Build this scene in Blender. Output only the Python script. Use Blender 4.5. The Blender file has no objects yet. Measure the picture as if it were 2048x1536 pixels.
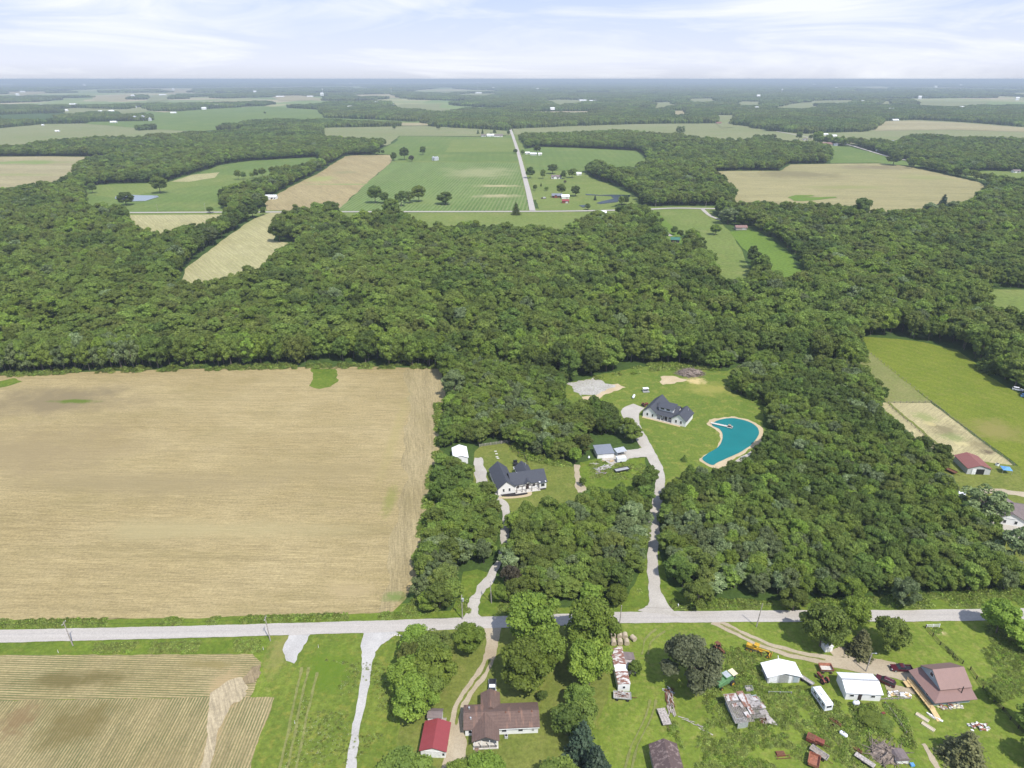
import bpy, math, random
import numpy as np
from mathutils import Vector, Matrix
R = math.radians
# ---------------------------------------------------------------- camera, sky, sun, exposure
S = bpy.context.scene
COL = S.collection
HC, PITCH, F = 150.0, R(24.08), 1365.0          # drone height, pitch below horizon, focal length in px of a 2048 px wide frame
cam_d = bpy.data.cameras.new('camera'); cam = bpy.data.objects.new('camera', cam_d); COL.objects.link(cam)
cam_d.sensor_width = 36; cam_d.lens = 36 * F / 2048; cam_d.clip_end = 200000; cam_d.clip_start = 1
cam.location = (0, 0, HC); cam.rotation_euler = (math.pi / 2 - PITCH, 0, 0)
S.camera = cam
S.view_settings.view_transform = 'Standard'; S.view_settings.look = 'None'
S.view_settings.gamma = 1; S.view_settings.exposure = EXPO = 0.4
SUNV = Vector((0.56 * math.cos(R(56)), -0.828 * math.cos(R(56)), math.sin(R(56)))).normalized()
sun_d = bpy.data.lights.new('sun', 'SUN'); sun = bpy.data.objects.new('sun', sun_d); COL.objects.link(sun)
sun_d.energy = 4.2; sun_d.angle = R(0.53); sun_d.color = (1.0, 0.955, 0.88)
sun.rotation_euler = SUNV.to_track_quat('Z', 'Y').to_euler()
W = bpy.data.worlds.new('World'); S.world = W; W.use_nodes = True
nt = W.node_tree; N = nt.nodes; LK = nt.links; N.clear()
def nd(tree, typ, ins=None, **kw):
    n = tree.nodes.new(typ)
    for k, v in kw.items(): setattr(n, k, v)
    for k, v in (ins or {}).items():
        if isinstance(v, bpy.types.NodeSocket): tree.links.new(v, n.inputs[k])
        else: n.inputs[k].default_value = v
    return n
def mth(t, op, a, b=0.0, c=0.0, clamp=False):
    n = t.nodes.new('ShaderNodeMath'); n.operation = op; n.use_clamp = clamp
    for i, v in enumerate((a, b, c)):
        if isinstance(v, bpy.types.NodeSocket): t.links.new(v, n.inputs[i])
        else: n.inputs[i].default_value = v
    return n.outputs[0]
def mixc(t, f, a, b, mode='MIX'):
    n = t.nodes.new('ShaderNodeMix'); n.data_type = 'RGBA'; n.blend_type = mode; n.clamp_factor = True
    for i, v in ((0, f), (6, a), (7, b)):
        if isinstance(v, bpy.types.NodeSocket): t.links.new(v, n.inputs[i])
        elif i == 0: n.inputs[0].default_value = v
        else: n.inputs[i].default_value = (*v[:3], 1)
    return n.outputs[2]
def ramp(t, f, stops):
    n = t.nodes.new('ShaderNodeValToRGB'); t.links.new(f, n.inputs[0]); e = n.color_ramp.elements
    while len(e) < len(stops): e.new(0.5)
    for i, (p, c) in enumerate(stops):
        e[i].position = p; e[i].color = (*c[:3], 1) if hasattr(c, '__len__') else (c, c, c, 1)
    return n.outputs[0]
sky = nd(nt, 'ShaderNodeTexSky', sky_type='NISHITA', sun_disc=False, sun_elevation=R(56), sun_rotation=math.atan2(SUNV.x, SUNV.y), altitude=200, air_density=1.0, dust_density=1.2, ozone_density=2.5)
tc = nd(nt, 'ShaderNodeTexCoord'); sep = nd(nt, 'ShaderNodeSeparateXYZ', {0: tc.outputs['Generated']})
zz = mth(nt, 'MAXIMUM', sep.outputs[2], 0.0)
cvec = nd(nt, 'ShaderNodeCombineXYZ', {0: mth(nt, 'MULTIPLY', sep.outputs[0], 4.0), 1: mth(nt, 'MULTIPLY', sep.outputs[1], 4.0), 2: mth(nt, 'MULTIPLY', zz, 11.0)}).outputs[0]
mp = nd(nt, 'ShaderNodeMapping', {0: cvec, 'Rotation': (0, R(28), 0), 'Scale': (0.55, 1, 1.5)})
cn = nd(nt, 'ShaderNodeTexNoise', {'Vector': mp.outputs[0], 'Scale': 1.15, 'Detail': 10, 'Roughness': 0.62, 'Distortion': 1.1})
cn2 = nd(nt, 'ShaderNodeTexNoise', {'Vector': cvec, 'Scale': 0.55, 'Detail': 3, 'Roughness': 0.5})
cl = ramp(nt, mth(nt, 'MULTIPLY', cn.outputs[0], mth(nt, 'ADD', cn2.outputs[0], 0.5)), [(0.44, 0.0), (0.66, 1.0)])
base_sky = ramp(nt, zz, [(0.0, (0.62, 0.65, 0.70)), (0.018, (0.72, 0.76, 0.84)), (0.10, (0.53, 0.63, 0.87)), (0.6, (0.28, 0.42, 0.75))])
base_sky = mixc(nt, 0.9, sky.outputs[0], mixc(nt, 1.0, base_sky, (9.6, 9.6, 10.2), 'MULTIPLY'))
skyc = mixc(nt, mth(nt, 'MULTIPLY', cl, 0.85), base_sky, (8.1, 8.3, 8.7))
bg = nd(nt, 'ShaderNodeBackground', {'Color': skyc, 'Strength': 0.095})
LK.new(bg.outputs[0], nd(nt, 'ShaderNodeOutputWorld').inputs[0])
S.cycles.max_bounces = 6; S.cycles.diffuse_bounces = 3; S.cycles.volume_bounces = 0; S.cycles.transmission_bounces = 3
S.cycles.use_denoising = True
S.cycles.sample_clamp_indirect = 4
# ---------------------------------------------------------------- measuring: a photograph pixel (2048 x 1536) and a height give a place
def G(x, y, h=0.0):
    u = (x - 1024) / F; v = (y - 768) / F
    t = (HC - h) / (math.sin(PITCH) + v * math.cos(PITCH))
    return Vector((u * t, (math.cos(PITCH) - v * math.sin(PITCH)) * t, h))
def PX(x, y, z):                                   # numpy: place -> pixel
    dz = HC - z; dep = y * math.cos(PITCH) + dz * math.sin(PITCH); up = -dz * math.cos(PITCH) + y * math.sin(PITCH)
    return 1024 + x / dep * F, 768 - up / dep * F, dep
rnd = random.Random(7)
# ---------------------------------------------------------------- tags, meshes
def tag(o, label=None, cat=None, group=None, kind=None):
    if label: o['label'] = label
    if cat: o['category'] = cat
    if group: o['group'] = group
    if kind: o['kind'] = kind
    return o
def link(o, parent=None):
    COL.objects.link(o)
    if parent is not None: o.parent = parent
    return o
def empty(name, loc, rz=0.0, label=None, cat=None, group=None):
    o = bpy.data.objects.new(name, None); o.empty_display_size = 0.5
    o.location = loc; o.rotation_euler = (0, 0, rz); link(o)
    return tag(o, label, cat, group)
class MB:
    def __init__(s): s.v = []; s.f = []
    def add(s, vs, fs):
        b = len(s.v); s.v += [tuple(p) for p in vs]; s.f += [tuple(i + b for i in q) for q in fs]; return s
    def box(s, cx, cy, cz, sx, sy, sz, rz=0, tx=1, ty=1, tilt=0, tilty=0):
        m = Matrix.Translation((cx, cy, cz)) @ Matrix.Rotation(rz, 4, 'Z') @ Matrix.Rotation(tilt, 4, 'X') @ Matrix.Rotation(tilty, 4, 'Y')
        vs = [m @ Vector((a * sx / 2 * (tx if c > 0 else 1), b * sy / 2 * (ty if c > 0 else 1), c * sz / 2)) for c in (-1, 1) for a, b in ((-1, -1), (1, -1), (1, 1), (-1, 1))]
        return s.add(vs, [(3, 2, 1, 0), (4, 5, 6, 7), (0, 1, 5, 4), (1, 2, 6, 5), (2, 3, 7, 6), (3, 0, 4, 7)])
    def cyl(s, p0, p1, r0, r1=None, n=10, cap=True):
        r1 = r0 if r1 is None else r1; p0 = Vector(p0); p1 = Vector(p1); d = (p1 - p0).normalized()
        a = d.orthogonal().normalized(); b = d.cross(a)
        vs = [p + (a * math.cos(2 * math.pi * k / n) + b * math.sin(2 * math.pi * k / n)) * r for p, r in ((p0, r0), (p1, r1)) for k in range(n)]
        fs = [(k, (k + 1) % n, n + (k + 1) % n, n + k) for k in range(n)]
        if cap: fs += [tuple(range(n))[::-1], tuple(range(n, 2 * n))]
        return s.add(vs, fs)
    def path(s, pts, r, n=5):
        for a, b in zip(pts, pts[1:]): s.cyl(a, b, r, r, n)
        return s
    def prof(s, pts, y0, y1, inset=0.0, ax='y'):      # a side profile (x, z) swept across y (or x)
        n = len(pts); f = (lambda x, y, z: (x, y, z)) if ax == 'y' else (lambda x, y, z: (y, x, z))
        s.add([f(x, y0, z) for x, z in pts] + [f(x, y1, z) for x, z in pts], [tuple(range(n))[::-1] if ax == 'x' else tuple(range(n)), tuple(range(n, 2 * n)) if ax == 'x' else tuple(range(n, 2 * n))[::-1]] + [((k + 1) % n, k, n + k, n + (k + 1) % n) for k in range(n)])
        return s
    def build(s, name, mat, parent=None, smooth=False):
        me = bpy.data.meshes.new(name); me.from_pydata(s.v, [], s.f); me.validate()
        me.materials.append(mat)
        if smooth: me.shade_smooth()
        o = bpy.data.objects.new(name, me); return link(o, parent)
def blob(mb, cx, cy, cz, rx, ry, rz_, seed=0, nu=12, nv=8, rough=0.12):
    r = random.Random(seed); vs = []; 
    for j in range(nv + 1):
        for i in range(nu):
            a = 2 * math.pi * i / nu; b = math.pi * j / nv - math.pi / 2; k = 1 + r.uniform(-rough, rough)
            vs.append((cx + rx * k * math.cos(b) * math.cos(a), cy + ry * k * math.cos(b) * math.sin(a), cz + rz_ * k * math.sin(b)))
    return mb.add(vs, [(j * nu + i, j * nu + (i + 1) % nu, (j + 1) * nu + (i + 1) % nu, (j + 1) * nu + i) for j in range(nv) for i in range(nu)])
# ---------------------------------------------------------------- materials
def newmat(name):
    m = bpy.data.materials.new(name); m.use_nodes = True; t = m.node_tree; t.nodes.clear()
    o = t.nodes.new('ShaderNodeOutputMaterial'); p = t.nodes.new('ShaderNodeBsdfPrincipled'); t.links.new(p.outputs[0], o.inputs[0])
    p.inputs['Specular IOR Level'].default_value = 0.25
    return m, t, p, o
def noise(t, scale, detail=4, rough=0.55, vec=None, dist=0.0):
    if vec is None: vec = wpos(t)
    return nd(t, 'ShaderNodeTexNoise', {'Vector': vec, 'Scale': scale, 'Detail': detail, 'Roughness': rough, 'Distortion': dist}).outputs[0]
def wpos(t): return nd(t, 'ShaderNodeNewGeometry').outputs['Position']
def opos(t): return nd(t, 'ShaderNodeTexCoord').outputs['Object']
def mapv(t, v, sc=(1, 1, 1), rz=0.0, loc=(0, 0, 0)):
    return nd(t, 'ShaderNodeMapping', {0: v, 'Scale': sc, 'Rotation': (0, 0, rz), 'Location': loc}).outputs[0]
def bump(t, p, h, strength=0.4, dist=0.2):
    b = nd(t, 'ShaderNodeBump', {'Height': h, 'Strength': strength, 'Distance': dist}); t.links.new(b.outputs[0], p.inputs['Normal'])
def cset(t, p, c, name='Base Color'):
    if isinstance(c, bpy.types.NodeSocket): t.links.new(c, p.inputs[name])
    else: p.inputs[name].default_value = (*c[:3], 1)
def plain(name, c, rough=0.6, metal=0.0, var=0.12, scale=2.0, spec=0.3):
    m, t, p, o = newmat(name); n = noise(t, scale, 4, 0.6, opos(t))
    c2 = tuple(x * (1 - 2 * var) for x in c); c1 = tuple(min(1, x * (1 + var)) for x in c)
    cset(t, p, ramp(t, n, [(0.3, c2), (0.7, c1)])); p.inputs['Roughness'].default_value = rough; p.inputs['Metallic'].default_value = metal
    p.inputs['Specular IOR Level'].default_value = spec
    return m
def blotches(t, c, items):                         # soil, weed and other toned patches of a field: (px, py, radius px, squash px, colour, strength)
    for (px, py, rx, ry, bc, st) in items:
        g = G(px, py); a = (G(px + rx, py) - g).length; b = (G(px, py + ry) - G(px, py - ry)).length / 2
        v = mapv(t, wpos(t), (1, 1, 1), 0, (-g.x, -g.y, 0)); v = nd(t, 'ShaderNodeVectorMath', {0: v, 1: (1 / a, 1 / b, 0)}, operation='MULTIPLY').outputs[0]
        l = nd(t, 'ShaderNodeVectorMath', {0: v}, operation='LENGTH').outputs['Value']
        w = noise(t, 2.2 / a, 6, 0.7); l2 = mth(t, 'ADD', l, mth(t, 'MULTIPLY', mth(t, 'SUBTRACT', w, 0.5), 2.2))
        f = mth(t, 'MULTIPLY', ramp(t, l2, [(0.3, 1.0), (1.25, 0.0)]), min(1.0, st * 1.35))
        c = mixc(t, f, c, bc)
    return c
def grass(name, a, b, c=None, s=1.0, items=(), lines=None, far=1.0):
    m, t, p, o = newmat(name)
    n1 = noise(t, 0.035 * s / far, 6, 0.65); n2 = noise(t, 0.9 / far, 5, 0.75); n3 = noise(t, 0.16 * s / far, 4, 0.6)
    col = mixc(t, ramp(t, n1, [(0.35, 0.0), (0.65, 1.0)]), a, b)
    col = mixc(t, ramp(t, n3, [(0.5, 0.0), (0.72, 0.7)]), col, c or tuple(x * 1.25 for x in b))
    if lines:
        v = mapv(t, wpos(t), (1, 1, 1), lines[1]); w = nd(t, 'ShaderNodeTexWave', {'Vector': v, 'Scale': lines[0], 'Distortion': 1.5, 'Detail': 2, 'Detail Scale': 0.3}, bands_direction='X').outputs[1]
        col = mixc(t, mth(t, 'MULTIPLY', w, lines[2]), col, tuple(x * 0.72 for x in a))
    col = mixc(t, 1.0, col, ramp(t, n2, [(0.3, 0.66), (0.7, 1.22)]), 'MULTIPLY')
    col = blotches(t, col, items)
    cset(t, p, col); p.inputs['Roughness'].default_value = 0.95; p.inputs['Specular IOR Level'].default_value = 0.08
    bump(t, p, n2, 0.5, 0.25 * far)
    return m
def stubble(name, a, b, rz, items=(), streak=0.12, far=1.0, rows=0.0, rowc=None, spacing=0.76, rowmix=0.6):
    m, t, p, o = newmat(name)
    v = mapv(t, wpos(t), (1, 1, 1), rz); vs = mapv(t, v, (0.03, 1, 1))
    n1 = noise(t, 0.02 / far, 5, 0.6); n2 = noise(t, streak / far * 4, 6, 0.8, vs); n3 = noise(t, 1.1 / far, 5, 0.85); n4 = noise(t, 2.6 / far, 3, 0.7, mapv(t, v, (0.06, 1, 1)))
    col = mixc(t, ramp(t, n1, [(0.3, 0.0), (0.7, 1.0)]), a, b)
    col = mixc(t, 1.0, col, ramp(t, n2, [(0.3, 0.80), (0.7, 1.13)]), 'MULTIPLY')
    col = mixc(t, 1.0, col, ramp(t, n3, [(0.3, 0.68), (0.7, 1.24)]), 'MULTIPLY')
    col = mixc(t, 1.0, col, ramp(t, n4, [(0.35, 0.80), (0.65, 1.16)]), 'MULTIPLY')
    col = mixc(t, ramp(t, noise(t, 0.06 / far, 5, 0.7, mapv(t, v, (0.35, 1, 1))), [(0.5, 0.0), (0.75, 0.5)]), col, tuple(x * y for x, y in zip(a, (0.72, 0.76, 0.70))))
    if rows:
        w = nd(t, 'ShaderNodeTexWave', {'Vector': mapv(t, v, (1, 1, 1)), 'Scale': 0.314 / spacing, 'Distortion': 0.25, 'Detail': 2, 'Detail Scale': 2.0}, bands_direction='Y').outputs[1]
        g = noise(t, 0.05, 4, 0.65)
        col = mixc(t, mth(t, 'MULTIPLY', ramp(t, w, [(0.45, 0.0), (0.75, 1.0)]), ramp(t, g, [(0.3, rows * 0.35), (0.65, rows)])), col, rowc)
    col = blotches(t, col, items)
    cset(t, p, col); p.inputs['Roughness'].default_value = 0.95; p.inputs['Specular IOR Level'].default_value = 0.08
    bump(t, p, n3, 0.35, 0.15 * far)
    return m
def gravel(name, a, b, tracks=False):
    m, t, p, o = newmat(name)
    n1 = noise(t, 0.12, 5, 0.6); n2 = noise(t, 2.5, 4, 0.85)
    if tracks: n1 = noise(t, 0.55, 6, 0.7, mapv(t, wpos(t), (0.02, 1, 1), R(1)))
    col = mixc(t, ramp(t, n1, [(0.3, 0.0), (0.7, 1.0)]), a, b)
    col = mixc(t, 1.0, col, ramp(t, n2, [(0.3, 0.78), (0.7, 1.15)]), 'MULTIPLY')
    cset(t, p, col); p.inputs['Roughness'].default_value = 0.9; p.inputs['Specular IOR Level'].default_value = 0.1
    bump(t, p, n2, 0.4, 0.05); return m
def shingle(name, a, b, streaks=None):
    m, t, p, o = newmat(name); n = noise(t, 1.2, 6, 0.8, opos(t)); n2 = noise(t, 9, 3, 0.7, opos(t))
    v = mapv(t, opos(t), (0.6, 0.6, 6.0))
    col = mixc(t, ramp(t, n, [(0.3, 0.0), (0.7, 1.0)]), a, b); col = mixc(t, 1.0, col, ramp(t, n2, [(0.3, 0.85), (0.7, 1.15)]), 'MULTIPLY')
    w = nd(t, 'ShaderNodeTexWave', {'Vector': opos(t), 'Scale': 1.1, 'Distortion': 0.6}, bands_direction='Z').outputs[1]
    col = mixc(t, mth(t, 'MULTIPLY', w, 0.18), col, tuple(x * 0.5 for x in a))
    if streaks: col = mixc(t, ramp(t, noise(t, 0.8, 3, 0.6, mapv(t, opos(t), (1.0, 0.12, 0.3))), [(0.56, 0.0), (0.68, 0.6)]), col, streaks)
    cset(t, p, col); p.inputs['Roughness'].default_value = 0.85; bump(t, p, n2, 0.3, 0.04); return m
def metal_roof(name, a, axis='X', rust=None, rustamt=0.5, patch=1.0, ribs=2.2):
    m, t, p, o = newmat(name); w = nd(t, 'ShaderNodeTexWave', {'Vector': opos(t), 'Scale': ribs}, bands_direction=axis).outputs[1]
    n = noise(t, 0.9 * patch, 5, 0.65, mapv(t, opos(t), (1.0, 0.5, 1) if axis == 'X' else (0.5, 1, 1)))
    col = mixc(t, ramp(t, n, [(0.3, 0.0), (0.7, 0.5)]), a, tuple(x * 0.8 for x in a))
    if rust: col = mixc(t, ramp(t, n, [(0.62 - rustamt * 0.3, 0.0), (0.70 - rustamt * 0.3, 1.0)]), col, rust)
    col = mixc(t, mth(t, 'MULTIPLY', ramp(t, w, [(0.75, 0.0), (1.0, 1.0)]), 0.35), col, tuple(x * 0.55 for x in a))
    cset(t, p, col); p.inputs['Roughness'].default_value = 0.5; bump(t, p, w, 0.4, 0.03); return m
def siding(name, a, axis='Z'):
    m, t, p, o = newmat(name); w = nd(t, 'ShaderNodeTexWave', {'Vector': opos(t), 'Scale': 1.6}, bands_direction=axis).outputs[1]
    n = noise(t, 0.7, 5, 0.6, opos(t))
    col = mixc(t, ramp(t, n, [(0.3, 0.0), (0.8, 0.4)]), a, tuple(x * 0.72 for x in a)); col = mixc(t, mth(t, 'MULTIPLY', ramp(t, w, [(0.8, 0.0), (1.0, 1.0)]), 0.25), col, tuple(x * 0.6 for x in a))
    cset(t, p, col); p.inputs['Roughness'].default_value = 0.6; return m
M = {}
M['road'] = gravel('road_asphalt', (0.37, 0.34, 0.305), (0.45, 0.42, 0.38), True)
M['gravel'] = gravel('pale_gravel', (0.36, 0.33, 0.285), (0.45, 0.42, 0.37))
M['whitegravel'] = gravel('white_gravel', (0.38, 0.365, 0.345), (0.48, 0.465, 0.44))
M['dirt'] = gravel('dirt_track', (0.33, 0.27, 0.185), (0.42, 0.36, 0.26))
M['clay'] = gravel('clay_bank', (0.42, 0.33, 0.20), (0.50, 0.41, 0.27))
M['mulch'] = plain('dark_mulch', (0.03, 0.025, 0.025), 0.9)
M['concrete'] = plain('concrete', (0.55, 0.52, 0.47), 0.8)
M['glass'] = plain('window_glass', (0.03, 0.035, 0.04), 0.12, 0, 0.1, 1, 0.6)
M['white'] = siding('white_siding', (0.80, 0.80, 0.79)); M['trim'] = plain('white_trim', (0.8, 0.8, 0.8), 0.5)
M['board'] = siding('white_batten_siding', (0.80, 0.79, 0.77), 'X')
M['palewall'] = siding('grey_sheet_wall', (0.50, 0.51, 0.50), 'X'); M['greywall'] = siding('grey_siding', (0.36, 0.42, 0.45))
M['tan'] = siding('tan_siding', (0.5, 0.42, 0.33)); M['brick'] = plain('brown_brick', (0.22, 0.15, 0.11), 0.8)
M['charcoal'] = shingle('charcoal_shingles', (0.055, 0.06, 0.075), (0.075, 0.08, 0.095))
M['brownroof'] = shingle('brown_shingles', (0.115, 0.075, 0.062), (0.17, 0.115, 0.095), (0.30, 0.17, 0.12))
M['greyroof'] = shingle('weathered_grey_shingles', (0.15, 0.12, 0.12), (0.22, 0.18, 0.17))
M['redroof'] = metal_roof('red_metal_roof', (0.27, 0.055, 0.06), 'Y')
M['maroonroof'] = metal_roof('maroon_metal_roof', (0.25, 0.10, 0.085), 'Y')
M['farmroof'] = metal_roof('dusty_maroon_metal_roof', (0.25, 0.155, 0.135), 'X')
M['whiteroof'] = metal_roof('white_metal_roof', (0.82, 0.83, 0.84), 'X'); M['whiteroof_y'] = metal_roof('white_metal_roof_across', (0.85, 0.85, 0.86), 'Y')
M['bluegreyroof'] = metal_roof('blue_grey_metal_roof', (0.20, 0.22, 0.26), 'X')
M['rustroof'] = metal_roof('rusty_metal_roof', (0.50, 0.48, 0.47), 'X', (0.20, 0.09, 0.055), 0.55, 0.7)
M['rustroof_y'] = metal_roof('rusty_banded_roof', (0.62, 0.60, 0.58), 'Y', (0.22, 0.10, 0.07), 0.62, 1.2, 0.55)
M['brownmetal'] = metal_roof('brown_metal_roof', (0.115, 0.08, 0.075), 'Y', (0.25, 0.19, 0.17), 0.3, 1.5)
M['greenroof'] = plain('green_metal_roof', (0.05, 0.16, 0.12), 0.5)
M['darkwood'] = plain('dark_stained_wood', (0.05, 0.035, 0.03), 0.8); M['wood'] = plain('weathered_wood', (0.30, 0.26, 0.22), 0.9, 0, 0.25)
M['newwood'] = plain('fresh_lumber', (0.55, 0.40, 0.20), 0.8); M['greywood'] = plain('grey_boards', (0.40, 0.36, 0.33), 0.9, 0, 0.3, 3)
M['tyre'] = plain('tyre_rubber', (0.025, 0.025, 0.026), 0.85); M['steel'] = plain('dull_steel', (0.42, 0.42, 0.42), 0.5, 0.3)
M['rust'] = plain('rusted_iron', (0.16, 0.07, 0.04), 0.85, 0, 0.3, 4); M['galv'] = plain('galvanised_steel', (0.55, 0.57, 0.58), 0.4, 0.4)
def paint(n, c, r=0.3): return plain(n, c, r, 0, 0.05, 1.0, 0.6)
M['wpaint'] = paint('white_paint', (0.78, 0.80, 0.83)); M['maroon'] = paint('maroon_paint', (0.075, 0.012, 0.02), 0.25)
M['blackpaint'] = paint('black_cover', (0.015, 0.015, 0.018), 0.5)
M['redpaint'] = plain('faded_red_paint', (0.22, 0.065, 0.045), 0.6, 0, 0.25, 2); M['orangepaint'] = plain('faded_orange_paint', (0.32, 0.13, 0.08), 0.6, 0, 0.25, 2)
M['yellow'] = plain('old_yellow_paint', (0.55, 0.33, 0.03), 0.5, 0, 0.25, 2); M['green'] = plain('faded_green_paint', (0.13, 0.27, 0.12), 0.5, 0, 0.2, 2)
M['cream'] = plain('cream_paint', (0.68, 0.62, 0.42), 0.6); M['blue'] = plain('blue_tarp', (0.12, 0.32, 0.62), 0.5); M['hay'] = plain('grey_hay', (0.48, 0.40, 0.29), 0.95, 0, 0.25, 6)
M['bark'] = plain('bark', (0.16, 0.135, 0.11), 0.9, 0, 0.25, 3); M['deadwood'] = plain('dead_branches', (0.25, 0.20, 0.165), 0.9, 0, 0.35, 1)
M['oldsheet'] = plain('weathered_sheet_metal', (0.36, 0.33, 0.31), 0.6, 0.1, 0.3, 1.5)
M['bin'] = plain('grain_bin_steel', (0.55, 0.57, 0.60), 0.45, 0.2)
# ---------------------------------------------------------------- the ground and its fields
from mathutils.geometry import tessellate_polygon
OPEN = []                                          # outlines (metres) where no wood grows
def world_poly(pts, curve=False):
    P = [G(*p).to_2d() for p in pts]
    if curve:                                      # round the outline (Catmull-Rom)
        Q = []; n = len(P)
        for i in range(n):
            a, b, c, d = P[i - 1], P[i], P[(i + 1) % n], P[(i + 2) % n]
            for k in range(6):
                t = k / 6; Q.append(0.5 * ((2 * b) + (c - a) * t + (2 * a - 5 * b + 4 * c - d) * t * t + (3 * b - a - 3 * c + d) * t ** 3))
        P = Q
    return P
ZN = [0]
def sheet(name, pts, mat, z=0.02, jit=0.0, step=3.0, curve=False, opened=True, seed=1, kind='structure', world=None):
    ZN[0] += 1; z = z + ZN[0] * 0.0011                # no two sheets in one plane
    P = world if world is not None else world_poly(pts, curve)
    if jit:
        r = random.Random(seed); Q = []; ph = [r.uniform(0, 6.28) for _ in range(6)]; s = 0
        for a, b in zip(P, P[1:] + P[:1]):
            d = b - a; n = max(1, min(400, int(d.length / step))); nrm = Vector((-d.y, d.x)).normalized() if d.length > 1e-6 else Vector((0, 0))
            for k in range(n):
                s += d.length / n; w = math.sin(s / step * 0.31 + ph[0]) * 0.5 + math.sin(s / step * 0.83 + ph[1]) * 0.35 + r.uniform(-0.5, 0.5)
                Q.append(a + d * (k / n) + nrm * w * jit)
        P = Q
    me = bpy.data.meshes.new(name)
    tri = tessellate_polygon([[Vector((p.x, p.y, 0)) for p in P]])
    up = []
    for a, b, c in tri:
        ar = (P[b] - P[a]).cross(P[c] - P[a]); up.append((a, b, c) if ar > 0 else (a, c, b))
    me.from_pydata([(p.x, p.y, z) for p in P], [], up); me.materials.append(mat)
    o = link(bpy.data.objects.new(name, me)); tag(o, kind=kind)
    if opened: OPEN.append(np.array([(p.x, p.y) for p in P]))
    return o
def strip(name, pts, mat, z=0.05, width=None, jit=0.0, opened=True, seed=1):
    """a lane along a centre line; width in metres, or (x, y, width) points"""
    C = [(G(p[0], p[1]).to_2d(), (p[2] if len(p) > 2 else width)) for p in pts]; Q = []
    for i in range(len(C) - 1):
        a, b, c, d = C[max(0, i - 1)], C[i], C[i + 1], C[min(len(C) - 1, i + 2)]
        for k in range(5):
            t = k / 5; Q.append((0.5 * ((2 * b[0]) + (c[0] - a[0]) * t + (2 * a[0] - 5 * b[0] + 4 * c[0] - d[0]) * t * t + (3 * b[0] - a[0] - 3 * c[0] + d[0]) * t ** 3), b[1] + (c[1] - b[1]) * t))
    Q.append(C[-1]); L = []; Rr = []
    for i, (p, w) in enumerate(Q):
        d = (Q[min(i + 1, len(Q) - 1)][0] - Q[max(i - 1, 0)][0]).normalized(); n = Vector((-d.y, d.x)) * w / 2
        L.append(p + n); Rr.append(p - n)
    return sheet(name, None, mat, z, jit, 1.2 if jit else 5, opened=opened, seed=seed, world=L + Rr[::-1])
T = 15.0
# base ground: one sheet to the horizon
gx = [0]; 
while gx[-1] < 70000: gx.append(gx[-1] + max(60, gx[-1] * 0.22))
xs = sorted(set([-a for a in gx] + gx)); ys = [a - 600 for a in gx]; ys = [-3000, -1500] + ys
me = bpy.data.meshes.new('ground')
me.from_pydata([(x, y, 0) for y in ys for x in xs], [], [(j * len(xs) + i, j * len(xs) + i + 1, (j + 1) * len(xs) + i + 1, (j + 1) * len(xs) + i) for j in range(len(ys) - 1) for i in range(len(xs) - 1)])
M['floor'] = grass('woodland_floor', (0.045, 0.075, 0.018), (0.06, 0.10, 0.022), s=2.0)
def farmland(m):                                   # past 3.6 km the open ground between the woods is a patchwork of fields
    t = m.node_tree; p = next(n for n in t.nodes if n.type == 'BSDF_PRINCIPLED'); c = p.inputs['Base Color'].links[0].from_socket
    v = mapv(t, wpos(t), (1 / 420, 1 / 700, 1)); vo = nd(t, 'ShaderNodeTexVoronoi', {'Vector': v, 'Scale': 1.0}, distance='CHEBYCHEV').outputs['Color']
    k = nd(t, 'ShaderNodeSeparateXYZ', {0: vo}).outputs[0]
    f = ramp(t, k, [(0.0, (0.13, 0.19, 0.06)), (0.35, (0.23, 0.26, 0.11)), (0.6, (0.16, 0.22, 0.07)), (0.75, (0.36, 0.31, 0.19)), (0.9, (0.28, 0.28, 0.13))]); y = nd(t, 'ShaderNodeSeparateXYZ', {0: wpos(t)}).outputs[1]
    cset(t, p, mixc(t, mth(t, 'GREATER_THAN', y, 3600.0), c, f))
farmland(M['floor'])
me.materials.append(M['floor']); tag(link(bpy.data.objects.new('ground', me)), kind='structure')
GR = dict(a=(0.115, 0.175, 0.028), b=(0.15, 0.215, 0.035))
M['verge'] = grass('verge_grass', (0.090, 0.138, 0.018), (0.132, 0.184, 0.025), (0.191, 0.204, 0.041), 2)
M['lawn'] = grass('mown_lawn', (0.122, 0.153, 0.030), (0.165, 0.184, 0.041), (0.202, 0.204, 0.057), 2)
M['lawn2'] = grass('house_lawn', (0.106, 0.158, 0.025), (0.143, 0.184, 0.031), (0.244, 0.235, 0.057), 1.6, [(1420, 778, 60, 16, (0.275, 0.255, 0.066), 0.5), (1390, 762, 26, 8, (0.487, 0.388, 0.180), 0.9)])
M['yard'] = grass('farmyard_grass', (0.122, 0.173, 0.025), (0.169, 0.219, 0.033), (0.244, 0.235, 0.066), 3, [(1506, 1326, 15, 6, (0.445, 0.367, 0.180), 0.9), (1512, 1300, 22, 6, (0.403, 0.337, 0.164), 0.7), (1880, 1265, 14, 6, (0.445, 0.367, 0.197), 0.6)])
M['meadow'] = grass('rough_meadow', (0.106, 0.153, 0.023), (0.159, 0.204, 0.033), (0.255, 0.235, 0.049), 3, [(655, 1340, 60, 60, (0.096, 0.158, 0.016), 0.6), (560, 1300, 30, 60, (0.255, 0.224, 0.082), 0.4)], (0.10, R(8), 0.25))
M['pasture'] = grass('bright_pasture', (0.132, 0.171, 0.020), (0.165, 0.197, 0.025), (0.200, 0.201, 0.047), 1.5, [(1990, 860, 70, 25, (0.219, 0.193, 0.062), 0.6)], (0.05, R(-35), 0.2))
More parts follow.
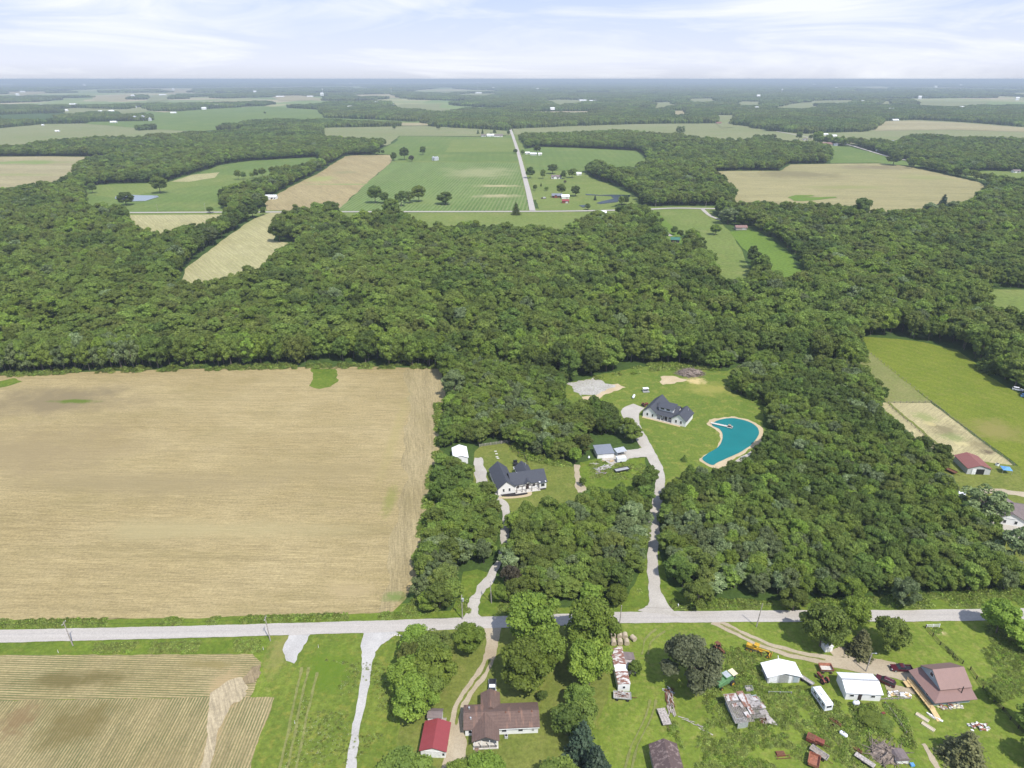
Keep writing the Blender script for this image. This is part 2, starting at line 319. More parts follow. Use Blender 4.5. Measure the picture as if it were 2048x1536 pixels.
M['dullpasture'] = grass('grazed_pasture', (0.17, 0.185, 0.06), (0.21, 0.21, 0.075), (0.15, 0.19, 0.04), 1.5)
M['wheat'] = stubble('wheat_stubble', (0.297, 0.235, 0.111), (0.370, 0.300, 0.155), R(1.5), [(120, 800, 190, 30, (0.200, 0.161, 0.090), 0.7), (60, 900, 260, 50, (0.244, 0.193, 0.103), 0.55), (300, 965, 420, 26, (0.244, 0.197, 0.103), 0.5), (640, 940, 240, 22, (0.251, 0.203, 0.100), 0.4), (420, 1060, 300, 25, (0.327, 0.278, 0.144), 0.5), (150, 803, 60, 4, (0.104, 0.142, 0.023), 0.8), (780, 1000, 16, 40, (0.193, 0.200, 0.054), 0.5), (790, 1195, 35, 14, (0.116, 0.142, 0.037), 0.8), (700, 1180, 60, 25, (0.349, 0.278, 0.149), 0.4), (845, 850, 30, 90, (0.370, 0.300, 0.162), 0.4), (790, 870, 14, 110, (0.297, 0.256, 0.103), 0.3)], 0.10)
CROP = (0.075, 0.11, 0.035)
M['soyx'] = stubble('soy_rows_along_road', (0.301, 0.234, 0.112), (0.375, 0.302, 0.162), R(2), [(140, 1360, 130, 20, (0.121, 0.101, 0.037), 0.6), (450, 1370, 40, 40, (0.338, 0.255, 0.134), 0.6), (420, 1330, 70, 10, (0.196, 0.162, 0.061), 0.5)], rows=0.85, rowc=CROP, spacing=0.76)
M['soyy'] = stubble('soy_rows_from_road', (0.286, 0.221, 0.106), (0.361, 0.288, 0.157), R(90), [(40, 1440, 40, 40, (0.182, 0.120, 0.059), 0.5), (150, 1450, 90, 50, (0.136, 0.108, 0.039), 0.5), (455, 1400, 30, 30, (0.361, 0.270, 0.145), 0.9), (430, 1470, 14, 60, (0.315, 0.241, 0.123), 0.8)], rows=0.85, rowc=CROP, spacing=0.76)
M['bare'] = stubble('bare_tan_soil', (0.36, 0.30, 0.19), (0.42, 0.35, 0.23), R(60), (), 0.3)
M['rusty'] = stubble('dead_brown_weeds', (0.22, 0.17, 0.10), (0.28, 0.22, 0.13), R(60), (), 0.5)
M['rubble'] = grass('rubble_gravel', (0.36, 0.34, 0.31), (0.44, 0.42, 0.39), (0.22, 0.25, 0.12), 6)
M['wheat_turn'] = stubble('wheat_headland', (0.277, 0.224, 0.113), (0.345, 0.285, 0.158), R(80), [(790, 870, 14, 110, (0.270, 0.255, 0.113), 0.4), (780, 1000, 16, 40, (0.219, 0.236, 0.082), 0.5), (790, 1195, 35, 14, (0.160, 0.197, 0.061), 0.8)], 0.05)
M['sand'] = stubble('sandy_paddock', (0.364, 0.319, 0.169), (0.412, 0.361, 0.197), R(-40), [(1850, 835, 26, 12, (0.238, 0.252, 0.099), 0.7), (1890, 860, 40, 14, (0.214, 0.185, 0.099), 0.8), (1960, 890, 40, 14, (0.206, 0.176, 0.092), 0.6), (1922, 887, 18, 6, (0.444, 0.386, 0.197), 0.9), (1860, 848, 14, 5, (0.412, 0.353, 0.169), 0.9), (1975, 905, 18, 5, (0.127, 0.101, 0.063), 0.7), (1905, 875, 30, 10, (0.158, 0.202, 0.063), 0.5)], 0.3)
M['wedge'] = stubble('tan_stubble', (0.333, 0.302, 0.148), (0.396, 0.361, 0.197), R(55), [(470, 450, 40, 15, (0.238, 0.252, 0.092), 0.4), (600, 435, 50, 6, (0.269, 0.302, 0.106), 0.5)], 0.06, 2, 0.5, (0.253, 0.260, 0.092), 3.5)
M['brown'] = stubble('brown_wheat', (0.299, 0.239, 0.120), (0.340, 0.282, 0.147), R(60), [(640, 358, 40, 7, (0.266, 0.277, 0.100), 0.7), (690, 345, 30, 4, (0.218, 0.211, 0.100), 0.5), (735, 312, 20, 3, (0.218, 0.191, 0.093), 0.5), (690, 369, 110, 1.3, (0.210, 0.249, 0.085), 0.8)], 0.03, 3)
M['striped'] = stubble('striped_bean_field', (0.104, 0.172, 0.040), (0.136, 0.200, 0.056), R(94), [(960, 345, 90, 14, (0.288, 0.288, 0.144), 0.5), (990, 372, 60, 3, (0.336, 0.304, 0.160), 0.8), (990, 392, 60, 4, (0.320, 0.296, 0.160), 0.7), (860, 320, 120, 5, (0.096, 0.168, 0.040), 0.8), (850, 400, 80, 12, (0.160, 0.208, 0.064), 0.6)], 0.02, 3, 0.55, (0.25, 0.26, 0.12), 5.0)
M['beans'] = grass('bean_field', (0.112, 0.168, 0.041), (0.138, 0.194, 0.049), (0.191, 0.219, 0.066), 0.4, (), (0.02, R(0), 0.2), 4)
M['palefield'] = grass('pale_hay_field', (0.192, 0.208, 0.088), (0.224, 0.232, 0.112), (0.160, 0.208, 0.072), 0.3, far=5)
M['beige'] = stubble('beige_far_field', (0.277, 0.252, 0.120), (0.333, 0.294, 0.144), R(8), [(1600, 350, 130, 9, (0.190, 0.168, 0.084), 0.7), (1750, 335, 90, 5, (0.198, 0.168, 0.092), 0.7), (1700, 375, 120, 4, (0.222, 0.227, 0.084), 0.6), (1850, 355, 60, 6, (0.222, 0.235, 0.084), 0.5), (1615, 396, 50, 5, (0.135, 0.227, 0.042), 0.0)], 0.02, 3)  # wide darker bands and greenish patches across the field
M['tanfar'] = stubble('tan_far_field', (0.301, 0.260, 0.141), (0.348, 0.311, 0.176), R(5), [(60, 325, 120, 4, (0.174, 0.227, 0.070), 0.7), (40, 350, 100, 3, (0.222, 0.244, 0.092), 0.5)], 0.015, 4)
M['greenstrip'] = grass('green_hay', (0.116, 0.184, 0.029), (0.138, 0.214, 0.033), (0.138, 0.204, 0.033), 1, (), (0.06, R(-30), 0.35), 2)
M['midmeadow'] = grass('mid_meadow', (0.140, 0.189, 0.045), (0.172, 0.214, 0.057), (0.214, 0.230, 0.074), 0.7, (), (0.05, R(-35), 0.2), 3)
Z1, Z2, Z3, Z4, Z5 = 0.03, 0.06, 0.09, 0.12, 0.15
# south of the road
sheet('lawn', [(-700, 1297), (0, 1285), (400, 1276), (800, 1263), (1000, 1255), (1240, 1246), (1500, 1243.5), (1800, 1243), (2048, 1240), (2900, 1230), (2900, 1900), (-700, 1900)], M['yard'], Z1)
sheet('lawn', [(805, 1264), (1000, 1256), (1215, 1248), (1222, 1300), (1215, 1400), (1175, 1480), (1180, 1560), (1190, 1800), (760, 1800), (790, 1536), (800, 1400)], M['lawn'], Z2, 0.4, 2)
sheet('meadow', [(520, 1274), (800, 1264), (806, 1330), (796, 1450), (775, 1620), (760, 1850), (440, 1850), (500, 1536), (548, 1395), (528, 1350)], M['meadow'], Z2, 0.3, 2)
sheet('verge', [(-700, 1297), (0, 1286), (400, 1276), (540, 1272), (530, 1310), (400, 1311), (0, 1314), (-700, 1322)], M['verge'], Z2)
sheet('crop_field', [(-700, 1322), (0, 1311), (400, 1309), (505, 1309), (524, 1325), (510, 1372), (500, 1394), (0, 1402), (-700, 1412)], M['soyx'], Z3, 0.25, 1)
sheet('crop_field', [(-700, 1412), (0, 1402), (500, 1394), (548, 1396), (538, 1430), (510, 1500), (497, 1545), (440, 1850), (-900, 1850)], M['soyy'], Z4, 0.25, 1)
# the road and verges on its north side
sheet('verge', [(-700, 1244), (0, 1240), (400, 1234), (780, 1224), (790, 1208), (835, 1208), (852, 1224), (905, 1222), (918, 1180), (926, 1142), (955, 1138), (988, 1150), (1000, 1165), (990, 1185), (1012, 1212), (1216, 1216), (1255, 1195), (1290, 1120), (1308, 1050), (1336, 1170), (1380, 1200), (1580, 1203), (1830, 1200), (2048, 1196), (2900, 1170), (2900, 1196), (2048, 1218), (1800, 1222), (1500, 1222), (1216, 1226), (1000, 1234), (800, 1241), (400, 1253), (0, 1261), (-700, 1274)], M['verge'], Z2, 0.5, 2)
sheet('road', [(-700, 1274), (0, 1260.5), (400, 1252), (800, 1240.5), (1000, 1233), (1216, 1225), (1500, 1221.5), (1800, 1221), (2048, 1217), (2900, 1196), (2900, 1222), (2048, 1240.5), (1800, 1244), (1500, 1244.5), (1240, 1247), (1000, 1256), (800, 1264), (400, 1276), (0, 1286), (-700, 1302)], M['road'], Z5, 0.10, 1)
strip('gravel_drive', [(765, 1256, 11), (748, 1278, 7.5), (737, 1305, 4.2), (735, 1335, 2.6), (728, 1380, 2.3), (715, 1440, 2.2), (703, 1536, 2.2), (690, 1640, 2.2)], M['whitegravel'], 0.13, jit=0.35)
sheet('gravel_patch', [(578, 1270), (622, 1268), (606, 1298), (590, 1325), (572, 1322), (567, 1300), (568, 1285)], M['whitegravel'], Z3, 0.5, 1)
# two-track lane to the brown-roofed house: pale earth, a grassy middle
LANE = [(983, 1250, 6), (985, 1285, 3.4), (978, 1320, 3.2), (962, 1350, 3.2), (935, 1385, 3.2), (918, 1420, 3.4), (912, 1460, 3.8), (915, 1490, 4.8), (905, 1530, 5), (890, 1580, 4)]
strip('dirt_lane', LANE, M['dirt'], 0.10, jit=0.3)
strip('grass_median', [(978, 1320, .8), (962, 1350, .8), (935, 1385, .8), (918, 1420, .8), (912, 1450, .5)], M['lawn'], 0.13, jit=0.35, opened=False)
strip('gravel_drive', [(952, 1250, 8), (946, 1228, 4.5), (948, 1205, 3.4), (960, 1180, 3.0), (980, 1156, 3.0), (1000, 1120, 2.6), (1008, 1080, 2.6), (1014, 1040, 3), (1005, 1010, 3.2), (985, 987, 4.5), (963, 965, 5.0), (960, 940, 4.2), (957, 915, 3.4)], M['gravel'], 0.13, jit=0.6)
strip('farm_track', [(1425, 1243, 3), (1460, 1258, 3.2), (1500, 1277, 3.3), (1560, 1300, 3.3), (1620, 1316, 3.6), (1680, 1325, 5), (1740, 1332, 6), (1800, 1345, 6), (1835, 1362, 5)], M['dirt'], 0.10, jit=0.35)
strip('grass_median', [(1440, 1249, .4), (1470, 1262, .7), (1500, 1277, .8), (1560, 1300, .8), (1610, 1313, .7), (1650, 1320, .4)], M['dullpasture'], 0.13, jit=0.3, opened=False)
strip('farm_track', [(1665, 1310, 2), (1690, 1305, 4), (1700, 1318, 5)], M['dirt'], 0.13, jit=0.35, opened=False)
strip('farm_track', [(1770, 1374, 2.4), (1800, 1380, 2.2), (1828, 1383, 2.0)], M['dirt'], 0.10, jit=0.3, opened=False)
strip('garden_path', [(1845, 1487, 1.0), (1865, 1520, 1.4), (1880, 1545, 1.6)], M['dirt'], 0.07, jit=0.25, opened=False)
strip('gravel_drive', [(1319, 1228, 13), (1318, 1212, 6.5), (1310, 1185, 4.0), (1306, 1150, 3.6), (1306, 1100, 3.6), (1308, 1060, 3.6), (1312, 1010, 3.6), (1321, 970, 3.8), (1316, 940, 4.2), (1302, 910, 5), (1284, 880, 5.4), (1268, 850, 6), (1260, 825, 9), (1278, 812, 7)], M['gravel'], 0.16, jit=0.3)
strip('gravel_pad', [(1290, 905, 7), (1262, 908, 7), (1235, 915, 8), (1215, 925, 7)], M['gravel'], 0.13, jit=0.6)
# clearing of the charcoal-roofed house in the trees
sheet('lawn', [(950, 905), (962, 892), (1014, 886), (1028, 900), (1062, 914), (1115, 930), (1152, 934), (1160, 960), (1158, 988, 6), (1110, 1000, 7), (1072, 998, 7), (1040, 1020, 5), (1012, 1012), (985, 1005), (940, 985), (948, 940)], M['lawn'], Z2, 0.5, 2)
sheet('lawn', [(1150, 955), (1160, 925), (1205, 915), (1240, 920), (1290, 915), (1292, 945, 6), (1265, 965, 6), (1215, 975, 6), (1170, 965, 6)], M['verge'], Z3, 0.5, 2)
strip('dirt_track', [(1153, 930, 2.0), (1154, 950, 2.6), (1160, 970, 4), (1166, 985, 4)], M['dirt'], Z4, jit=0.6, opened=False)
sheet('mulch_bed', [(1000, 993), (1020, 994), (1050, 990), (1062, 984), (1092, 979), (1090, 973), (1050, 978), (1030, 985), (998, 988)], M['mulch'], Z3, 0.2, 1, opened=False)
strip('garden_path', [(998, 996, 1.2), (1030, 995, 1.4), (1058, 990, 1.6), (1057, 982, 2)], M['clay'], Z4, opened=False)
# clearing of the white house by the pond
sheet('lawn', [(1150, 806, 6), (1132, 792, 6), (1130, 768), (1176, 758), (1205, 748), (1270, 735), (1345, 728), (1372, 730), (1420, 742), (1455, 742), (1480, 730), (1492, 737), (1484, 752), (1458, 766), (1462, 785), (1500, 798), (1530, 815), (1526, 850), (1540, 880), (1522, 905), (1490, 925, 3), (1440, 942, 6), (1400, 935, 7), (1370, 935, 7), (1345, 950, 7), (1332, 955, 7), (1306, 940), (1285, 900), (1262, 870), (1240, 845), (1225, 828), (1200, 815)], M['lawn2'], Z2, 0.7, 2.5)
sheet('gravel_patch', [(1136, 770), (1160, 763), (1190, 754), (1203, 760), (1228, 770), (1210, 782), (1180, 791), (1158, 794)], M['rubble'], Z4, 2.2, 2)
sheet('dirt_patch', [(1205, 772), (1235, 768), (1252, 775), (1230, 784), (1190, 798), (1170, 803), (1165, 795), (1190, 789)], M['clay'], Z3, 1.2, 2)
sheet('dirt_patch', [(1322, 755), (1345, 752), (1377, 761), (1350, 768), (1325, 770)], M['clay'], Z3, 1.4, 2)
sheet('clay_bank', [(1416, 850), (1430, 838), (1470, 834), (1508, 843), (1526, 862), (1520, 883), (1500, 900), (1470, 918), (1448, 931), (1428, 936), (1403, 924), (1403, 914), (1436, 892), (1440, 864)], M['clay'], Z3, 0.9, 2, True, opened=False)
sheet('clay_path', [(1478, 918), (1500, 905), (1522, 887), (1529, 868), (1533, 870), (1528, 888), (1506, 908), (1484, 925), (1462, 938), (1455, 938)], M['gravel'], Z5, 0.5, 2, opened=False)
wm, t_, p_, o_ = newmat('teal_pond_water'); n_ = noise(t_, 1.2, 3, 0.6)
cset(t_, p_, ramp(t_, noise(t_, 0.06, 3, 0.5), [(0.3, (0.008, 0.14, 0.142)), (0.7, (0.012, 0.17, 0.172))])); p_.inputs['Roughness'].default_value = 0.35; p_.inputs['Specular IOR Level'].default_value = 0.05; bump(t_, p_, n_, 0.08, 0.1)
sheet('pond_water', [(1424, 850), (1440, 840), (1468, 837), (1500, 845), (1517, 860), (1513, 878), (1494, 897), (1465, 912), (1438, 924), (1424, 931), (1405, 920), (1412, 910), (1436, 895), (1445, 876), (1440, 860)], wm, 0.18, 0.15, 1.5, True)
# pasture, paddock and yard at the right
sheet('pasture', [(1728, 674), (1795, 678), (1845, 684), (1915, 694, 2), (1945, 722), (1975, 750), (2048, 795), (2400, 960), (2600, 1200), (2048, 1010), (1980, 960), (2040, 935), (1862, 803), (1735, 708)], M['pasture'], Z2, 0.6, 3)
sheet('pasture', [(1735, 702), (1862, 805), (1776, 808), (1740, 775), (1716, 740), (1722, 712)], M['dullpasture'], Z3, 0.4, 3)
sheet('paddock', [(1766, 806), (1862, 806), (2026, 931), (1985, 936), (1902, 915), (1872, 908, 3), (1790, 850, 5), (1760, 815, 5)], M['sand'], Z3, 0.3, 2)
sheet('lawn', [(1880, 900), (1905, 915), (2040, 933), (2060, 1010), (2300, 1130), (2048, 1130, 5), (1990, 1060), (1960, 1010), (1880, 985), (1868, 960), (1900, 930)], M['lawn'], Z3, 0.6, 3)
strip('dirt_track', [(1960, 985, 3), (2000, 983, 4), (2060, 990, 4), (2200, 1000, 4)], M['dirt'], Z4, jit=0.6, opened=False)
strip('grass_strip', [(1776, 806, 1.5), (1850, 868, 1.6), (1905, 915, 1.5)], M['lawn'], Z5, jit=0.4, opened=False)
sheet('gravel_pad', [(1972, 1040), (2000, 1032), (2060, 1050), (2060, 1085), (1990, 1075)], M['gravel'], Z4, 0.5, 2, opened=False)
for k, q in enumerate(([(603, 1335), (590, 1400), (575, 1470), (556, 1545)], [(617, 1335), (603, 1400), (589, 1470), (572, 1545)], [(634, 1345), (622, 1400), (606, 1470), (590, 1545)])): strip('tyre_track', [(x, y, .7) for x, y in q], M['dullpasture'], 0.12, jit=0.22, opened=False)
for q in ([(1330, 1262), (1302, 1285), (1296, 1310)], [(1312, 1258), (1290, 1280), (1284, 1310)], [(1312, 1400), (1300, 1440), (1276, 1490), (1262, 1545)], [(1300, 1400), (1288, 1440), (1264, 1490), (1248, 1545)], [(1640, 1440), (1670, 1480), (1700, 1520), (1720, 1550)], [(1655, 1430), (1688, 1475), (1716, 1512), (1738, 1545)]): strip('tyre_track', [(x, y, .55) for x, y in q], M['dullpasture'], 0.12, jit=0.22, opened=False)
strip('bare_strip', [(490, 1366, 4), (472, 1376, 8), (452, 1394, 9), (440, 1420, 5), (430, 1460, 3), (417, 1510, 2.4), (400, 1570, 2.4)], M['bare'], 0.21, jit=0.6, opened=False)
strip('bare_strip', [(510, 1332, 2.5), (503, 1352, 3.5), (494, 1368, 3.5)], M['rusty'], 0.2, jit=0.7, opened=False)
# the big stubble field
sheet('wheat_field', [(-900, 775), (-300, 765), (0, 752), (60, 748), (200, 743), (380, 738), (500, 735), (620, 734), (760, 734), (850, 736), (882, 738), (884, 760), (893, 800), (890, 835), (879, 900), (862, 1000), (851, 1080), (836, 1150), (820, 1180), (810, 1200), (782, 1225), (400, 1236), (0, 1241), (-900, 1248)], M['wheat'], Z1, 0.5, 3)
sheet('wheat_headland', [(812, 740), (882, 739), (884, 760), (893, 800), (890, 835), (879, 900), (862, 1000), (851, 1080), (836, 1150), (820, 1180), (808, 1200), (782, 1224), (760, 1226), (785, 1100), (803, 960), (818, 840)], M['wheat_turn'], 0.10, 2.2, 4, opened=False)
sheet('grass_patch', [(622, 738), (673, 738), (678, 760), (660, 774), (640, 778), (616, 772), (626, 755)], M['verge'], Z2, 0.9, 2, opened=False)
sheet('grass_patch', [(-20, 768), (30, 756), (45, 764), (10, 775), (-30, 780)], M['verge'], Z2, 0.9, 2, opened=False)
# middle distance
def fld(name, pts, mat, z=0.15, jit=1.5, step=12, **k): return sheet(name, pts, M[mat], z, jit, step, **k)
fld('meadow', [(1312, 422), (1420, 420), (1440, 440), (1465, 470), (1505, 520, 8), (1500, 545, T), (1445, 552, T), (1430, 530, 8), (1405, 505), (1375, 475), (1340, 447)], 'midmeadow')
fld('meadow', [(1290, 421), (1312, 422), (1340, 447), (1365, 470), (1370, 520), (1345, 525), (1330, 490), (1300, 445)], 'greenstrip', 0.12)
fld('hay_strip', [(1460, 464), (1508, 460), (1545, 480), (1582, 506), (1622, 548, 12), (1590, 552, T), (1545, 535, T), (1500, 500, 5)], 'greenstrip')
fld('meadow', [(1945, 580), (2048, 580), (2500, 588), (2500, 655, T), (2048, 618, T), (2005, 602, T)], 'midmeadow')
fld('stubble_field', [(370, 530, 4), (430, 492), (470, 462), (510, 437), (545, 424), (625, 423), (628, 434), (592, 434), (552, 458), (546, 482), (590, 488), (594, 498, 8), (560, 508, 8), (500, 535, T), (420, 545, T), (345, 552, T)], 'wedge', 0.2)
fld('stubble_field', [(255, 431), (452, 429), (445, 445), (415, 455, 6), (330, 455, T), (262, 448, T)], 'wedge', 0.2)
fld('verge', [(640, 429), (860, 427), (1040, 427), (1225, 424), (1250, 440, 5), (1180, 436, 5), (1120, 452, T), (1080, 446, T), (1040, 443, T), (860, 446, T), (790, 445), (700, 445, 8)], 'midmeadow', 0.15)
ROADM = M['gravel']
strip('verge', [(180, 426, 44), (600, 424.5, 44), (1065, 423.5, 44), (1290, 419, 40), (1420, 418, 36), (1640, 422.5, 36), (1720, 425, 36)], M['midmeadow'], 0.07)
strip('verge', [(1060, 400, 30), (1038, 311, 34), (1022, 262, 40)], M['midmeadow'], 0.08)
strip('verge', [(780, 322.5, 40), (900, 324, 40), (1036, 324, 40)], M['midmeadow'], 0.09)
strip('road', [(248, 426, 7), (600, 424.5, 7), (1065, 423.5, 7), (1240, 421, 7), (1300, 419, 7), (1350, 417, 7), (1420, 418, 7), (1640, 422.5, 7), (1800, 428, 7), (2100, 438, 7)], M['road'], 0.5)
strip('road', [(1065, 422, 7.5), (1057, 385, 7.5), (1048, 350, 7.5), (1038, 311, 7.5), (1030, 285, 7.5), (1022, 262, 8), (1016, 246, 8)], M['road'], 0.55)
strip('lane', [(1291, 420, 5), (1299, 437, 5), (1318, 455, 4.5), (1342, 473, 4)], M['gravel'], 0.4)
strip('lane', [(1405, 419, 5), (1420, 432, 4.5), (1440, 440, 4)], M['gravel'], 0.4, opened=False)
fld('crop_field', [(536, 421), (530, 405), (560, 385), (640, 345), (690, 313), (704, 311), (779, 310), (785, 322), (735, 365), (675, 422)], 'brown', 0.2)
fld('crop_field', [(675, 422), (735, 365), (785, 324), (900, 325), (1035, 326), (1043, 355), (1052, 395), (1058, 421), (880, 423)], 'striped', 0.2)
fld('crop_field', [(752, 308), (768, 295), (790, 285), (800, 272), (955, 274), (1030, 272), (1035, 323), (900, 323), (790, 322), (780, 309)], 'beans', 0.25, 3, 25)
fld('hay_field', [(905, 280), (1005, 275), (1025, 277), (1033, 304), (890, 305)], 'midmeadow', 0.45, opened=False)
fld('hay_field', [(640, 256), (845, 252), (960, 258), (1010, 262), (1026, 270), (955, 273), (800, 272), (775, 278, T), (700, 275, T), (640, 268, T)], 'palefield', 0.5, 4, 40)
fld('stubble_field', [(640, 247), (660, 245), (845, 246), (880, 251), (820, 252), (700, 250)], 'tanfar', 0.9, 4, 50)
fld('crop_field', [(170, 392), (178, 372), (230, 368), (330, 366), (372, 352), (400, 346), (440, 331), (500, 322), (570, 318), (632, 315), (640, 322, 10), (600, 328, T), (520, 338, T), (460, 343, T), (433, 356, 4), (470, 360), (548, 352), (540, 366), (510, 378), (470, 386), (440, 396), (441, 420), (280, 424), (250, 420, 5), (225, 410, T), (180, 410, T)], 'beans', 0.2, 2, 20)
fld('meadow', [(180, 372), (330, 366), (400, 348), (545, 353), (505, 372), (400, 372), (290, 388), (245, 400), (190, 390)], 'midmeadow', 0.3, 2, 20, opened=False)
fld('meadow', [(345, 364), (385, 350), (440, 345), (430, 356), (380, 364)], 'wedge', 0.4, 2, 20, opened=False)
fld('stubble_field', [(-500, 316), (0, 314), (100, 313), (235, 315), (215, 322), (160, 330), (143, 348, 8), (110, 358, T), (40, 366, T), (-500, 395, T)], 'tanfar', 0.3, 3, 30)
fld('hay_field', [(-600, 262), (0, 257), (90, 248), (190, 247), (260, 252), (290, 252), (275, 262), (380, 255), (375, 262), (300, 268, T), (190, 272, T), (90, 280, T), (0, 290, T), (-600, 300, T)], 'palefield', 0.5, 4, 40)
fld('crop_field', [(290, 222), (330, 225), (420, 218), (460, 216), (520, 212), (640, 220), (650, 236), (760, 240), (830, 244), (845, 238), (845, 246), (640, 247), (600, 240, T), (560, 238, T), (520, 240, T), (470, 246, T), (400, 253, T), (370, 262), (300, 258), (170, 248), (180, 244), (300, 242)], 'beans', 0.8, 6, 80)
fld('hay_field', [(85, 222), (150, 216), (250, 219), (280, 214), (300, 222), (250, 232), (140, 230), (120, 224)], 'palefield', 1.0, 6, 80)
# right half, farther off
fld('crop_field', [(1042, 300), (1080, 294), (1150, 296), (1275, 302), (1300, 326), (1260, 333, T), (1190, 334), (1160, 345), (1120, 340), (1062, 345), (1050, 330)], 'beans', 0.25, 3, 25)
fld('meadow', [(1056, 345), (1120, 341), (1170, 346), (1184, 356), (1240, 370, 6), (1280, 385, 8), (1282, 402, 8), (1245, 408), (1200, 420), (1080, 421), (1070, 390)], 'midmeadow', 0.22, 2, 15)
fld('crop_field', [(1418, 344), (1470, 342), (1560, 342), (1580, 329), (1650, 328), (1755, 327), (1800, 331), (1850, 340), (1960, 365), (1975, 375), (1965, 388, 6), (1940, 402, 9), (1850, 412, T), (1760, 418, T), (1700, 420), (1600, 420), (1470, 415), (1468, 400), (1450, 370)], 'beige', 0.2, 2, 20)
fld('grass_patch', [(1577, 396), (1590, 391), (1625, 391), (1630, 393), (1600, 395), (1640, 395), (1670, 394), (1672, 396), (1640, 400), (1605, 403), (1585, 402)], 'greenstrip', 0.5, 1.5, 8, opened=False)
fld('crop_field', [(1522, 285), (1600, 282), (1650, 290), (1700, 294), (1770, 312), (1820, 326), (1850, 335), (1790, 330), (1755, 326), (1660, 327), (1668, 318), (1660, 300), (1600, 295)], 'beans', 0.35, 3, 25)
fld('hay_field', [(1025, 258), (1150, 252), (1290, 248), (1440, 247), (1490, 252), (1540, 262), (1610, 268), (1740, 263), (1770, 242), (1830, 240), (1920, 244), (2048, 254), (2500, 262), (2500, 290, T), (2048, 275, T), (1900, 272, T), (1860, 276), (1800, 285), (1790, 294), (1740, 290), (1600, 284), (1520, 282), (1480, 278, T), (1380, 272, T), (1290, 262, T), (1180, 262, T), (1090, 268, T), (1030, 270)], 'palefield', 0.5, 4, 40)
fld('stubble_field', [(1740, 244), (1830, 242), (1920, 246), (2048, 256), (2400, 262), (2048, 264), (1900, 260), (1750, 262)], 'tanfar', 1.0, 4, 40, opened=False)
strip('road', [(1545, 262, 7), (1580, 268, 7), (1660, 284, 7), (1700, 291, 7), (1770, 312, 7), (1830, 325, 7), (1880, 338, 6), (1960, 350, 6), (2010, 365, 6), (2100, 385, 6)], M['road'], 0.9)
fld('meadow', [(1905, 346), (1980, 342), (2100, 346), (2100, 385), (2000, 372), (1985, 366)], 'midmeadow', 0.3, 2, 20)
fld('hay_field', [(1075, 203), (1120, 199), (1180, 201), (1220, 205), (1150, 208, 8), (1120, 213, 10), (1095, 208)], 'palefield', 1.2, 8, 90)
fld('stubble_field', [(784, 212), (810, 208), (840, 209), (885, 208), (878, 216), (930, 221), (880, 228, 8), (845, 222, 8), (800, 220, 8)], 'palefield', 1.2, 6, 80)
fld('stubble_field', [(912, 190), (940, 187), (990, 187), (1008, 190), (960, 196), (920, 194)], 'palefield', 1.5, 8, 150)
for i, q in enumerate([[(1535, 212), (1580, 208), (1640, 203), (1635, 212), (1600, 216), (1540, 213)], [(1828, 205), (1850, 203), (1980, 204), (1960, 208), (1900, 212), (1840, 209)], [(1375, 198), (1420, 197), (1440, 200), (1400, 203), (1378, 202)], [(1425, 231), (1470, 231), (1468, 243), (1440, 244, 6)], [(235, 178), (300, 176.5), (330, 177), (250, 179)], [(320, 180), (390, 177), (385, 181), (340, 183)], [(290, 192), (360, 190), (330, 196), (295, 197)], [(180, 193), (280, 190), (250, 195), (190, 196)], [(0, 184), (60, 183), (110, 184), (40, 187)], [(700, 190), (780, 188), (800, 191), (720, 192)], [(540, 192), (600, 191), (660, 194), (560, 196)], [(1300, 206), (1345, 204), (1360, 209), (1310, 211)], [(1480, 203), (1530, 204), (1520, 209), (1470, 209)], [(1620, 202), (1720, 200), (1700, 204), (1630, 205)], [(1760, 203), (1790, 203), (1780, 206), (1762, 206)], [(870, 183), (900, 182), (905, 184), (880, 185)], [(1340, 222), (1370, 222), (1375, 227), (1350, 228)]]):
    ym_ = sum(p[1] for p in q) / len(q); q = [(p[0], p[1] + (0.6 if p[1] > ym_ else 0), 19) if p[1] >= ym_ else p[:2] for p in q]
    fld('hay_field', q, ('palefield', 'tanfar')[i in (4, 5, 7, 8, 9, 10, 16)], 1.6, 8, 150)
# water farther off
pm, t_, p_, o_ = newmat('dark_pond_water'); cset(t_, p_, (0.012, 0.025, 0.03)); p_.inputs['Roughness'].default_value = 0.25; p_.inputs['Specular IOR Level'].default_value = 0.06; bump(t_, p_, noise(t_, 0.6, 3, 0.6), 0.1, 0.1)
sheet('pond_water', [(1170, 389), (1200, 391), (1225, 390), (1262, 391), (1258, 396), (1235, 405), (1200, 409), (1192, 407), (1215, 401), (1228, 398), (1222, 393), (1195, 392), (1172, 391)], pm, 0.6, 1.5, 10)
sheet('pond_water', [(1158, 412), (1178, 410), (1182, 414), (1165, 416)], pm, 0.6, 1, 8)
pm2, t_, p_, o_ = newmat('pale_pond_water'); cset(t_, p_, (0.22, 0.26, 0.29)); p_.inputs['Roughness'].default_value = 0.3
sheet('pond_water', [(232, 394), (262, 391), (316, 392), (318, 395), (290, 403), (255, 404), (230, 398)], pm2, 0.6, 1.5, 10)
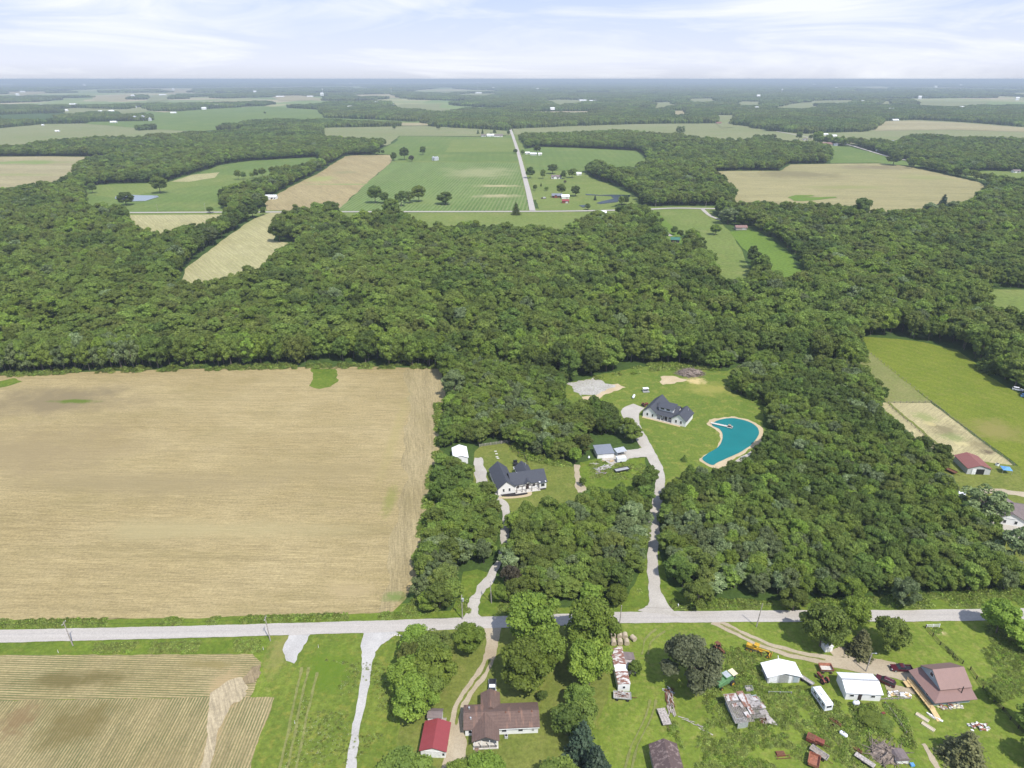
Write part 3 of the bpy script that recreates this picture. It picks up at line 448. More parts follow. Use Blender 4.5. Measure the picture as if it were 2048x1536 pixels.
# ---------------------------------------------------------------- foliage
def foliage(name, a, b, hi=None, transl=0.34, silver=0.0):
    m, t, p, o = newmat(name)
    at = nd(t, 'ShaderNodeAttribute', attribute_name='tint').outputs['Fac']; oi = nd(t, 'ShaderNodeObjectInfo').outputs['Random']
    f = mth(t, 'ADD', mth(t, 'MULTIPLY', at, 0.65), mth(t, 'MULTIPLY', oi, 0.35))
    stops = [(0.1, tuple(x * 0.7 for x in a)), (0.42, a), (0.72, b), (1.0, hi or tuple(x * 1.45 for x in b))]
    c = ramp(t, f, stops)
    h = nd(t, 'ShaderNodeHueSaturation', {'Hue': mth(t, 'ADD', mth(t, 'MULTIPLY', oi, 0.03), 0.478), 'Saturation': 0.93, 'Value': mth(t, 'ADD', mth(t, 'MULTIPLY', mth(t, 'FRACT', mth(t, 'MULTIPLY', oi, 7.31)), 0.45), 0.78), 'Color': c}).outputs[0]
    cset(t, p, h); p.inputs['Roughness'].default_value = 0.6; p.inputs['Specular IOR Level'].default_value = 0.22 + silver
    tr = nd(t, 'ShaderNodeBsdfTranslucent', {'Color': h}); mx = nd(t, 'ShaderNodeMixShader', {0: transl, 1: p.outputs[0], 2: tr.outputs[0]})
    t.links.new(mx.outputs[0], o.inputs[0]); return m
FM = {
 'mid': foliage('mid_green_leaves', (0.130, 0.199, 0.026), (0.194, 0.272, 0.033)),
 'deep': foliage('deep_green_leaves', (0.084, 0.141, 0.020), (0.134, 0.203, 0.027)),
 'bright': foliage('bright_green_leaves', (0.143, 0.230, 0.020), (0.217, 0.314, 0.026)),
 'olive': foliage('olive_leaves', (0.127, 0.176, 0.027), (0.198, 0.243, 0.041)),
 'silver': foliage('silvery_leaves', (0.113, 0.164, 0.047), (0.203, 0.268, 0.096), (0.438, 0.504, 0.256), 0.3, 0.12),
 'fir': foliage('blue_green_needles', (0.035, 0.065, 0.034), (0.06, 0.095, 0.05), transl=0.1),
 'yew': foliage('yellowish_needles', (0.12, 0.135, 0.045), (0.19, 0.20, 0.075), transl=0.1),
 'greyolive': foliage('grey_olive_leaves', (0.12, 0.145, 0.065), (0.185, 0.21, 0.105), (0.30, 0.33, 0.2)),
 'dead': foliage('brown_leaves', (0.10, 0.092, 0.05), (0.15, 0.13, 0.075)),
 'weed': foliage('weed_leaves', (0.20, 0.27, 0.045), (0.26, 0.33, 0.055)),
 'bloom': foliage('pale_flowers', (0.35, 0.38, 0.2), (0.5, 0.5, 0.35)),
}
NR = np.random.default_rng(11)
def leaf_mesh(name, cen, nor, size, tint, extra=None, mats=None, smooth=False):
    """quads of foliage: centres, normals, sizes, tints (numpy); extra = (verts, faces, tint, matindex) solid pieces"""
    n = len(cen); a = np.cross(nor, NR.normal(size=(n, 3))); a /= np.linalg.norm(a, axis=1)[:, None] + 1e-9; b = np.cross(nor, a)
    s = size[:, None]; asp = NR.uniform(0.6, 1.0, (n, 1))
    V = np.stack([cen - a * s - b * s * asp, cen + a * s - b * s * asp * 0.7, cen + a * s * 0.8 + b * s * asp, cen - a * s * 0.9 + b * s * asp * 0.9], 1)
    V[:, 0] += nor * s * 0.25; V[:, 2] += nor * s * -0.3
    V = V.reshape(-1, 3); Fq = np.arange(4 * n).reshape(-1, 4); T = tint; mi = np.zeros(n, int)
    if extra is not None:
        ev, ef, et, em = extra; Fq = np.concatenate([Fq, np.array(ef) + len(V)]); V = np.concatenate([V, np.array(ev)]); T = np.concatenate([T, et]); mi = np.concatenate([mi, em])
    me = bpy.data.meshes.new(name); me.vertices.add(len(V)); me.vertices.foreach_set('co', V.astype(np.float32).ravel())
    me.loops.add(Fq.size); me.loops.foreach_set('vertex_index', Fq.astype(np.int32).ravel())
    me.polygons.add(len(Fq)); me.polygons.foreach_set('loop_start', np.arange(0, Fq.size, 4, dtype=np.int32)); me.polygons.foreach_set('material_index', mi.astype(np.int32))
    me.update(calc_edges=True); at = me.attributes.new('tint', 'FLOAT', 'FACE'); at.data.foreach_set('value', T.astype(np.float32))
    for m in (mats or []): me.materials.append(m)
    return me
def core(lob, k=0.72, nu=8, nv=5):
    """solid hearts of the leaf clumps, so that a crown is not see-through"""
    vs = []; fs = []; ts = []
    for (c, r, tn) in lob:
        b = len(vs)
        for j in range(nv + 1):
            for i in range(nu):
                al = 2 * math.pi * i / nu; be = math.pi * j / nv - math.pi / 2; q = k * NR.uniform(0.85, 1.1)
                vs.append((c[0] + r[0] * q * math.cos(be) * math.cos(al), c[1] + r[1] * q * math.cos(be) * math.sin(al), c[2] + r[2] * q * math.sin(be)))
        fs += [(b + j * nu + i, b + j * nu + (i + 1) % nu, b + (j + 1) * nu + (i + 1) % nu, b + (j + 1) * nu + i) for j in range(nv) for i in range(nu)]
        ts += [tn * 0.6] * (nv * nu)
    return vs, fs, np.array(ts), np.zeros(len(fs), int)
def crown(nl, nq, H=1.0, leaf=0.06, shape='round', solid=True, base=0.28, lobr=(0.26, 0.42), nu=8, nv=5):
    """a crown of radius 1 and height H over the ground, from leaf clumps set on an uneven ellipsoid"""
    lob = []; hz = H * (1 - base) / 2; cz = H * base + hz
    for i in range(nl):
        u = NR.uniform(-0.75, 1) if shape != 'tall' else NR.uniform(-0.95, 1); th = 2.399 * i + NR.uniform(-0.5, 0.5); rr = math.sqrt(max(0, 1 - u * u))
        lr = NR.uniform(*lobr); d = 1 - lr * 0.85; 
        if i % 4 == 3: d *= 0.55
        k = NR.uniform(0.78, 1.12)
        c = np.array([rr * math.cos(th) * d * k, rr * math.sin(th) * d * k, cz + u * hz * (1 - lr * 0.7) * NR.uniform(0.85, 1.08)])
        lob.append((c, np.array([lr, lr, lr * min(1.0, max(0.7, hz * 0.9))]), NR.uniform(0.15, 0.85)))
    cen = []; nor = []; tin = []
    per = max(4, nq // nl)
    for c, r, tn in lob:
        v = NR.normal(size=(per, 3)); v /= np.linalg.norm(v, axis=1)[:, None]; v[:, 2] = np.abs(v[:, 2]) * np.where(NR.random(per) < 0.82, 1, -1)
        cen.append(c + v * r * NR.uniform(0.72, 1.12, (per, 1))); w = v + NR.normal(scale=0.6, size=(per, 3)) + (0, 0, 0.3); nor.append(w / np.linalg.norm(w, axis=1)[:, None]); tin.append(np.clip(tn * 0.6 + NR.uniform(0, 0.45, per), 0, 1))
    cen = np.concatenate(cen); nor = np.concatenate(nor); tin = np.concatenate(tin)
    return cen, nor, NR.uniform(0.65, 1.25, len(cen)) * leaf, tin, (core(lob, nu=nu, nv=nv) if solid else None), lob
def conifer(tiers, nq, H, leaf):
    cen = []; nor = []; tin = []; lob = []
    for k in range(tiers):
        z = H * (0.06 + 0.92 * k / tiers); r = (1 - k / tiers) ** 0.85; nb = max(4, int(9 * r) + 3); per = max(3, int(nq * r / tiers / nb * 1.8))
        for b in range(nb):
            th = 2 * math.pi * b / nb + NR.uniform(-0.3, 0.3) + k; L = r * NR.uniform(0.75, 1.1); tn = NR.uniform(0.1, 0.9)
            s = NR.uniform(0.15, 1, per) ** 0.7; off = NR.normal(scale=0.07, size=(per, 3)) * (0.5 + r)
            cen.append(np.stack([np.cos(th) * s * L, np.sin(th) * s * L, z - s * s * 0.16 * L * H * 0.6 + 0 * s], 1) + off * (1, 1, 0.6))
            w = np.stack([np.cos(th) * 0.5 + 0 * s, np.sin(th) * 0.5 + 0 * s, 1 + 0 * s], 1) + NR.normal(scale=0.45, size=(per, 3)); nor.append(w / np.linalg.norm(w, axis=1)[:, None]); tin.append(np.clip(tn * 0.6 + NR.uniform(0, 0.4, per), 0, 1))
        lob.append((np.array([0, 0, z - 0.03 * H]), np.array([r * 0.62, r * 0.62, H * 0.9 / tiers]), 0.2))
    cen = np.concatenate(cen)
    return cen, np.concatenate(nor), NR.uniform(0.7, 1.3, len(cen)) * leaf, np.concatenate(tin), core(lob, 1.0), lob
def trunk_mb(H, lob, r=0.05, limbs=6):
    mb = MB(); top = H * 0.62; mb.cyl((0, 0, -0.05), (0.01, 0.01, top * 0.5), r * 1.25, r * 0.9, 7, False).cyl((0.01, 0.01, top * 0.5), (0, 0.02, top), r * 0.9, r * 0.45, 7, False)
    for c, rr, tn in lob[:limbs]:
        z0 = top * random.Random(int(c[0] * 999)).uniform(0.45, 0.95); mb.cyl((0, 0, z0), tuple(c), r * 0.42, r * 0.12, 5, False)
    return mb
def mb_mesh(mb, name, mat):
    me = bpy.data.meshes.new(name); me.from_pydata(mb.v, [], mb.f); me.materials.append(mat); return me
# crowns of unit radius: shared meshes
KINDS = {}
def add_kind(key, parts, r=0.05, limbs=7, H=1.0):
    cen, nor, size, tin, ex, lob = parts
    KINDS[key] = (leaf_mesh('crown', cen, nor, size, tin, ex, [FM['mid']]), mb_mesh(trunk_mb(H, lob, r, limbs), 'trunk', M['bark']), H)
for i in range(3): add_kind(f'big{i}', crown(44, 9000, 2.1, 0.042, base=0.22, lobr=(0.2, 0.36)), 0.045, 12, 2.1)
for i in range(4): add_kind(f'mid{i}', crown(36, 4200, 2.3, 0.055, base=0.18, lobr=(0.2, 0.36)), 0.05, 6, 2.3)
for i in range(3): add_kind(f'young{i}', crown(36, 4000, 3.1, 0.054, 'tall', base=0.08, lobr=(0.2, 0.38)), 0.04, 6, 3.1)
for i in range(2): add_kind(f'fir{i}', conifer(13, 4200, 2.7, 0.055), 0.05, 0, 2.7)
for i in range(2): add_kind(f'spread{i}', crown(40, 9000, 1.75, 0.036, base=0.14, lobr=(0.18, 0.34)), 0.05, 14, 1.75)
for i in range(2): add_kind(f'open{i}', crown(34, 3600, 2.2, 0.05, base=0.15, lobr=(0.16, 0.3), solid=False), 0.05, 26, 2.2)
def tree_obj(key, x, y, R_, H_, fol, label, cat='tree', group=None, name='leafy_tree', rz=None):
    cm_, tm_, h0 = KINDS[key]; e = empty(name, (x, y, 0), rnd.uniform(0, 6.28) if rz is None else rz, label, cat, group)
    for nm, me in (('crown', cm_), ('trunk', tm_)):
        o = bpy.data.objects.new(nm, me); link(o, e); o.scale = (R_, R_, H_ / h0)
        if nm == 'crown': o.material_slots[0].link = 'OBJECT'; o.material_slots[0].material = FM[fol]
    return e
TREEPOS = []                                       # (x, y, r) already taken
def tree_px(bx, by, h, r, key, fol, label, name='leafy_tree', group=None, cat='tree', label_=None):
    g = G(bx, by); TREEPOS.append((g.x, g.y, r)); return tree_obj(key, g.x, g.y, r, h, fol, label, cat, group, name)
def tree_pp(bx, by, hpx, wpx, key, fol, label, name='leafy_tree', group=None):
    """far tree given by its foot and its height and width in pixels"""
    g = G(bx, by); dep = g.y * math.cos(PITCH) + HC * math.sin(PITCH); r = wpx / F * dep / 2
    a = G(bx, by - hpx); h = HC * (1 - g.y / a.y) if a.y > 0 else 15
    return tree_px(bx, by, max(5, h), r, key, fol, label, name, group)
# ---------------------------------------------------------------- single trees one can point to
TP = tree_px
TP(1066, 1290, 18, 7.9, 'big0', 'bright', 'tallest bright green maple between the road and the brown-roofed ranch house')
TP(1054, 1374, 14, 7.4, 'big0', 'bright', 'broad bright green maple beside the white pickup', )
TP(1094, 1345, 13.5, 5.6, 'big2', 'bright', 'rounded green tree tucked behind the broad maple by the pickup')
TP(1180, 1306, 18, 7.8, 'big0', 'bright', 'big bright green tree left of the stacked hay bales')
TP(1178, 1368, 14, 6.4, 'big1', 'bright', 'green tree left of the long rusty-roofed shed')
TP(1378, 1372, 14.5, 8.4, 'spread0', 'greyolive', 'wide grey-green tree spreading over the junk in the farmyard')
TP(833, 1308, 9, 4.8, 'big0', 'bright', 'bright tree at the roadside right of the white gravel drive')
TP(878, 1312, 8, 5.0, 'open0', 'olive', 'thin olive tree between two leafy trees by the road')
TP(939, 1303, 9.5, 4.6, 'big2', 'bright', 'round bright tree where the two-track lane meets the road')
TP(870, 1378, 13, 6.0, 'big1', 'bright', 'green tree standing left of the curve in the dirt lane')
TP(828, 1345, 10, 4.4, 'open1', 'olive', 'dull olive tree beside the rough meadow')
TP(832, 1434, 12, 6.0, 'big0', 'bright', 'bright green tree just above the small grey-roofed shed')
TP(815, 1580, 9, 7.0, 'big1', 'mid', 'green tree hanging over the corner of the red-roofed garage')
TP(972, 1572, 8, 5.0, 'big2', 'bright', 'bright green tree in front of the ranch house porch')
TP(922, 1572, 6, 4.0, 'big0', 'bright', 'low bright tree at the foot of the dirt lane')
TP(1158, 1418, 7, 4.2, 'mid0', 'mid', 'bushy tree on the east side of the ranch house lawn')
TP(1168, 1455, 8, 3.8, 'mid1', 'mid', 'bushy tree above the blue-green spruce')
TP(1163, 1515, 13, 4.4, 'fir0', 'fir', 'tall blue-green spruce at the edge of the ranch house lawn', 'conifer_tree')
TP(1190, 1560, 12, 4.6, 'fir1', 'fir', 'blue-green spruce at the bottom edge beside the brown barn', 'conifer_tree')
TP(1120, 1590, 8, 6.0, 'mid2', 'mid', 'spreading tree at the bottom edge of the ranch house lawn')
TP(1084, 1400, 3, 1.5, 'mid3', 'deep', 'small dark round shrub in the ranch house lawn', 'shrub', None, 'shrub')
TP(1268, 1352, 5.5, 2.0, 'mid1', 'mid', 'small tree growing out of the rusty-roofed shed')
TP(1640, 1292, 14, 6.6, 'big0', 'mid', 'big green tree shading the road by the farm drive')
TP(1700, 1262, 12, 4.6, 'big2', 'bright', 'bright green tree behind the yellowish conifer')
TP(1718, 1308, 9.5, 3.9, 'fir1', 'yew', 'yellowish green conifer next to the farm drive', 'conifer_tree')
TP(1772, 1300, 11.5, 5.3, 'spread1', 'mid', 'round dense tree by the road above the maroon pickup')
TP(1992, 1266, 11, 5.2, 'big1', 'bright', 'roadside tree beyond the overgrown farm fence')
TP(2040, 1290, 7, 5.2, 'mid2', 'bright', 'leafy bush at the right edge below the road', 'shrub', None, 'shrub')
TP(1988, 1403, 5, 2.7, 'big2', 'mid', 'small round tree right of the dusty maroon farmhouse roof')
TP(1925, 1522, 10, 5.6, 'fir0', 'yew', 'large ragged conifer at the bottom right of the farmyard', 'conifer_tree')
TP(2060, 1465, 8, 4.4, 'mid0', 'mid', 'tree at the right edge below the fence line')
TP(2075, 1530, 8, 4.6, 'mid1', 'mid', 'tree at the bottom right corner')
TP(1742, 1445, 1.8, 3.4, 'mid2', 'bright', 'low tangled bush below the long white garage', 'shrub', None, 'shrub')
TP(1765, 1452, 1.6, 2.8, 'mid3', 'mid', 'low bush right of the white tank', 'shrub', None, 'shrub')
TP(880, 1218, 10, 4.6, 'mid1', 'mid', 'green tree alone at the end of the thicket beside the gravel drive')
TP(857, 1222, 7, 3.2, 'big0', 'bright', 'small bright tree at the corner of the stubble field')
TP(905, 1205, 8.5, 3.8, 'mid3', 'mid', 'green tree left of the gravel drive mouth')
TP(1004, 1204, 6, 2.9, 'big1', 'bright', 'small bright tree right of the leaning power pole')
TP(1232, 1210, 7, 3.6, 'big2', 'bright', 'bright tree at the lower corner of the thicket by the long gravel drive')
TP(1395, 1212, 9, 4.8, 'spread0', 'mid', 'dark round tree on the grass right of the long gravel drive')
TP(1585, 1222, 8, 4.4, 'spread1', 'mid', 'tree at the roadside edge of the dense thicket')
TP(1700, 1205, 9, 4.0, 'spread1', 'bright', 'bright tree at the roadside thicket behind the big shade tree')
TP(1805, 1212, 10, 4.4, 'spread0', 'silver', 'silvery tree at the roadside edge of the thicket')
TP(909, 795, 15, 6.4, 'spread0', 'silver', 'silvery tree at the top corner of the stubble field')
TP(1765, 800, 7.5, 2.6, 'young0', 'deep', 'lone dark upright tree on the grazed pasture')
TP(1958, 1042, 15, 8.4, 'open0', 'silver', 'large silvery tree in front of the maroon-roofed barn')
TP(2022, 1122, 13, 6.0, 'open1', 'silver', 'silvery tree in front of the grey-roofed house at the right edge')
TP(1980, 742, 17, 8, 'fir1', 'deep', 'large dark pine at the edge of the bright pasture', 'conifer_tree')
TP(2030, 772, 15, 8, 'mid0', 'mid', 'leafy tree right of the large dark pine')
TP(1165, 972, 4, 1.7, 'mid1', 'mid', 'small tree on bare dirt beside the house lawn')
TP(1368, 922, 3.2, 1.6, 'fir0', 'mid', 'young tree on the lawn left of the teal pond')
TP(1225, 1140, 10, 4.4, 'open0', 'silver', 'silvery tree in the thicket left of the long gravel drive')
TP(1022, 1178, 9, 3.6, 'open1', 'dead', 'bare brown-twigged tree beside the gravel drive')
TQ = tree_pp
for a in [
 (321, 387, 36, 33, 'big0', 'mid', 'large lone tree casting shade behind the pale pond'), (253, 411, 27, 32, 'spread0', 'deep', 'round dark tree at the shore of the pale pond'),
 (186, 387, 22, 17, 'big1', 'deep', 'lone tree in the meadow left of the pale pond'), (150, 388, 22, 20, 'mid2', 'mid', 'tree at the wood edge left of the lone meadow tree'),
 (454, 402, 22, 17, 'mid1', 'mid', 'tree at the corner of the bean field by the white-roofed house'), (450, 411, 11, 10, 'mid0', 'deep', 'small tree under the corner tree of the bean field'),
 (421, 427, 14, 14, 'mid2', 'deep', 'dark bush by the road below the bean field'), (453, 427, 13, 11, 'mid3', 'deep', 'small tree on the road verge near the hedgerow'),
 (527, 431, 18, 13, 'mid1', 'deep', 'tree where the hedgerow meets the distant road'), (663, 436, 34, 38, 'big2', 'deep', 'dark round tree on the road at the corner of the brown field'),
 (620, 436, 17, 18, 'mid0', 'deep', 'small tree left of the dark round roadside tree'), (560, 484, 44, 40, 'big0', 'deep', 'tall dark tree at the tip of the tan stubble'),
 (751, 407, 36, 30, 'big1', 'deep', 'tall dark tree at the left end of the field grove'), (770, 407, 23, 22, 'mid2', 'deep', 'lower tree leaning on the tall dark grove tree'),
 (783, 434, 38, 36, 'big0', 'mid', 'bright tree on the road beside the grey roof'), (803, 413, 32, 26, 'mid1', 'deep', 'middle tree of the field grove'), (820, 407, 27, 22, 'open0', 'mid', 'loose-crowned tree in the field grove'),
 (838, 404, 34, 28, 'big2', 'mid', 'right end tree of the field grove'), (891, 409, 25, 36, 'spread1', 'deep', 'lone round tree on the striped field above the wood'),
 (788, 322, 18, 13, 'mid0', 'deep', 'first tree by the abandoned farmstead on the fields'), (809, 320, 26, 19, 'big1', 'deep', 'tallest tree of the abandoned farmstead'), (823, 323, 12, 14, 'open1', 'dead', 'brownish thin tree of the abandoned farmstead'),
 (846, 310, 18, 15, 'mid1', 'deep', 'tree just left of the grain bins'), (789, 259, 9, 9, 'mid1', 'deep', 'left of two lone trees on the far pale field'), (877, 259, 10, 10, 'mid1', 'deep', 'right of two lone trees on the far pale field'),
 (530, 228, 5, 5, 'mid1', 'deep', 'tiny lone tree in the far green field'), (1031, 307, 9, 9, 'mid3', 'deep', 'dark tree at the bend of the straight road'), (1045, 309, 9, 9, 'mid0', 'deep', 'small tree left of the white roadside buildings'),
 (1074, 306, 16, 16, 'mid1', 'deep', 'tree behind the white roadside buildings'), (1060, 357, 24, 19, 'big0', 'deep', 'first dark tree right of the straight road'), (1086, 358, 20, 13, 'mid2', 'mid', 'tree left of the tan house'),
 (1105, 348, 20, 22, 'big1', 'deep', 'dark tree behind the tan house'), (1127, 358, 17, 13, 'mid0', 'deep', 'tree at the right wall of the tan house'), (1144, 356, 20, 20, 'mid1', 'mid', 'round tree right of the tan house'),
 (1070, 381, 12, 9, 'mid0', 'deep', 'small tree in the roadside meadow'), (1082, 373, 8, 5, 'fir0', 'deep', 'tiny conifer in the roadside meadow'), (1093, 382, 10, 10, 'open0', 'mid', 'sparse small tree in the roadside meadow'), (1130, 367, 5, 6, 'mid0', 'dead', 'reddish small tree in the roadside meadow'),
 (1122, 390, 23, 20, 'big2', 'mid', 'tree behind the house with the red porch'), (1151, 393, 22, 22, 'mid2', 'deep', 'dark tree right of the white garage'), (1190, 401, 12, 7, 'fir1', 'fir', 'small spruce on the tongue of land in the dark pond', 'conifer_tree'),
 (1175, 420, 13, 12, 'mid0', 'deep', 'dark bush on the distant road by the small pond'), (1032, 430, 27, 20, 'fir0', 'mid', 'pointed tree by the junction with the straight road'), (1310, 395, 20, 26, 'mid1', 'silver', 'grey-green tree at the grove edge by the dark pond'),
 (1786, 331, 27, 30, 'big0', 'deep', 'pair-crowned dark tree at the corner of the far beige field'), (1822, 337, 19, 13, 'mid0', 'deep', 'tree right of the dark corner tree of the beige field'), (1597, 280, 17, 15, 'mid1', 'mid', 'lone tree on the far road'),
 (1634, 289, 27, 24, 'big1', 'mid', 'large tree in the far hamlet'), (1657, 287, 9, 10, 'mid0', 'deep', 'dark round tree beside the pink-roofed building'), (1621, 279, 10, 10, 'mid1', 'deep', 'tree at the left of the far hamlet'), (1660, 278, 9, 10, 'mid3', 'deep', 'tree among the white sheds of the far hamlet'), (2004, 366, 17, 26, 'mid2', 'mid', 'bushy tree by the far right road'), (1957, 398, 17, 20, 'mid1', 'deep', 'dark tree at the edge of the beige field'), 
 (1638, 430, 24, 22, 'mid1', 'deep', 'roadside tree below the beige field'), (1656, 432, 13, 12, 'mid3', 'deep', 'small roadside tree below the beige field'), (1347, 500, 2, 2, 'mid0', 'mid', 'x') ,
 (1375, 502, 36, 26, 'big2', 'deep', 'dark tree beside the green-roofed cabin'), (1348, 470, 18, 14, 'mid0', 'deep', 'tree above the green-roofed cabin'), (1360, 476, 16, 14, 'mid2', 'deep', 'tree behind the green-roofed cabin'), (1315, 436, 13, 12, 'mid1', 'mid', 'bush beside the lane to the cabin'), (1323, 447, 12, 10, 'mid2', 'mid', 'second bush beside the lane to the cabin'),
 (1455, 448, 32, 40, 'mid2', 'silver', 'pale tree by the road left of the brown-roofed shed'), (1478, 444, 34, 38, 'big0', 'mid', 'large tree behind the brown-roofed shed'), (1430, 470, 22, 22, 'mid0', 'mid', 'top tree of the hedge between the two hay meadows'), (1398, 530, 34, 44, 'big1', 'mid', 'broad tree at the foot of the long meadow'),
 (982, 270, 6, 6, 'fir0', 'deep', 'conifer in front of the white farmstead', 'conifer_tree'), (956, 268, 10, 6, 'fir1', 'deep', 'left conifer of the white farmstead', 'conifer_tree'), (965, 268, 11, 6, 'fir0', 'deep', 'second conifer of the white farmstead', 'conifer_tree'), (989, 266, 12, 8, 'fir1', 'deep', 'pointed conifer behind the white farmstead', 'conifer_tree'), (1017, 270, 9, 7, 'mid1', 'deep', 'tree between the white farmstead and the straight road'),
 (1880, 432, 46, 34, 'fir0', 'fir', 'tall ragged spruce standing above the right-hand wood', 'conifer_tree'), (1720, 440, 45, 38, 'big1', 'deep', 'dark dome-shaped tree standing above the wood by the beige field'), (1692, 450, 34, 34, 'big0', 'deep', 'dark tree left of the dome-shaped one'),
 (1360, 272, 22, 20, 'open0', 'silver', 'pale half-bare tree rising over the far grove')]:
    if a[6] != 'x': tree_pp(*a[:7], *(a[7:8] or ('leafy_tree',)))
TP(815, 1385, 11, 5.4, 'big2', 'bright', 'bright green tree on the meadow side of the tree column')
TP(862, 1345, 12, 5.2, 'big0', 'mid', 'tall mid-green tree in the heart of the tree column')
TP(1135, 1470, 9, 4.6, 'mid1', 'deep', 'dark bushy tree left of the tall blue-green spruce')
TP(845, 1335, 9.5, 4.6, 'big1', 'mid', 'mid-green tree filling the gap in the tree column by the meadow')
TP(856, 1405, 11, 4.6, 'big2', 'mid', 'mid-green tree above the small grey-roofed shed, nearer the lane')
# ---------------------------------------------------------------- the woods
def inside(px_, py_, poly):
    x = poly[:, 0]; y = poly[:, 1]; x2 = np.roll(x, -1); y2 = np.roll(y, -1); r = np.zeros(len(px_), bool)
    bb = (px_ >= x.min()) & (px_ <= x.max()) & (py_ >= y.min()) & (py_ <= y.max()); ix = np.where(bb)[0]
    if not len(ix): return r
    X = px_[ix][:, None]; Y = py_[ix][:, None]
    for s in range(0, len(ix), 20000):
        xx = X[s:s + 20000]; yy = Y[s:s + 20000]
        c = ((y[None] > yy) != (y2[None] > yy)) & (xx < (x2 - x)[None] * (yy - y[None]) / ((y2 - y)[None] + 1e-12) + x[None])
        r[ix[s:s + 20000]] = c.sum(1) % 2 == 1
    return r
def vnoise(x, y, s, seed):
    """smooth value noise on numpy arrays"""
    x = x / s + seed * 17.3; y = y / s - seed * 9.1; xi = np.floor(x).astype(int); yi = np.floor(y).astype(int); fx = x - xi; fy = y - yi
    fx = fx * fx * (3 - 2 * fx); fy = fy * fy * (3 - 2 * fy)
    h = lambda a, b: (np.sin(a * 127.1 + b * 311.7 + seed * 74.7) * 43758.5453) % 1.0
    return (h(xi, yi) * (1 - fx) + h(xi + 1, yi) * fx) * (1 - fy) + (h(xi, yi + 1) * (1 - fx) + h(xi + 1, yi + 1) * fx) * fy
FR = [np.array([tuple(G(*p).to_2d()) for p in q]) for q in FREE] if 'FREE' in globals() else []
def scatter(y0, y1, sp, margin, seed, xm=1.12, rad=0.0):
    g = np.random.default_rng(seed); w = y1 * 0.75 * xm + 60
    xs_ = np.arange(-w, w, sp); ys_ = np.arange(y0, y1, sp * 0.9); X, Y = np.meshgrid(xs_, ys_); X = X + (np.arange(len(ys_)) % 2)[:, None] * sp / 2
    X = X.ravel() + g.uniform(-.36, .36, X.size) * sp; Y = Y.ravel() + g.uniform(-.36, .36, Y.size) * sp
    k = np.abs(X) < Y * 0.75 * xm + 90; X = X[k]; Y = Y[k]; bad = np.zeros(len(X), bool)
    for p in OPEN:
        if p[:, 1].max() < y0 - margin or p[:, 1].min() > y1 + margin: continue
        for dx, dy in ((0, 0), (margin, 0), (-margin, 0), (0, margin), (0, -margin)): bad |= inside(X + dx, Y + dy, p)
    for (tx, ty, tr) in TREEPOS:
        if y0 - 20 < ty < y1 + 20: bad |= (X - tx) ** 2 + (Y - ty) ** 2 < (tr * 0.9 + rad * 0.5) ** 2
    return X[~bad], Y[~bad], g
ROADN = G(1500, 1221).y
for bx, by, br in ((1206, 895, 11), (1204, 905, 8), (922, 915, 11), (938, 925, 6), (1241, 900, 6), (1352, 500, 14), (1352, 515, 12), (1350, 483, 12), (2005, 1040, 16), (1483, 458, 16), (541, 396, 22), (744, 436, 16), (787, 437, 20), (1204, 430, 16)):
    g_ = G(bx, by); TREEPOS.append((g_.x, g_.y, br))
# young thickets near the houses: dense, low
X, Y, g = scatter(ROADN + 6, 372, 4.3, 2.0, 5, 1.15, 2.5)
px_, py_, dep = PX(X, Y, 0)
old = py_ < 745 + 25 * np.sin(X / 30)              # the old wood begins about here
old |= (px_ > 1700) & (py_ < 760) & (px_ > 1900)
strip_w = (px_ < 1000) & (py_ > 700)
keep = ~(old & (g.random(len(X)) < 0.55)); X, Y, px_, py_, dep, old = [a[keep] for a in (X, Y, px_, py_, dep, old)]
rr = np.where(old, g.uniform(3.6, 5.4, len(X)), g.uniform(2.1, 3.5, len(X))); hh = np.where(old, g.uniform(14, 19, len(X)), g.uniform(6.5, 10.5, len(X)))
edge_t = (py_ > 600) & (py_ < 760) & (px_ < 900); hh[edge_t] = g.uniform(15, 19, edge_t.sum()); rr[edge_t] = g.uniform(3.4, 5.2, edge_t.sum())
n1 = vnoise(X, Y, 28, 1); n2 = vnoise(X, Y, 14, 2)
fol = []
for i in range(len(X)):
    q = g.random()
    sil = 0.12 + 0.75 * (n1[i] > 0.56) * (1 if px_[i] < 1720 else 0.3)
    fol.append('silver' if (not old[i] and q < sil * 0.55) else 'bright' if q > 0.93 or (n2[i] > 0.83 and q > 0.4) else 'deep' if n1[i] < 0.3 else 'olive' if n2[i] < 0.2 else 'mid')
NEAR = dict(X=X, Y=Y, r=rr, h=hh, f=np.array(fol), old=old, px=px_, py=py_, dep=dep)
vis = (px_ > -30) & (px_ < 2078) & (py_ < 1560)
size = np.where(vis, rr / dep + hh * 0.0 / dep, 0)
N_IND = 300 - len([o for o in COL.objects if o.name.startswith('leafy_tree')])
size *= g.uniform(0.85, 1.15, len(size))
ind = set(np.argsort(-size)[:max(0, N_IND)].tolist())
WOODS = [((0, 1010, 800, 1260), 'between the stubble field and the first gravel drive'), ((990, 1320, 985, 1260), 'between the two gravel drives'), ((1300, 1620, 930, 1260), 'right of the long gravel drive'), ((1600, 2090, 780, 1260), 'between the pond clearing and the paddock'), ((900, 1300, 700, 960), 'behind the charcoal-roofed house')]
FW = {'mid': 'green', 'deep': 'dark green', 'bright': 'bright yellow-green', 'olive': 'olive green', 'silver': 'silvery'}
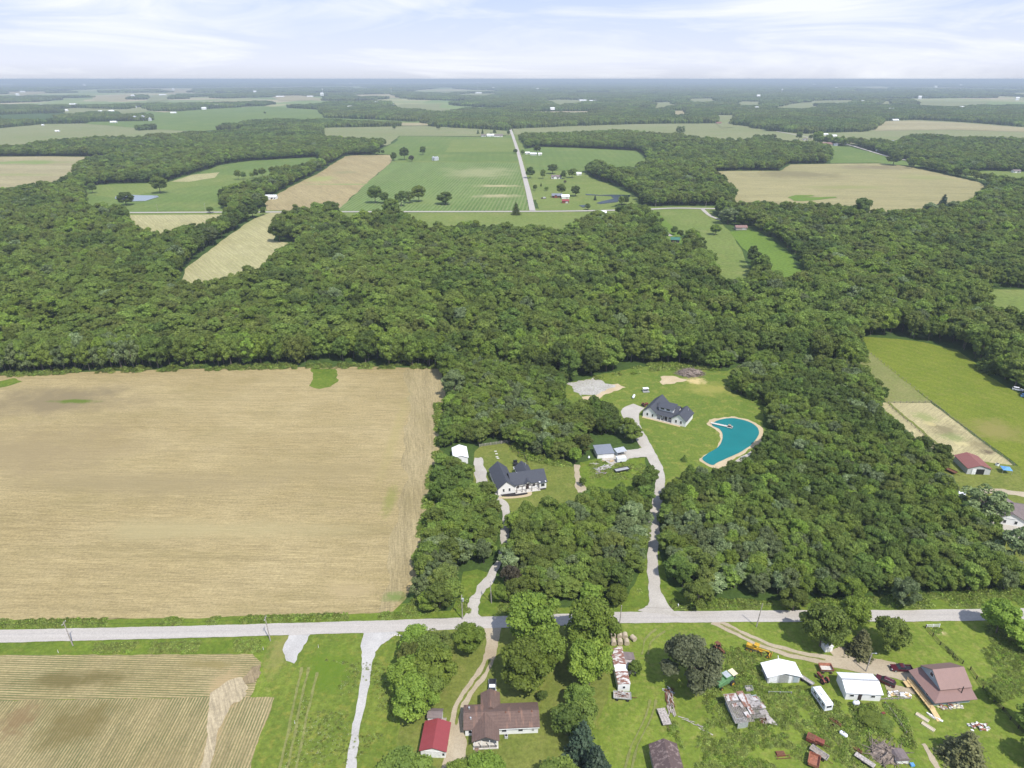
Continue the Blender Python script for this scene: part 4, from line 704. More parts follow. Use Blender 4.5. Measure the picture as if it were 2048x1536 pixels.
for i in sorted(ind):
    pl = next((w for (a, b, c, d), w in WOODS if a <= px_[i] <= b and c <= py_[i] <= d), 'in the wood above the stubble field')
    f = fol[i]; key = rnd.choice(['young0', 'young1', 'young2', 'mid0', 'mid1']) if f not in ('silver', 'bright') else rnd.choice(['mid2', 'mid3', 'young1', 'open0' if f == 'silver' else 'mid1'])
    tree_obj(key, X[i], Y[i], rr[i] * 1.28, hh[i], f, f'{FW[f]} young tree in the thicket {pl}', 'tree', f'{FW[f]} trees of the thicket {pl}')
rest = np.array([i for i in range(len(X)) if i not in ind])
# the woodland as one mass: points carrying a kind, a turn and a size
PROTO = bpy.data.collections.new('woodland_kinds'); PK = {}
def proto(tag_, mats, meshes):
    """one joined mesh (leaves + wood) kept outside the scene"""
    me = bpy.data.meshes.new('woodland_tree'); V = []; Fc = []; Ti = []; Mi = []; b = 0
    for mi, m in enumerate(meshes):
        co = np.zeros(len(m.vertices) * 3, np.float32); m.vertices.foreach_get('co', co); V.append(co.reshape(-1, 3))
        at = m.attributes.get('tint'); tv = np.zeros(len(m.polygons), np.float32)
        if at: at.data.foreach_get('value', tv)
        Ti += tv.tolist()
        for p in m.polygons: Fc.append([v + b for v in p.vertices]); Mi.append(mi)
        b += len(m.vertices)
    me.from_pydata(np.concatenate(V).tolist(), [], Fc); a = me.attributes.new('tint', 'FLOAT', 'FACE'); a.data.foreach_set('value', Ti); me.polygons.foreach_set('material_index', Mi)
    for m in mats: me.materials.append(m)
    o = bpy.data.objects.new('woodland_kind_%02d' % len(PROTO.objects), me); PK[tag_] = len(PROTO.objects); PROTO.objects.link(o); return o
for f, keys in (('mid', ('young0', 'mid0', 'mid1')), ('deep', ('young1', 'mid2')), ('bright', ('mid3', 'young2')), ('olive', ('mid1', 'young0')), ('silver', ('mid2', 'open0'))):
    for k in keys:
        c_, t_, h0 = KINDS[k]; o = proto((f, k), [FM[f], M['bark']], [c_, t_])
def lod(tag_, mat, nl, nq, H, leaf, **k):
    cen, nor, size, tin, ex, lob = crown(nl, nq, H, leaf, **k); me = leaf_mesh('c', cen, nor, size, tin, ex, [mat]); proto(tag_, [FM[mat] if isinstance(mat, str) else mat, M['bark']], [me, mb_mesh(trunk_mb(H, lob, 0.04, 0), 't', M['bark'])])
def leaf_only(mat): return FM[mat]
for f, cnt in (('mid', 4), ('deep', 3), ('olive', 2), ('bright', 1), ('silver', 1)):
    for j in range(cnt):
        cen, nor, size_, tin, ex, lob = crown(28, 2600, 2.8, 0.062, base=0.25, lobr=(0.2, 0.38), nu=8, nv=5)
        proto(('far', f, j), [FM[f], M['bark']], [leaf_mesh('c', cen, nor, size_, tin, ex), mb_mesh(trunk_mb(2.8, lob, 0.035, 0), 't', M['bark'])])
def clump(tag_, f, n=22, per=70):
    """a patch of far canopy, 1 unit = 30 m across the half"""
    cs = []; ns = []; ss = []; ts = []; lob = []
    for i in range(n):
        a = 2.399 * i; d = math.sqrt((i + .5) / n) * 0.92; h = NR.uniform(0.42, 0.62); r = NR.uniform(0.17, 0.25); c = np.array([d * math.cos(a), d * math.sin(a), h - r * 0.9]); tn = NR.uniform(0.1, 0.9)
        lob.append((c, np.array([r, r, r]), tn)); lob.append((c * (1, 1, 0.45), np.array([r * .8, r * .8, r * 1.2]), tn * 0.6))
        v = NR.normal(size=(per, 3)); v /= np.linalg.norm(v, axis=1)[:, None]; v[:, 2] = np.abs(v[:, 2]) * np.where(NR.random(per) < .8, 1, -1)
        cs.append(c + v * r * NR.uniform(.85, 1.15, (per, 1))); w = v + NR.normal(scale=.4, size=(per, 3)); ns.append(w / np.linalg.norm(w, axis=1)[:, None]); ss.append(NR.uniform(.7, 1.3, per) * 0.045); ts.append(np.clip(tn * .6 + NR.uniform(0, .4, per), 0, 1))
    proto(tag_, [FM[f]], [leaf_mesh('c', np.concatenate(cs), np.concatenate(ns), np.concatenate(ss), np.concatenate(ts), core(lob, .95, 7, 4))])
for f, c in (('mid', 2), ('deep', 2), ('olive', 1)):
    for j in range(c): clump(('clump', f, j), f)
def scatter_object(name, pts, label, cat=None, kind='stuff', coll=PROTO):
    """pts: (x, y, z, index, turn, sx, sz)"""
    P = np.array(pts, float); me = bpy.data.meshes.new(name); me.vertices.add(len(P)); me.vertices.foreach_set('co', P[:, :3].astype(np.float32).ravel())
    for nm, ty, va in (('kind_index', 'INT', P[:, 3].astype(np.int32)), ('turn', 'FLOAT', P[:, 4].astype(np.float32))):
        a = me.attributes.new(nm, ty, 'POINT'); a.data.foreach_set('value', va)
    a = me.attributes.new('size', 'FLOAT_VECTOR', 'POINT'); a.data.foreach_set('vector', np.stack([P[:, 5], P[:, 5], P[:, 6]], 1).astype(np.float32).ravel())
    o = link(bpy.data.objects.new(name, me)); tag(o, label, cat, None, kind)
    ng = bpy.data.node_groups.new(name, 'GeometryNodeTree'); ng.interface.new_socket('Geometry', in_out='INPUT', socket_type='NodeSocketGeometry'); ng.interface.new_socket('Geometry', in_out='OUTPUT', socket_type='NodeSocketGeometry')
    gi = ng.nodes.new('NodeGroupInput'); go = ng.nodes.new('NodeGroupOutput')
    ci = ng.nodes.new('GeometryNodeCollectionInfo'); ci.inputs['Collection'].default_value = coll; ci.inputs['Separate Children'].default_value = True; ci.inputs['Reset Children'].default_value = True
    ip = ng.nodes.new('GeometryNodeInstanceOnPoints'); ip.inputs['Pick Instance'].default_value = True
    def at(n_, t_):
        q = ng.nodes.new('GeometryNodeInputNamedAttribute'); q.data_type = t_; q.inputs['Name'].default_value = n_; return q.outputs[0]
    cx = ng.nodes.new('ShaderNodeCombineXYZ'); ng.links.new(at('turn', 'FLOAT'), cx.inputs[2])
    for a_, b_ in ((gi.outputs[0], ip.inputs['Points']), (ci.outputs[0], ip.inputs['Instance']), (at('kind_index', 'INT'), ip.inputs['Instance Index']), (cx.outputs[0], ip.inputs['Rotation']), (at('size', 'FLOAT_VECTOR'), ip.inputs['Scale']), (ip.outputs[0], go.inputs[0])): ng.links.new(a_, b_)
    md = o.modifiers.new('scatter', 'NODES'); md.node_group = ng; return o
HZ = {k: v[2] for k, v in KINDS.items()}
pts = []
for i in rest:
    f = fol[i]; ks = [k for k in PK if len(k) == 2 and k[0] == f]; k = ks[int(g.random() * len(ks))]
    pts.append((X[i], Y[i], 0, PK[k], g.uniform(0, 6.28), rr[i] * 1.28, hh[i] / HZ[k[1]]))
# old wood, 372 m to 1.9 km
X2, Y2, g = scatter(372, 1000, 7.2, 3.0, 8, 1.15, 4); X3, Y3, g = scatter(1000, 1900, 8.2, 5, 9, 1.12, 5)
X = np.concatenate([X2, X3]); Y = np.concatenate([Y2, Y3])
n1 = vnoise(X, Y, 45, 3); n2 = vnoise(X, Y, 17, 4); n3 = vnoise(X, Y, 130, 6)
for i in range(len(X)):
    q = g.random(); a = n1[i] * 0.55 + n2[i] * 0.45
    if q < 0.05 and Y[i] < 900: continue
    f = 'bright' if q > 0.975 or (a > 0.80) else 'silver' if q > 0.955 else 'bright' if (n1[i] > .7 and q > .75) else 'deep' if a < 0.38 else 'olive' if (a > 0.62 and q < 0.5) else 'mid'
    ks = [k for k in PK if k[0] == 'far' and k[1] == f]; k = ks[int(g.random() * len(ks))]
    r = g.choice((g.uniform(3.0, 4.6), g.uniform(4.4, 6.2), g.uniform(6.0, 8.6)), p=(.3, .45, .25)) * (1 + 0.12 * (Y[i] > 1000)); h = g.uniform(11, 16) + (r - 5) * 0.9 + 5.5 * (n3[i] - 0.5) + 3 * (n2[i] - .5)
    pts.append((X[i], Y[i], 0, PK[k], g.uniform(0, 6.28), r, h / 2.8))
scatter_object('woodland', pts, 'mixed green broadleaf woodland stretching across the middle of the view', 'woodland')
# canopy from 1.9 km to the horizon
pts = []
AX = {1880: (420, 700, .66), 4200: (900, 1900, .50), 9000: (1700, 5000, .56), 20000: (4500, 16000, .58)}
for (y0, y1, sp, sc, mg, seed) in ((1880, 4200, 27, 26, 14, 21), (4200, 9000, 62, 55, 30, 22), (9000, 20000, 170, 140, 60, 23), (20000, 58000, 520, 400, 0, 24)):
    X, Y, g = scatter(y0, y1, sp, mg, seed, 1.1)
    n1 = vnoise(X, Y, sp * 7, 3); n2 = vnoise(X, Y, sp * 2.3, 4); ax_, ay_, thr = AX[y0]; cl = vnoise(X / ax_, Y / ay_, 1.0, 8) * 0.7 + vnoise(X / ax_, Y / ay_, 0.4, 9) * 0.3
    for i in range(len(X)):
        if cl[i] > thr: continue
        a = n1[i] * 0.5 + n2[i] * 0.5; f = 'deep' if a < 0.45 else 'olive' if a > 0.60 else 'mid'
        ks = [k for k in PK if k[0] == 'clump' and k[1] == f]; k = ks[int(g.random() * len(ks))]
        hs = {26: 29, 55: 32, 140: 40, 400: 60}[sc] * g.uniform(0.8, 1.15)
        pts.append((X[i], Y[i], 0, PK[k], g.uniform(0, 6.28), sc * g.uniform(.85, 1.2), hs))
scatter_object('distant_woodland', pts, 'far blue-green canopy of woods reaching to the horizon', 'woodland')
# ---------------------------------------------------------------- weeds and rank grass
WEED = bpy.data.collections.new('weed_kinds')
def weed(i, f, n, hgt, sp):
    th = NR.uniform(0, 6.28, n); d = np.sqrt(NR.random(n)) * sp; z = NR.uniform(0.1, 1, n) * hgt * (1.15 - d / sp * 0.7)
    cen = np.stack([np.cos(th) * d, np.sin(th) * d, z], 1); nor = np.stack([np.cos(th) * .5, np.sin(th) * .5, np.ones(n)], 1) + NR.normal(scale=.5, size=(n, 3)); nor /= np.linalg.norm(nor, axis=1)[:, None]
    me = leaf_mesh('weed', cen, nor, NR.uniform(.6, 1.3, n) * 0.16, NR.uniform(0, 1, n), None, [FM[f]]); WEED.objects.link(bpy.data.objects.new('weed_kind_%d' % i, me))
weed(0, 'weed', 70, 0.7, 0.9); weed(1, 'weed', 90, 1.0, 1.1); weed(2, 'bright', 80, 1.2, 1.1); weed(3, 'bright', 60, 0.6, 0.9); weed(4, 'bloom', 7, 0.7, 0.8); weed(5, 'olive', 60, 0.7, 0.9); weed(6, 'mid', 90, 1.4, 1.0)
def in_px(poly, n, seed):
    P = world_poly(poly); A = np.array([tuple(p) for p in P]); g = np.random.default_rng(seed); lo = A.min(0); hi = A.max(0); out = np.zeros((0, 2))
    while len(out) < n:
        q = g.uniform(lo, hi, (n * 2, 2)); out = np.concatenate([out, q[inside(q[:, 0], q[:, 1], A)]])
    return out[:n], g
wp = []
def weeds(poly, n, seed, kinds, s=1.0, clumpy=0.45):
    q, g = in_px(poly, int(n * 1.6), seed); v = vnoise(q[:, 0], q[:, 1], 6, seed); k = v > clumpy * 0.8
    for (x, y), vv in list(zip(q[k], v[k]))[:n]: wp.append((x, y, 0, kinds[int(g.random() * len(kinds))], g.uniform(0, 6.28), s * g.uniform(.6, 1.3), s * g.uniform(.5, 1.3) * (0.6 + vv * 0.6)))
weeds([(1440, 1290), (1530, 1310), (1540, 1370), (1620, 1375), (1700, 1420), (1760, 1500), (1720, 1580), (1400, 1580), (1385, 1500), (1420, 1430), (1400, 1380)], 2600, 31, [0, 0, 1, 2, 3], .62)
weeds([(1330, 1430), (1400, 1420), (1420, 1560), (1340, 1470)], 300, 32, [0, 2, 3], .6)
weeds([(1700, 1410), (1790, 1410), (1810, 1440), (1830, 1500), (1790, 1480), (1720, 1460)], 500, 33, [1, 2, 0], .8)
weeds([(1862, 1256), (2048, 1245), (2200, 1250), (2200, 1500), (2060, 1490), (2000, 1415), (1920, 1335)], 2300, 34, [0, 3, 5, 0, 2], .65)
weeds([(650, 1320), (800, 1330), (790, 1450), (690, 1536), (560, 1536), (600, 1400)], 900, 35, [5, 5, 4, 4, 0], 0.4)
weeds([(0, 1293), (400, 1283), (520, 1280), (520, 1303), (0, 1308)], 700, 36, [0, 3, 1], 0.7)
weeds([(0, 1242), (400, 1236), (800, 1226), (840, 1190), (930, 1200), (940, 1228), (800, 1236), (400, 1248), (0, 1256)], 1300, 37, [0, 1, 3, 2], 0.8)
weeds([(1000, 1205), (1216, 1213), (1280, 1180), (1290, 1216), (1000, 1230)], 500, 38, [0, 1, 3, 2], 0.9)
weeds([(1340, 1200), (1580, 1205), (1850, 1190), (2048, 1175), (2100, 1210), (1800, 1214), (1345, 1216)], 1500, 39, [0, 1, 3, 2], 1.0)
weeds([(0, 742), (200, 735), (620, 728), (880, 728), (882, 738), (620, 737), (200, 746), (0, 754)], 700, 40, [1, 5, 5, 6, 6], 1.5)
weeds([(1180, 755), (1300, 728), (1420, 728), (1490, 735), (1470, 745), (1400, 738), (1300, 742), (1190, 764)], 420, 41, [1, 2, 0], 1.6)
weeds([(870, 800), (896, 800), (870, 960), (855, 1060), (840, 1140), (825, 1140), (850, 1000), (872, 880)], 500, 42, [1, 2, 5], 1.3)
weeds([(1455, 765), (1500, 775), (1530, 810), (1500, 798), (1468, 785)], 160, 43, [1, 2, 0], 1.8)
weeds([(1730, 690), (1745, 800), (1800, 860), (1895, 960), (1870, 960), (1780, 860), (1715, 760)], 400, 44, [1, 2, 0], 1.6)
weeds([(1020, 905), (1060, 920), (1120, 935), (1140, 928), (1060, 905), (1030, 885)], 300, 45, [1, 2, 3], 1.3)
weeds([(1180, 920), (1240, 930), (1290, 925), (1290, 960), (1180, 965)], 220, 46, [1, 3, 0], 0.8)
scatter_object('weeds', wp, 'rank green weeds and tall grass along verges and in the farmyard', 'weeds', coll=WEED)
# ---------------------------------------------------------------- buildings
def base_at(name, A, B, label, cat, group=None):
    a = G(*A).to_2d(); b = G(*B).to_2d(); d = b - a
    return empty(name, (a.x, a.y, 0), math.atan2(d.y, d.x), label, cat, group)
def gable(mbw, mbr, x0, x1, y0, y1, ez, rise, ax='y', oh=0.4, th=0.16, z0=0.0, walls=True):
    """walls with gable ends, and a pitched roof whose ridge runs along ax"""
    if ax == 'y':
        xm = (x0 + x1) / 2
        if walls: mbw.prof([(x0, z0), (x1, z0), (x1, ez), (xm, ez + rise), (x0, ez)], y0, y1)
        k = rise / (xm - x0); e = oh * k; pts = [(x0 - oh, ez - e + .03), (xm, ez + rise + .03), (x1 + oh, ez - e + .03), (x1 + oh, ez - e + th), (xm, ez + rise + th + .03), (x0 - oh, ez - e + th)]
        mbr.prof(pts, y0 - oh, y1 + oh)
    else:
        ym = (y0 + y1) / 2
        if walls: mbw.prof([(y0, z0), (y1, z0), (y1, ez), (ym, ez + rise), (y0, ez)], x0, x1, ax='x')
        k = rise / (ym - y0); e = oh * k; pts = [(y0 - oh, ez - e + .03), (ym, ez + rise + .03), (y1 + oh, ez - e + .03), (y1 + oh, ez - e + th), (ym, ez + rise + th + .03), (y0 - oh, ez - e + th)]
        mbr.prof(pts, x0 - oh, x1 + oh, ax='x')
def window(par, x, y, z, w, h, face='S', frame=True, name='window', mat='glass'):
    """a glazed opening on the south (-y), north, west or east face; frame and sill are sub-parts"""
    d = {'S': (0, -1), 'N': (0, 1), 'W': (-1, 0), 'E': (1, 0)}[face]; hor = d[0] == 0
    sz = (w, 0.06) if hor else (0.06, w)
    p = MB().box(x + d[0] * .03, y + d[1] * .03, z, sz[0], sz[1], h).build(name, M[mat], par)
    if frame:
        f = MB(); o = .06
        for q in (-1, 1): f.box(x + d[0] * o + (q * w / 2 if hor else 0), y + d[1] * o + (0 if hor else q * w / 2), z, .1 if hor else .05, .05 if hor else .1, h + .2); f.box(x + d[0] * o, y + d[1] * o, z + q * (h / 2 + .05), (w - .1) if hor else .05, .05 if hor else (w - .1), .1)
        f.build('frame', M['trim'] if mat == 'glass' else M['trim'], p)
    return p
def door(par, x, y, w=1.0, h=2.1, face='S', mat='darkwood', z0=0.15):
    d = {'S': (0, -1), 'N': (0, 1), 'W': (-1, 0), 'E': (1, 0)}[face]; hor = d[0] == 0
    p = MB().box(x + d[0] * .035, y + d[1] * .035, z0 + h / 2, w if hor else .07, .07 if hor else w, h).build('door', M[mat], par)
    MB().box(x + d[0] * .1 + (w * .38 if hor else 0), y + d[1] * .1 + (0 if hor else w * .38), z0 + 1, .07, .07, .1).build('handle', M['steel'], p)
# --- the ranch house with the brown roof
h = base_at('ranch_house', (930.8, 1472.3), (1076, 1466), 'white single-storey house with a cross-shaped brown shingle roof at the end of the dirt lane', 'house')
w, r = MB(), MB()
gable(w, r, 0, 18.2, 0, 6.6, 2.7, 1.35, 'x', .45); gable(w, r, 4.3, 8.6, 5.2, 10.2, 2.7, 1.25, 'y', .4, z0=.01)
gable(MB(), r, 2.0, 8.1, -3.6, 3.1, 2.66, 1.5, 'y', .35, walls=False)
w.prof([(2.0, 2.72), (8.1, 2.72), (5.05, 4.16)], -2.6, -.01)
w.build('wall', M['white'], h); rf = r.build('roof', M['brownroof'], h)
for x, y in ((1.0, 5.0), (1.4, 1.9)): MB().cyl((x, y, 3.2), (x, y, 4.2), .22, .22, 10).build('vent', M['galv'], rf)
for x in (10.2, 13.6, 16.8): MB().box(x, 3.05, 4.1, .35, .35, .3).build('vent', M['rust'], rf)
g_ = MB().box(10, -0.52, 2.42, 17, .1, .12)
g_.build('gutter', M['trim'], h)
for x in (1.4, 9.7, 13.8): window(h, x, 0, 1.5, 1.2, 1.0)
window(h, 2.8, 0, 1.4, .9, 1.2); door(h, 5.2, 0); window(h, 6.9, 0, 1.5, 1.4, 1.2); MB().box(16.9, -.06, 1.4, .5, .12, .8).build('meter_box', M['steel'], h)
MB().box(6.45, 10.23, 1.25, 2.8, .06, 2.2).build('garage_door', M['trim'], h)
pc = MB().box(5.05, -2, .15, 6.2, 4.0, .3).build('porch', M['concrete'], h)
for x in (2.3, 4.1, 6.0, 7.8): MB().box(x, -3.7, 1.5, .16, .16, 2.4).build('post', M['trim'], h)
rl = MB()
for z in (.55, 1.05): rl.box(5.0, -3.78, z, 5.6, .06, .08)
for k in range(18): rl.box(2.4 + k * .31, -3.78, .75, .05, .05, .6)
rl.build('railing', M['darkwood'], h)
MB().box(2.8, -4.5, .2, 1.0, 1.6, .35).build('step', M['brick'], h)
ac = empty('air_conditioner', (0, 0, 0), 0, 'small grey outdoor air conditioner against the ranch house wall', 'air conditioner'); ac.location = h.matrix_basis @ Vector((10.2, -.9, 0)); MB().box(0, 0, .4, .8, .8, .75).build('casing', M['palewall'], ac); MB().cyl((0, 0, .78), (0, 0, .83), .32, .32, 12).build('fan_grille', M['tyre'], ac)
# --- small sheds at the ranch
h = base_at('garden_shed', (856, 1446), (883.5, 1447), 'small white shed with a weathered grey-brown roof above the red-roofed garage', 'shed')
w, r = MB(), MB(); gable(w, r, 0, 3.5, 0, 2.6, 2.0, .6, 'x', .2); w.build('wall', M['white'], h); r.build('roof', M['greyroof'], h); door(h, 3.5, 1.3, .9, 1.8, 'E', 'trim', .05); MB().box(4.1, .9, .15, 1.0, 1.2, .3).build('ramp', M['wood'], h)
h = empty('red_roof_garage', (G(838.5, 1516).x, G(838.5, 1516).y, 0), R(-3), 'white garage with a bright red metal roof beside the dirt lane', 'garage')
w, r = MB(), MB(); gable(w, r, .4, 6.4, .3, 8.0, 2.5, 1.1, 'y', .35); w.build('wall', M['white'], h); r.build('roof', M['redroof'], h); MB().box(3.4, .26, 1.2, 4.2, .08, 2.2).build('garage_door', M['trim'], h); MB().box(5.9, .24, 1.3, .5, .08, .7).build('window', M['glass'], h)
# --- the charcoal-roofed farmhouse in the trees
h = base_at('charcoal_roof_house', (996.5, 990.4), (1090.4, 977), 'cream-white farmhouse with charcoal roof in the clearing between thicket and stubble field', 'house')
w, r = MB(), MB()
gable(w, r, 0, 6.9, 0, 15.2, 3.0, 2.9, 'y', .45); gable(w, r, 6.0, 20.0, 1.4, 10.2, 3.0, 2.6, 'x', .45, z0=.01); gable(w, r, 10.6, 16.0, 6, 14.2, 3.0, 2.3, 'y', .4, z0=.02)
gable(w, r, 11.0, 13.8, .6, 4.4, 3.1, .95, 'y', .3, walls=False); w.prof([(11.0, 3.1), (13.8, 3.1), (12.4, 4.0)], .75, 2.0); w.box(18.4, .9, 1.5, 3.0, 1.1, 3.0)
w.build('wall', M['board'], h); rf = r.build('roof', M['charcoal'], h)
MB().prof([(16.6, 2.95), (20.4, 2.95), (18.5, 3.05)], -.1, 2.0).build('porch_roof', M['charcoal'], h)
for x in (2.2, 4.6): window(h, x, 0, 1.9, .8, 1.3)
window(h, 18.4, .35, 1.7, 1.6, 1.3); window(h, 8.4, 1.4, 1.6, 1.0, 1.3); window(h, 15.0, 1.4, 1.6, 1.2, 1.3); door(h, 12.4, 1.4, 1.1, 2.2)
MB().box(12, .1, .12, 10.2, 2.4, .24).build('porch', M['concrete'], h)
for x in (7.4, 9.6, 11.2, 13.6, 16.6): MB().box(x, -.6, 1.6, .22, .22, 2.7).build('post', M['darkwood'], h)
MB().box(12, -.55, 2.9, 9.4, .2, .2).build('porch_beam', M['darkwood'], h)
for y in (3.2, 6.6): MB().box(-.03, y, 1.3, .06, 2.6, 2.3).build('garage_door', M['palewall'], h)
for x, y in ((14.5, 12.0), (9, 5.6)): MB().cyl((x, y, 4.6), (x, y, 5.8), .1, .1, 8).build('vent', M['galv'], rf)
h2 = empty('patio_set', (G(1031, 932).x, G(1031, 932).y, 0), R(14), 'dark grill and white patio furniture behind the charcoal-roofed house', 'patio furniture')
MB().box(0, 0, .9, 2.0, .8, 1.1).box(.2, 1.4, 1.2, 1.6, .7, 1.6).build('grill', M['blackpaint'], h2); MB().box(0, -2.2, .7, 1.6, 1.4, .1).cyl((0, -2.2, 0), (0, -2.2, .7), .1).build('table', M['wpaint'], h2); MB().box(1.3, -1.8, .5, .6, .6, 1.0).box(-1.2, -2.4, .5, .6, .6, 1.0).build('chair', M['wpaint'], h2)
h = base_at('white_metal_shed', (908, 929), (934, 927), 'plain white metal shed half hidden by trees at the field edge', 'shed')
w, r = MB(), MB(); gable(w, r, 0, 6.0, 0, 9, 3.0, 1.2, 'y', .3); w.build('wall', M['white'], h); r.build('roof', M['whiteroof_y'], h)
# --- the white house by the pond
h = base_at('white_farmhouse', (1285.5, 833), (1370.5, 854.5), 'white farmhouse with dark grey roof and long dormer beside the teal pond', 'house')
w, r = MB(), MB()
gable(w, r, 0, 6.7, 0, 16, 3.2, 2.9, 'y', .45); gable(w, r, 14.4, 21.3, 0, 10.5, 3.2, 2.6, 'y', .45); gable(w, r, 5.6, 15.6, 2.4, 11.4, 3.2, 3.3, 'x', .5, z0=.01)
w.build('wall', M['white'], h); rf = r.build('roof', M['charcoal'], h)
dm = MB().box(10.2, 4.7, 5.0, 7.4, 3.0, 1.7).build('dormer', M['white'], h); MB().prof([(2.6, 5.75), (8.2, 6.75), (8.2, 6.9), (2.6, 5.9)], 6.2, 14.2, ax='x').build('dormer_roof', M['charcoal'], dm)
for x in (8.4, 11.2): window(h, x, 3.2, 5.1, 1.7, .8, frame=False)
window(h, 6.9, 2.2, 4.6, .5, .9, frame=False)
for x in (2.2, 4.9, 16.6, 19.0): window(h, x, 0, 1.9, .9, 1.4)
for x in (8.2, 12.8): window(h, x, 2.4, 1.7, 1.2, 1.3)
door(h, 10.4, 2.4, 1.8, 2.2); MB().box(10.5, 1.2, .12, 7.6, 2.4, .24).build('porch', M['concrete'], h)
for x in (7.0, 8.8, 10.6, 12.4, 14.1): MB().box(x, .4, 1.6, .18, .18, 2.8).build('post', M['trim'], h)
MB().prof([(-.1, 2.95), (3.2, 3.5), (3.2, 3.62), (-.1, 3.08)], 6.75, 14.35, ax='x').build('porch_roof', M['charcoal'], h)
MB().box(9.5, -.7, .08, 19, 1.2, .14).build('front_walk', M['clay'], h); MB().box(21.36, 4.2, 1.4, .06, 2.4, 2.2).build('garage_door', M['trim'], h)
for x, y in ((17.5, 9.2), (12, 8.6), (19.4, 8.5)): MB().cyl((x, y, 4.2), (x, y, 5.7), .1, .1, 8).build('vent', M['galv'], rf)
MB().box(-1.6, 5, .05, 3.2, 9, .06).build('garage_apron', M['concrete'], h)
# small things around it
def tank(name, px, L, r_, z, rz, label, mat='wpaint', cat='tank'):
    g = G(*px); e = empty(name, g, rz, label, cat); mb = MB().cyl((-L / 2 + r_ * .5, 0, z), (L / 2 - r_ * .5, 0, z), r_, r_, 14, False)
    for s in (-1, 1): mb.cyl((s * (L / 2 - r_ * .5), 0, z), (s * L / 2, 0, z), r_, r_ * .45, 14)
    mb.build('shell', M[mat], e, False); MB().cyl((0, 0, z + r_ - .05), (0, 0, z + r_ + .22), .18, .18, 10).build('cap', M['steel'], e)
    for s in (-1, 1): MB().box(s * L * .28, 0, (z - r_ * .8) / 2, .15, r_ * 1.3, max(.1, z - r_ * .8)).build('foot', M['steel'], e)
    return e
tank('propane_tank', (1267, 796), 3.4, .62, .95, R(70), 'white propane tank above the gravel turnaround')
e = base_at('water_treatment_box', (1286.5, 784), (1296, 783.5), 'small white open-fronted hutch on the grass behind the white farmhouse', 'hutch'); MB().prof([(0, 0), (2.6, 0), (2.6, 1.7), (1.3, 2.1), (0, 1.7)], 1.2, 1.3).box(.06, .6, .85, .1, 1.2, 1.7).box(2.54, .6, .85, .1, 1.2, 1.7).build('wall', M['white'], e); MB().box(1.3, .3, 1.98, 3.0, 2.1, .12).build('roof', M['whiteroof'], e); MB().box(1.3, -.7, .35, 3.4, 1.2, .5).build('trough', M['steel'], e)
d = empty('boat_dock', G(1421.5, 847.5, 0), 0, 'white floating dock reaching into the teal pond', 'dock'); a = G(1421.5, 847.5).to_2d(); b = G(1465, 857).to_2d(); dd = b - a; d.rotation_euler.z = math.atan2(dd.y, dd.x); L = dd.length
MB().box(L / 2, 0, .55, L, 1.3, .16).box(L - 1.3, .1, .56, 2.4, 2.4, .14).build('deck', M['concrete'], d)
for x in (1, L * .35, L * .65, L - 1): MB().cyl((x, .7, -.1), (x, .7, 1.0), .07).build('pile', M['greywood'], d)
MB().box(L - 1.6, .8, .95, 1.2, .4, .08).box(L - 1.6, .8, .75, .1, .3, .4).box(L - 1.6, .98, 1.15, 1.2, .06, .35).build('bench', M['tan'], d)
# --- the workshop by the gravel pad and its clutter
q = lambda x, y: (850 + x / 4.096, 850 + y / 4.096)
h = base_at('workshop', q(1412, 278), q(1535, 268), 'white workshop with a blue-grey metal roof beside the gravel pad', 'shed')
w, r = MB(), MB(); w.prof([(0, 0), (6.4, 0), (6.4, 2.9), (0, 2.3)], 0, 7.3, ax='x'); r.prof([(-.3, 2.32), (6.8, 2.99), (6.8, 3.1), (-.3, 2.43)], -.3, 7.6, ax='x'); w.build('wall', M['white'], h); r.build('roof', M['bluegreyroof'], h); MB().box(3.4, -.035, 1.0, 2.6, .07, 2.0).build('garage_door', M['trim'], h)
h = base_at('lean_to_shed', q(1575, 258), q(1640, 245), 'grey open shed with a pale metal roof right of the workshop', 'shed')
for x in (.1, 2.2, 4.2): MB().box(x, .1, 1.0, .14, .14, 2.0).build('post', M['steel'], h)
MB().box(2.2, 2.7, 1.0, 4.2, .1, 2.0).box(.05, 1.4, 1.0, .1, 2.6, 2.0).build('wall', M['greywall'], h); MB().prof([(-.4, 1.95), (3.1, 2.35), (3.1, 2.45), (-.4, 2.05)], -.3, 4.6, ax='x').build('roof', M['galv'], h)
def cargo_trailer(px, rz, L, label, mat='wpaint', name='cargo_trailer'):
    e = empty(name, G(*px), rz, label, 'trailer'); MB().prof([(-L / 2, .5), (L / 2 - .3, .5), (L / 2, 1.0), (L / 2, 2.0), (L / 2 - .2, 2.3), (-L / 2, 2.3)], -1, 1).build('body', M[mat], e)
    MB().box(0, 0, 2.33, L * .9, 1.9, .06).build('roof', M['whiteroof'], e); MB().box(L / 2 + .6, 0, .55, 1.4, .12, .1).build('hitch', M['steel'], e)
    for s in (-1, 1): MB().cyl((-.4, s * .92, .38), (-.4, s * 1.12, .38), .38, .38, 12).build('wheel', M['tyre'], e)
    MB().box(-L / 2 - .02, 0, 1.4, .05, 1.6, 1.5).build('door', M['palewall'], e); return e
cargo_trailer(q(1606, 300), R(10), 4.2, 'white enclosed cargo trailer on the gravel pad below the workshop')
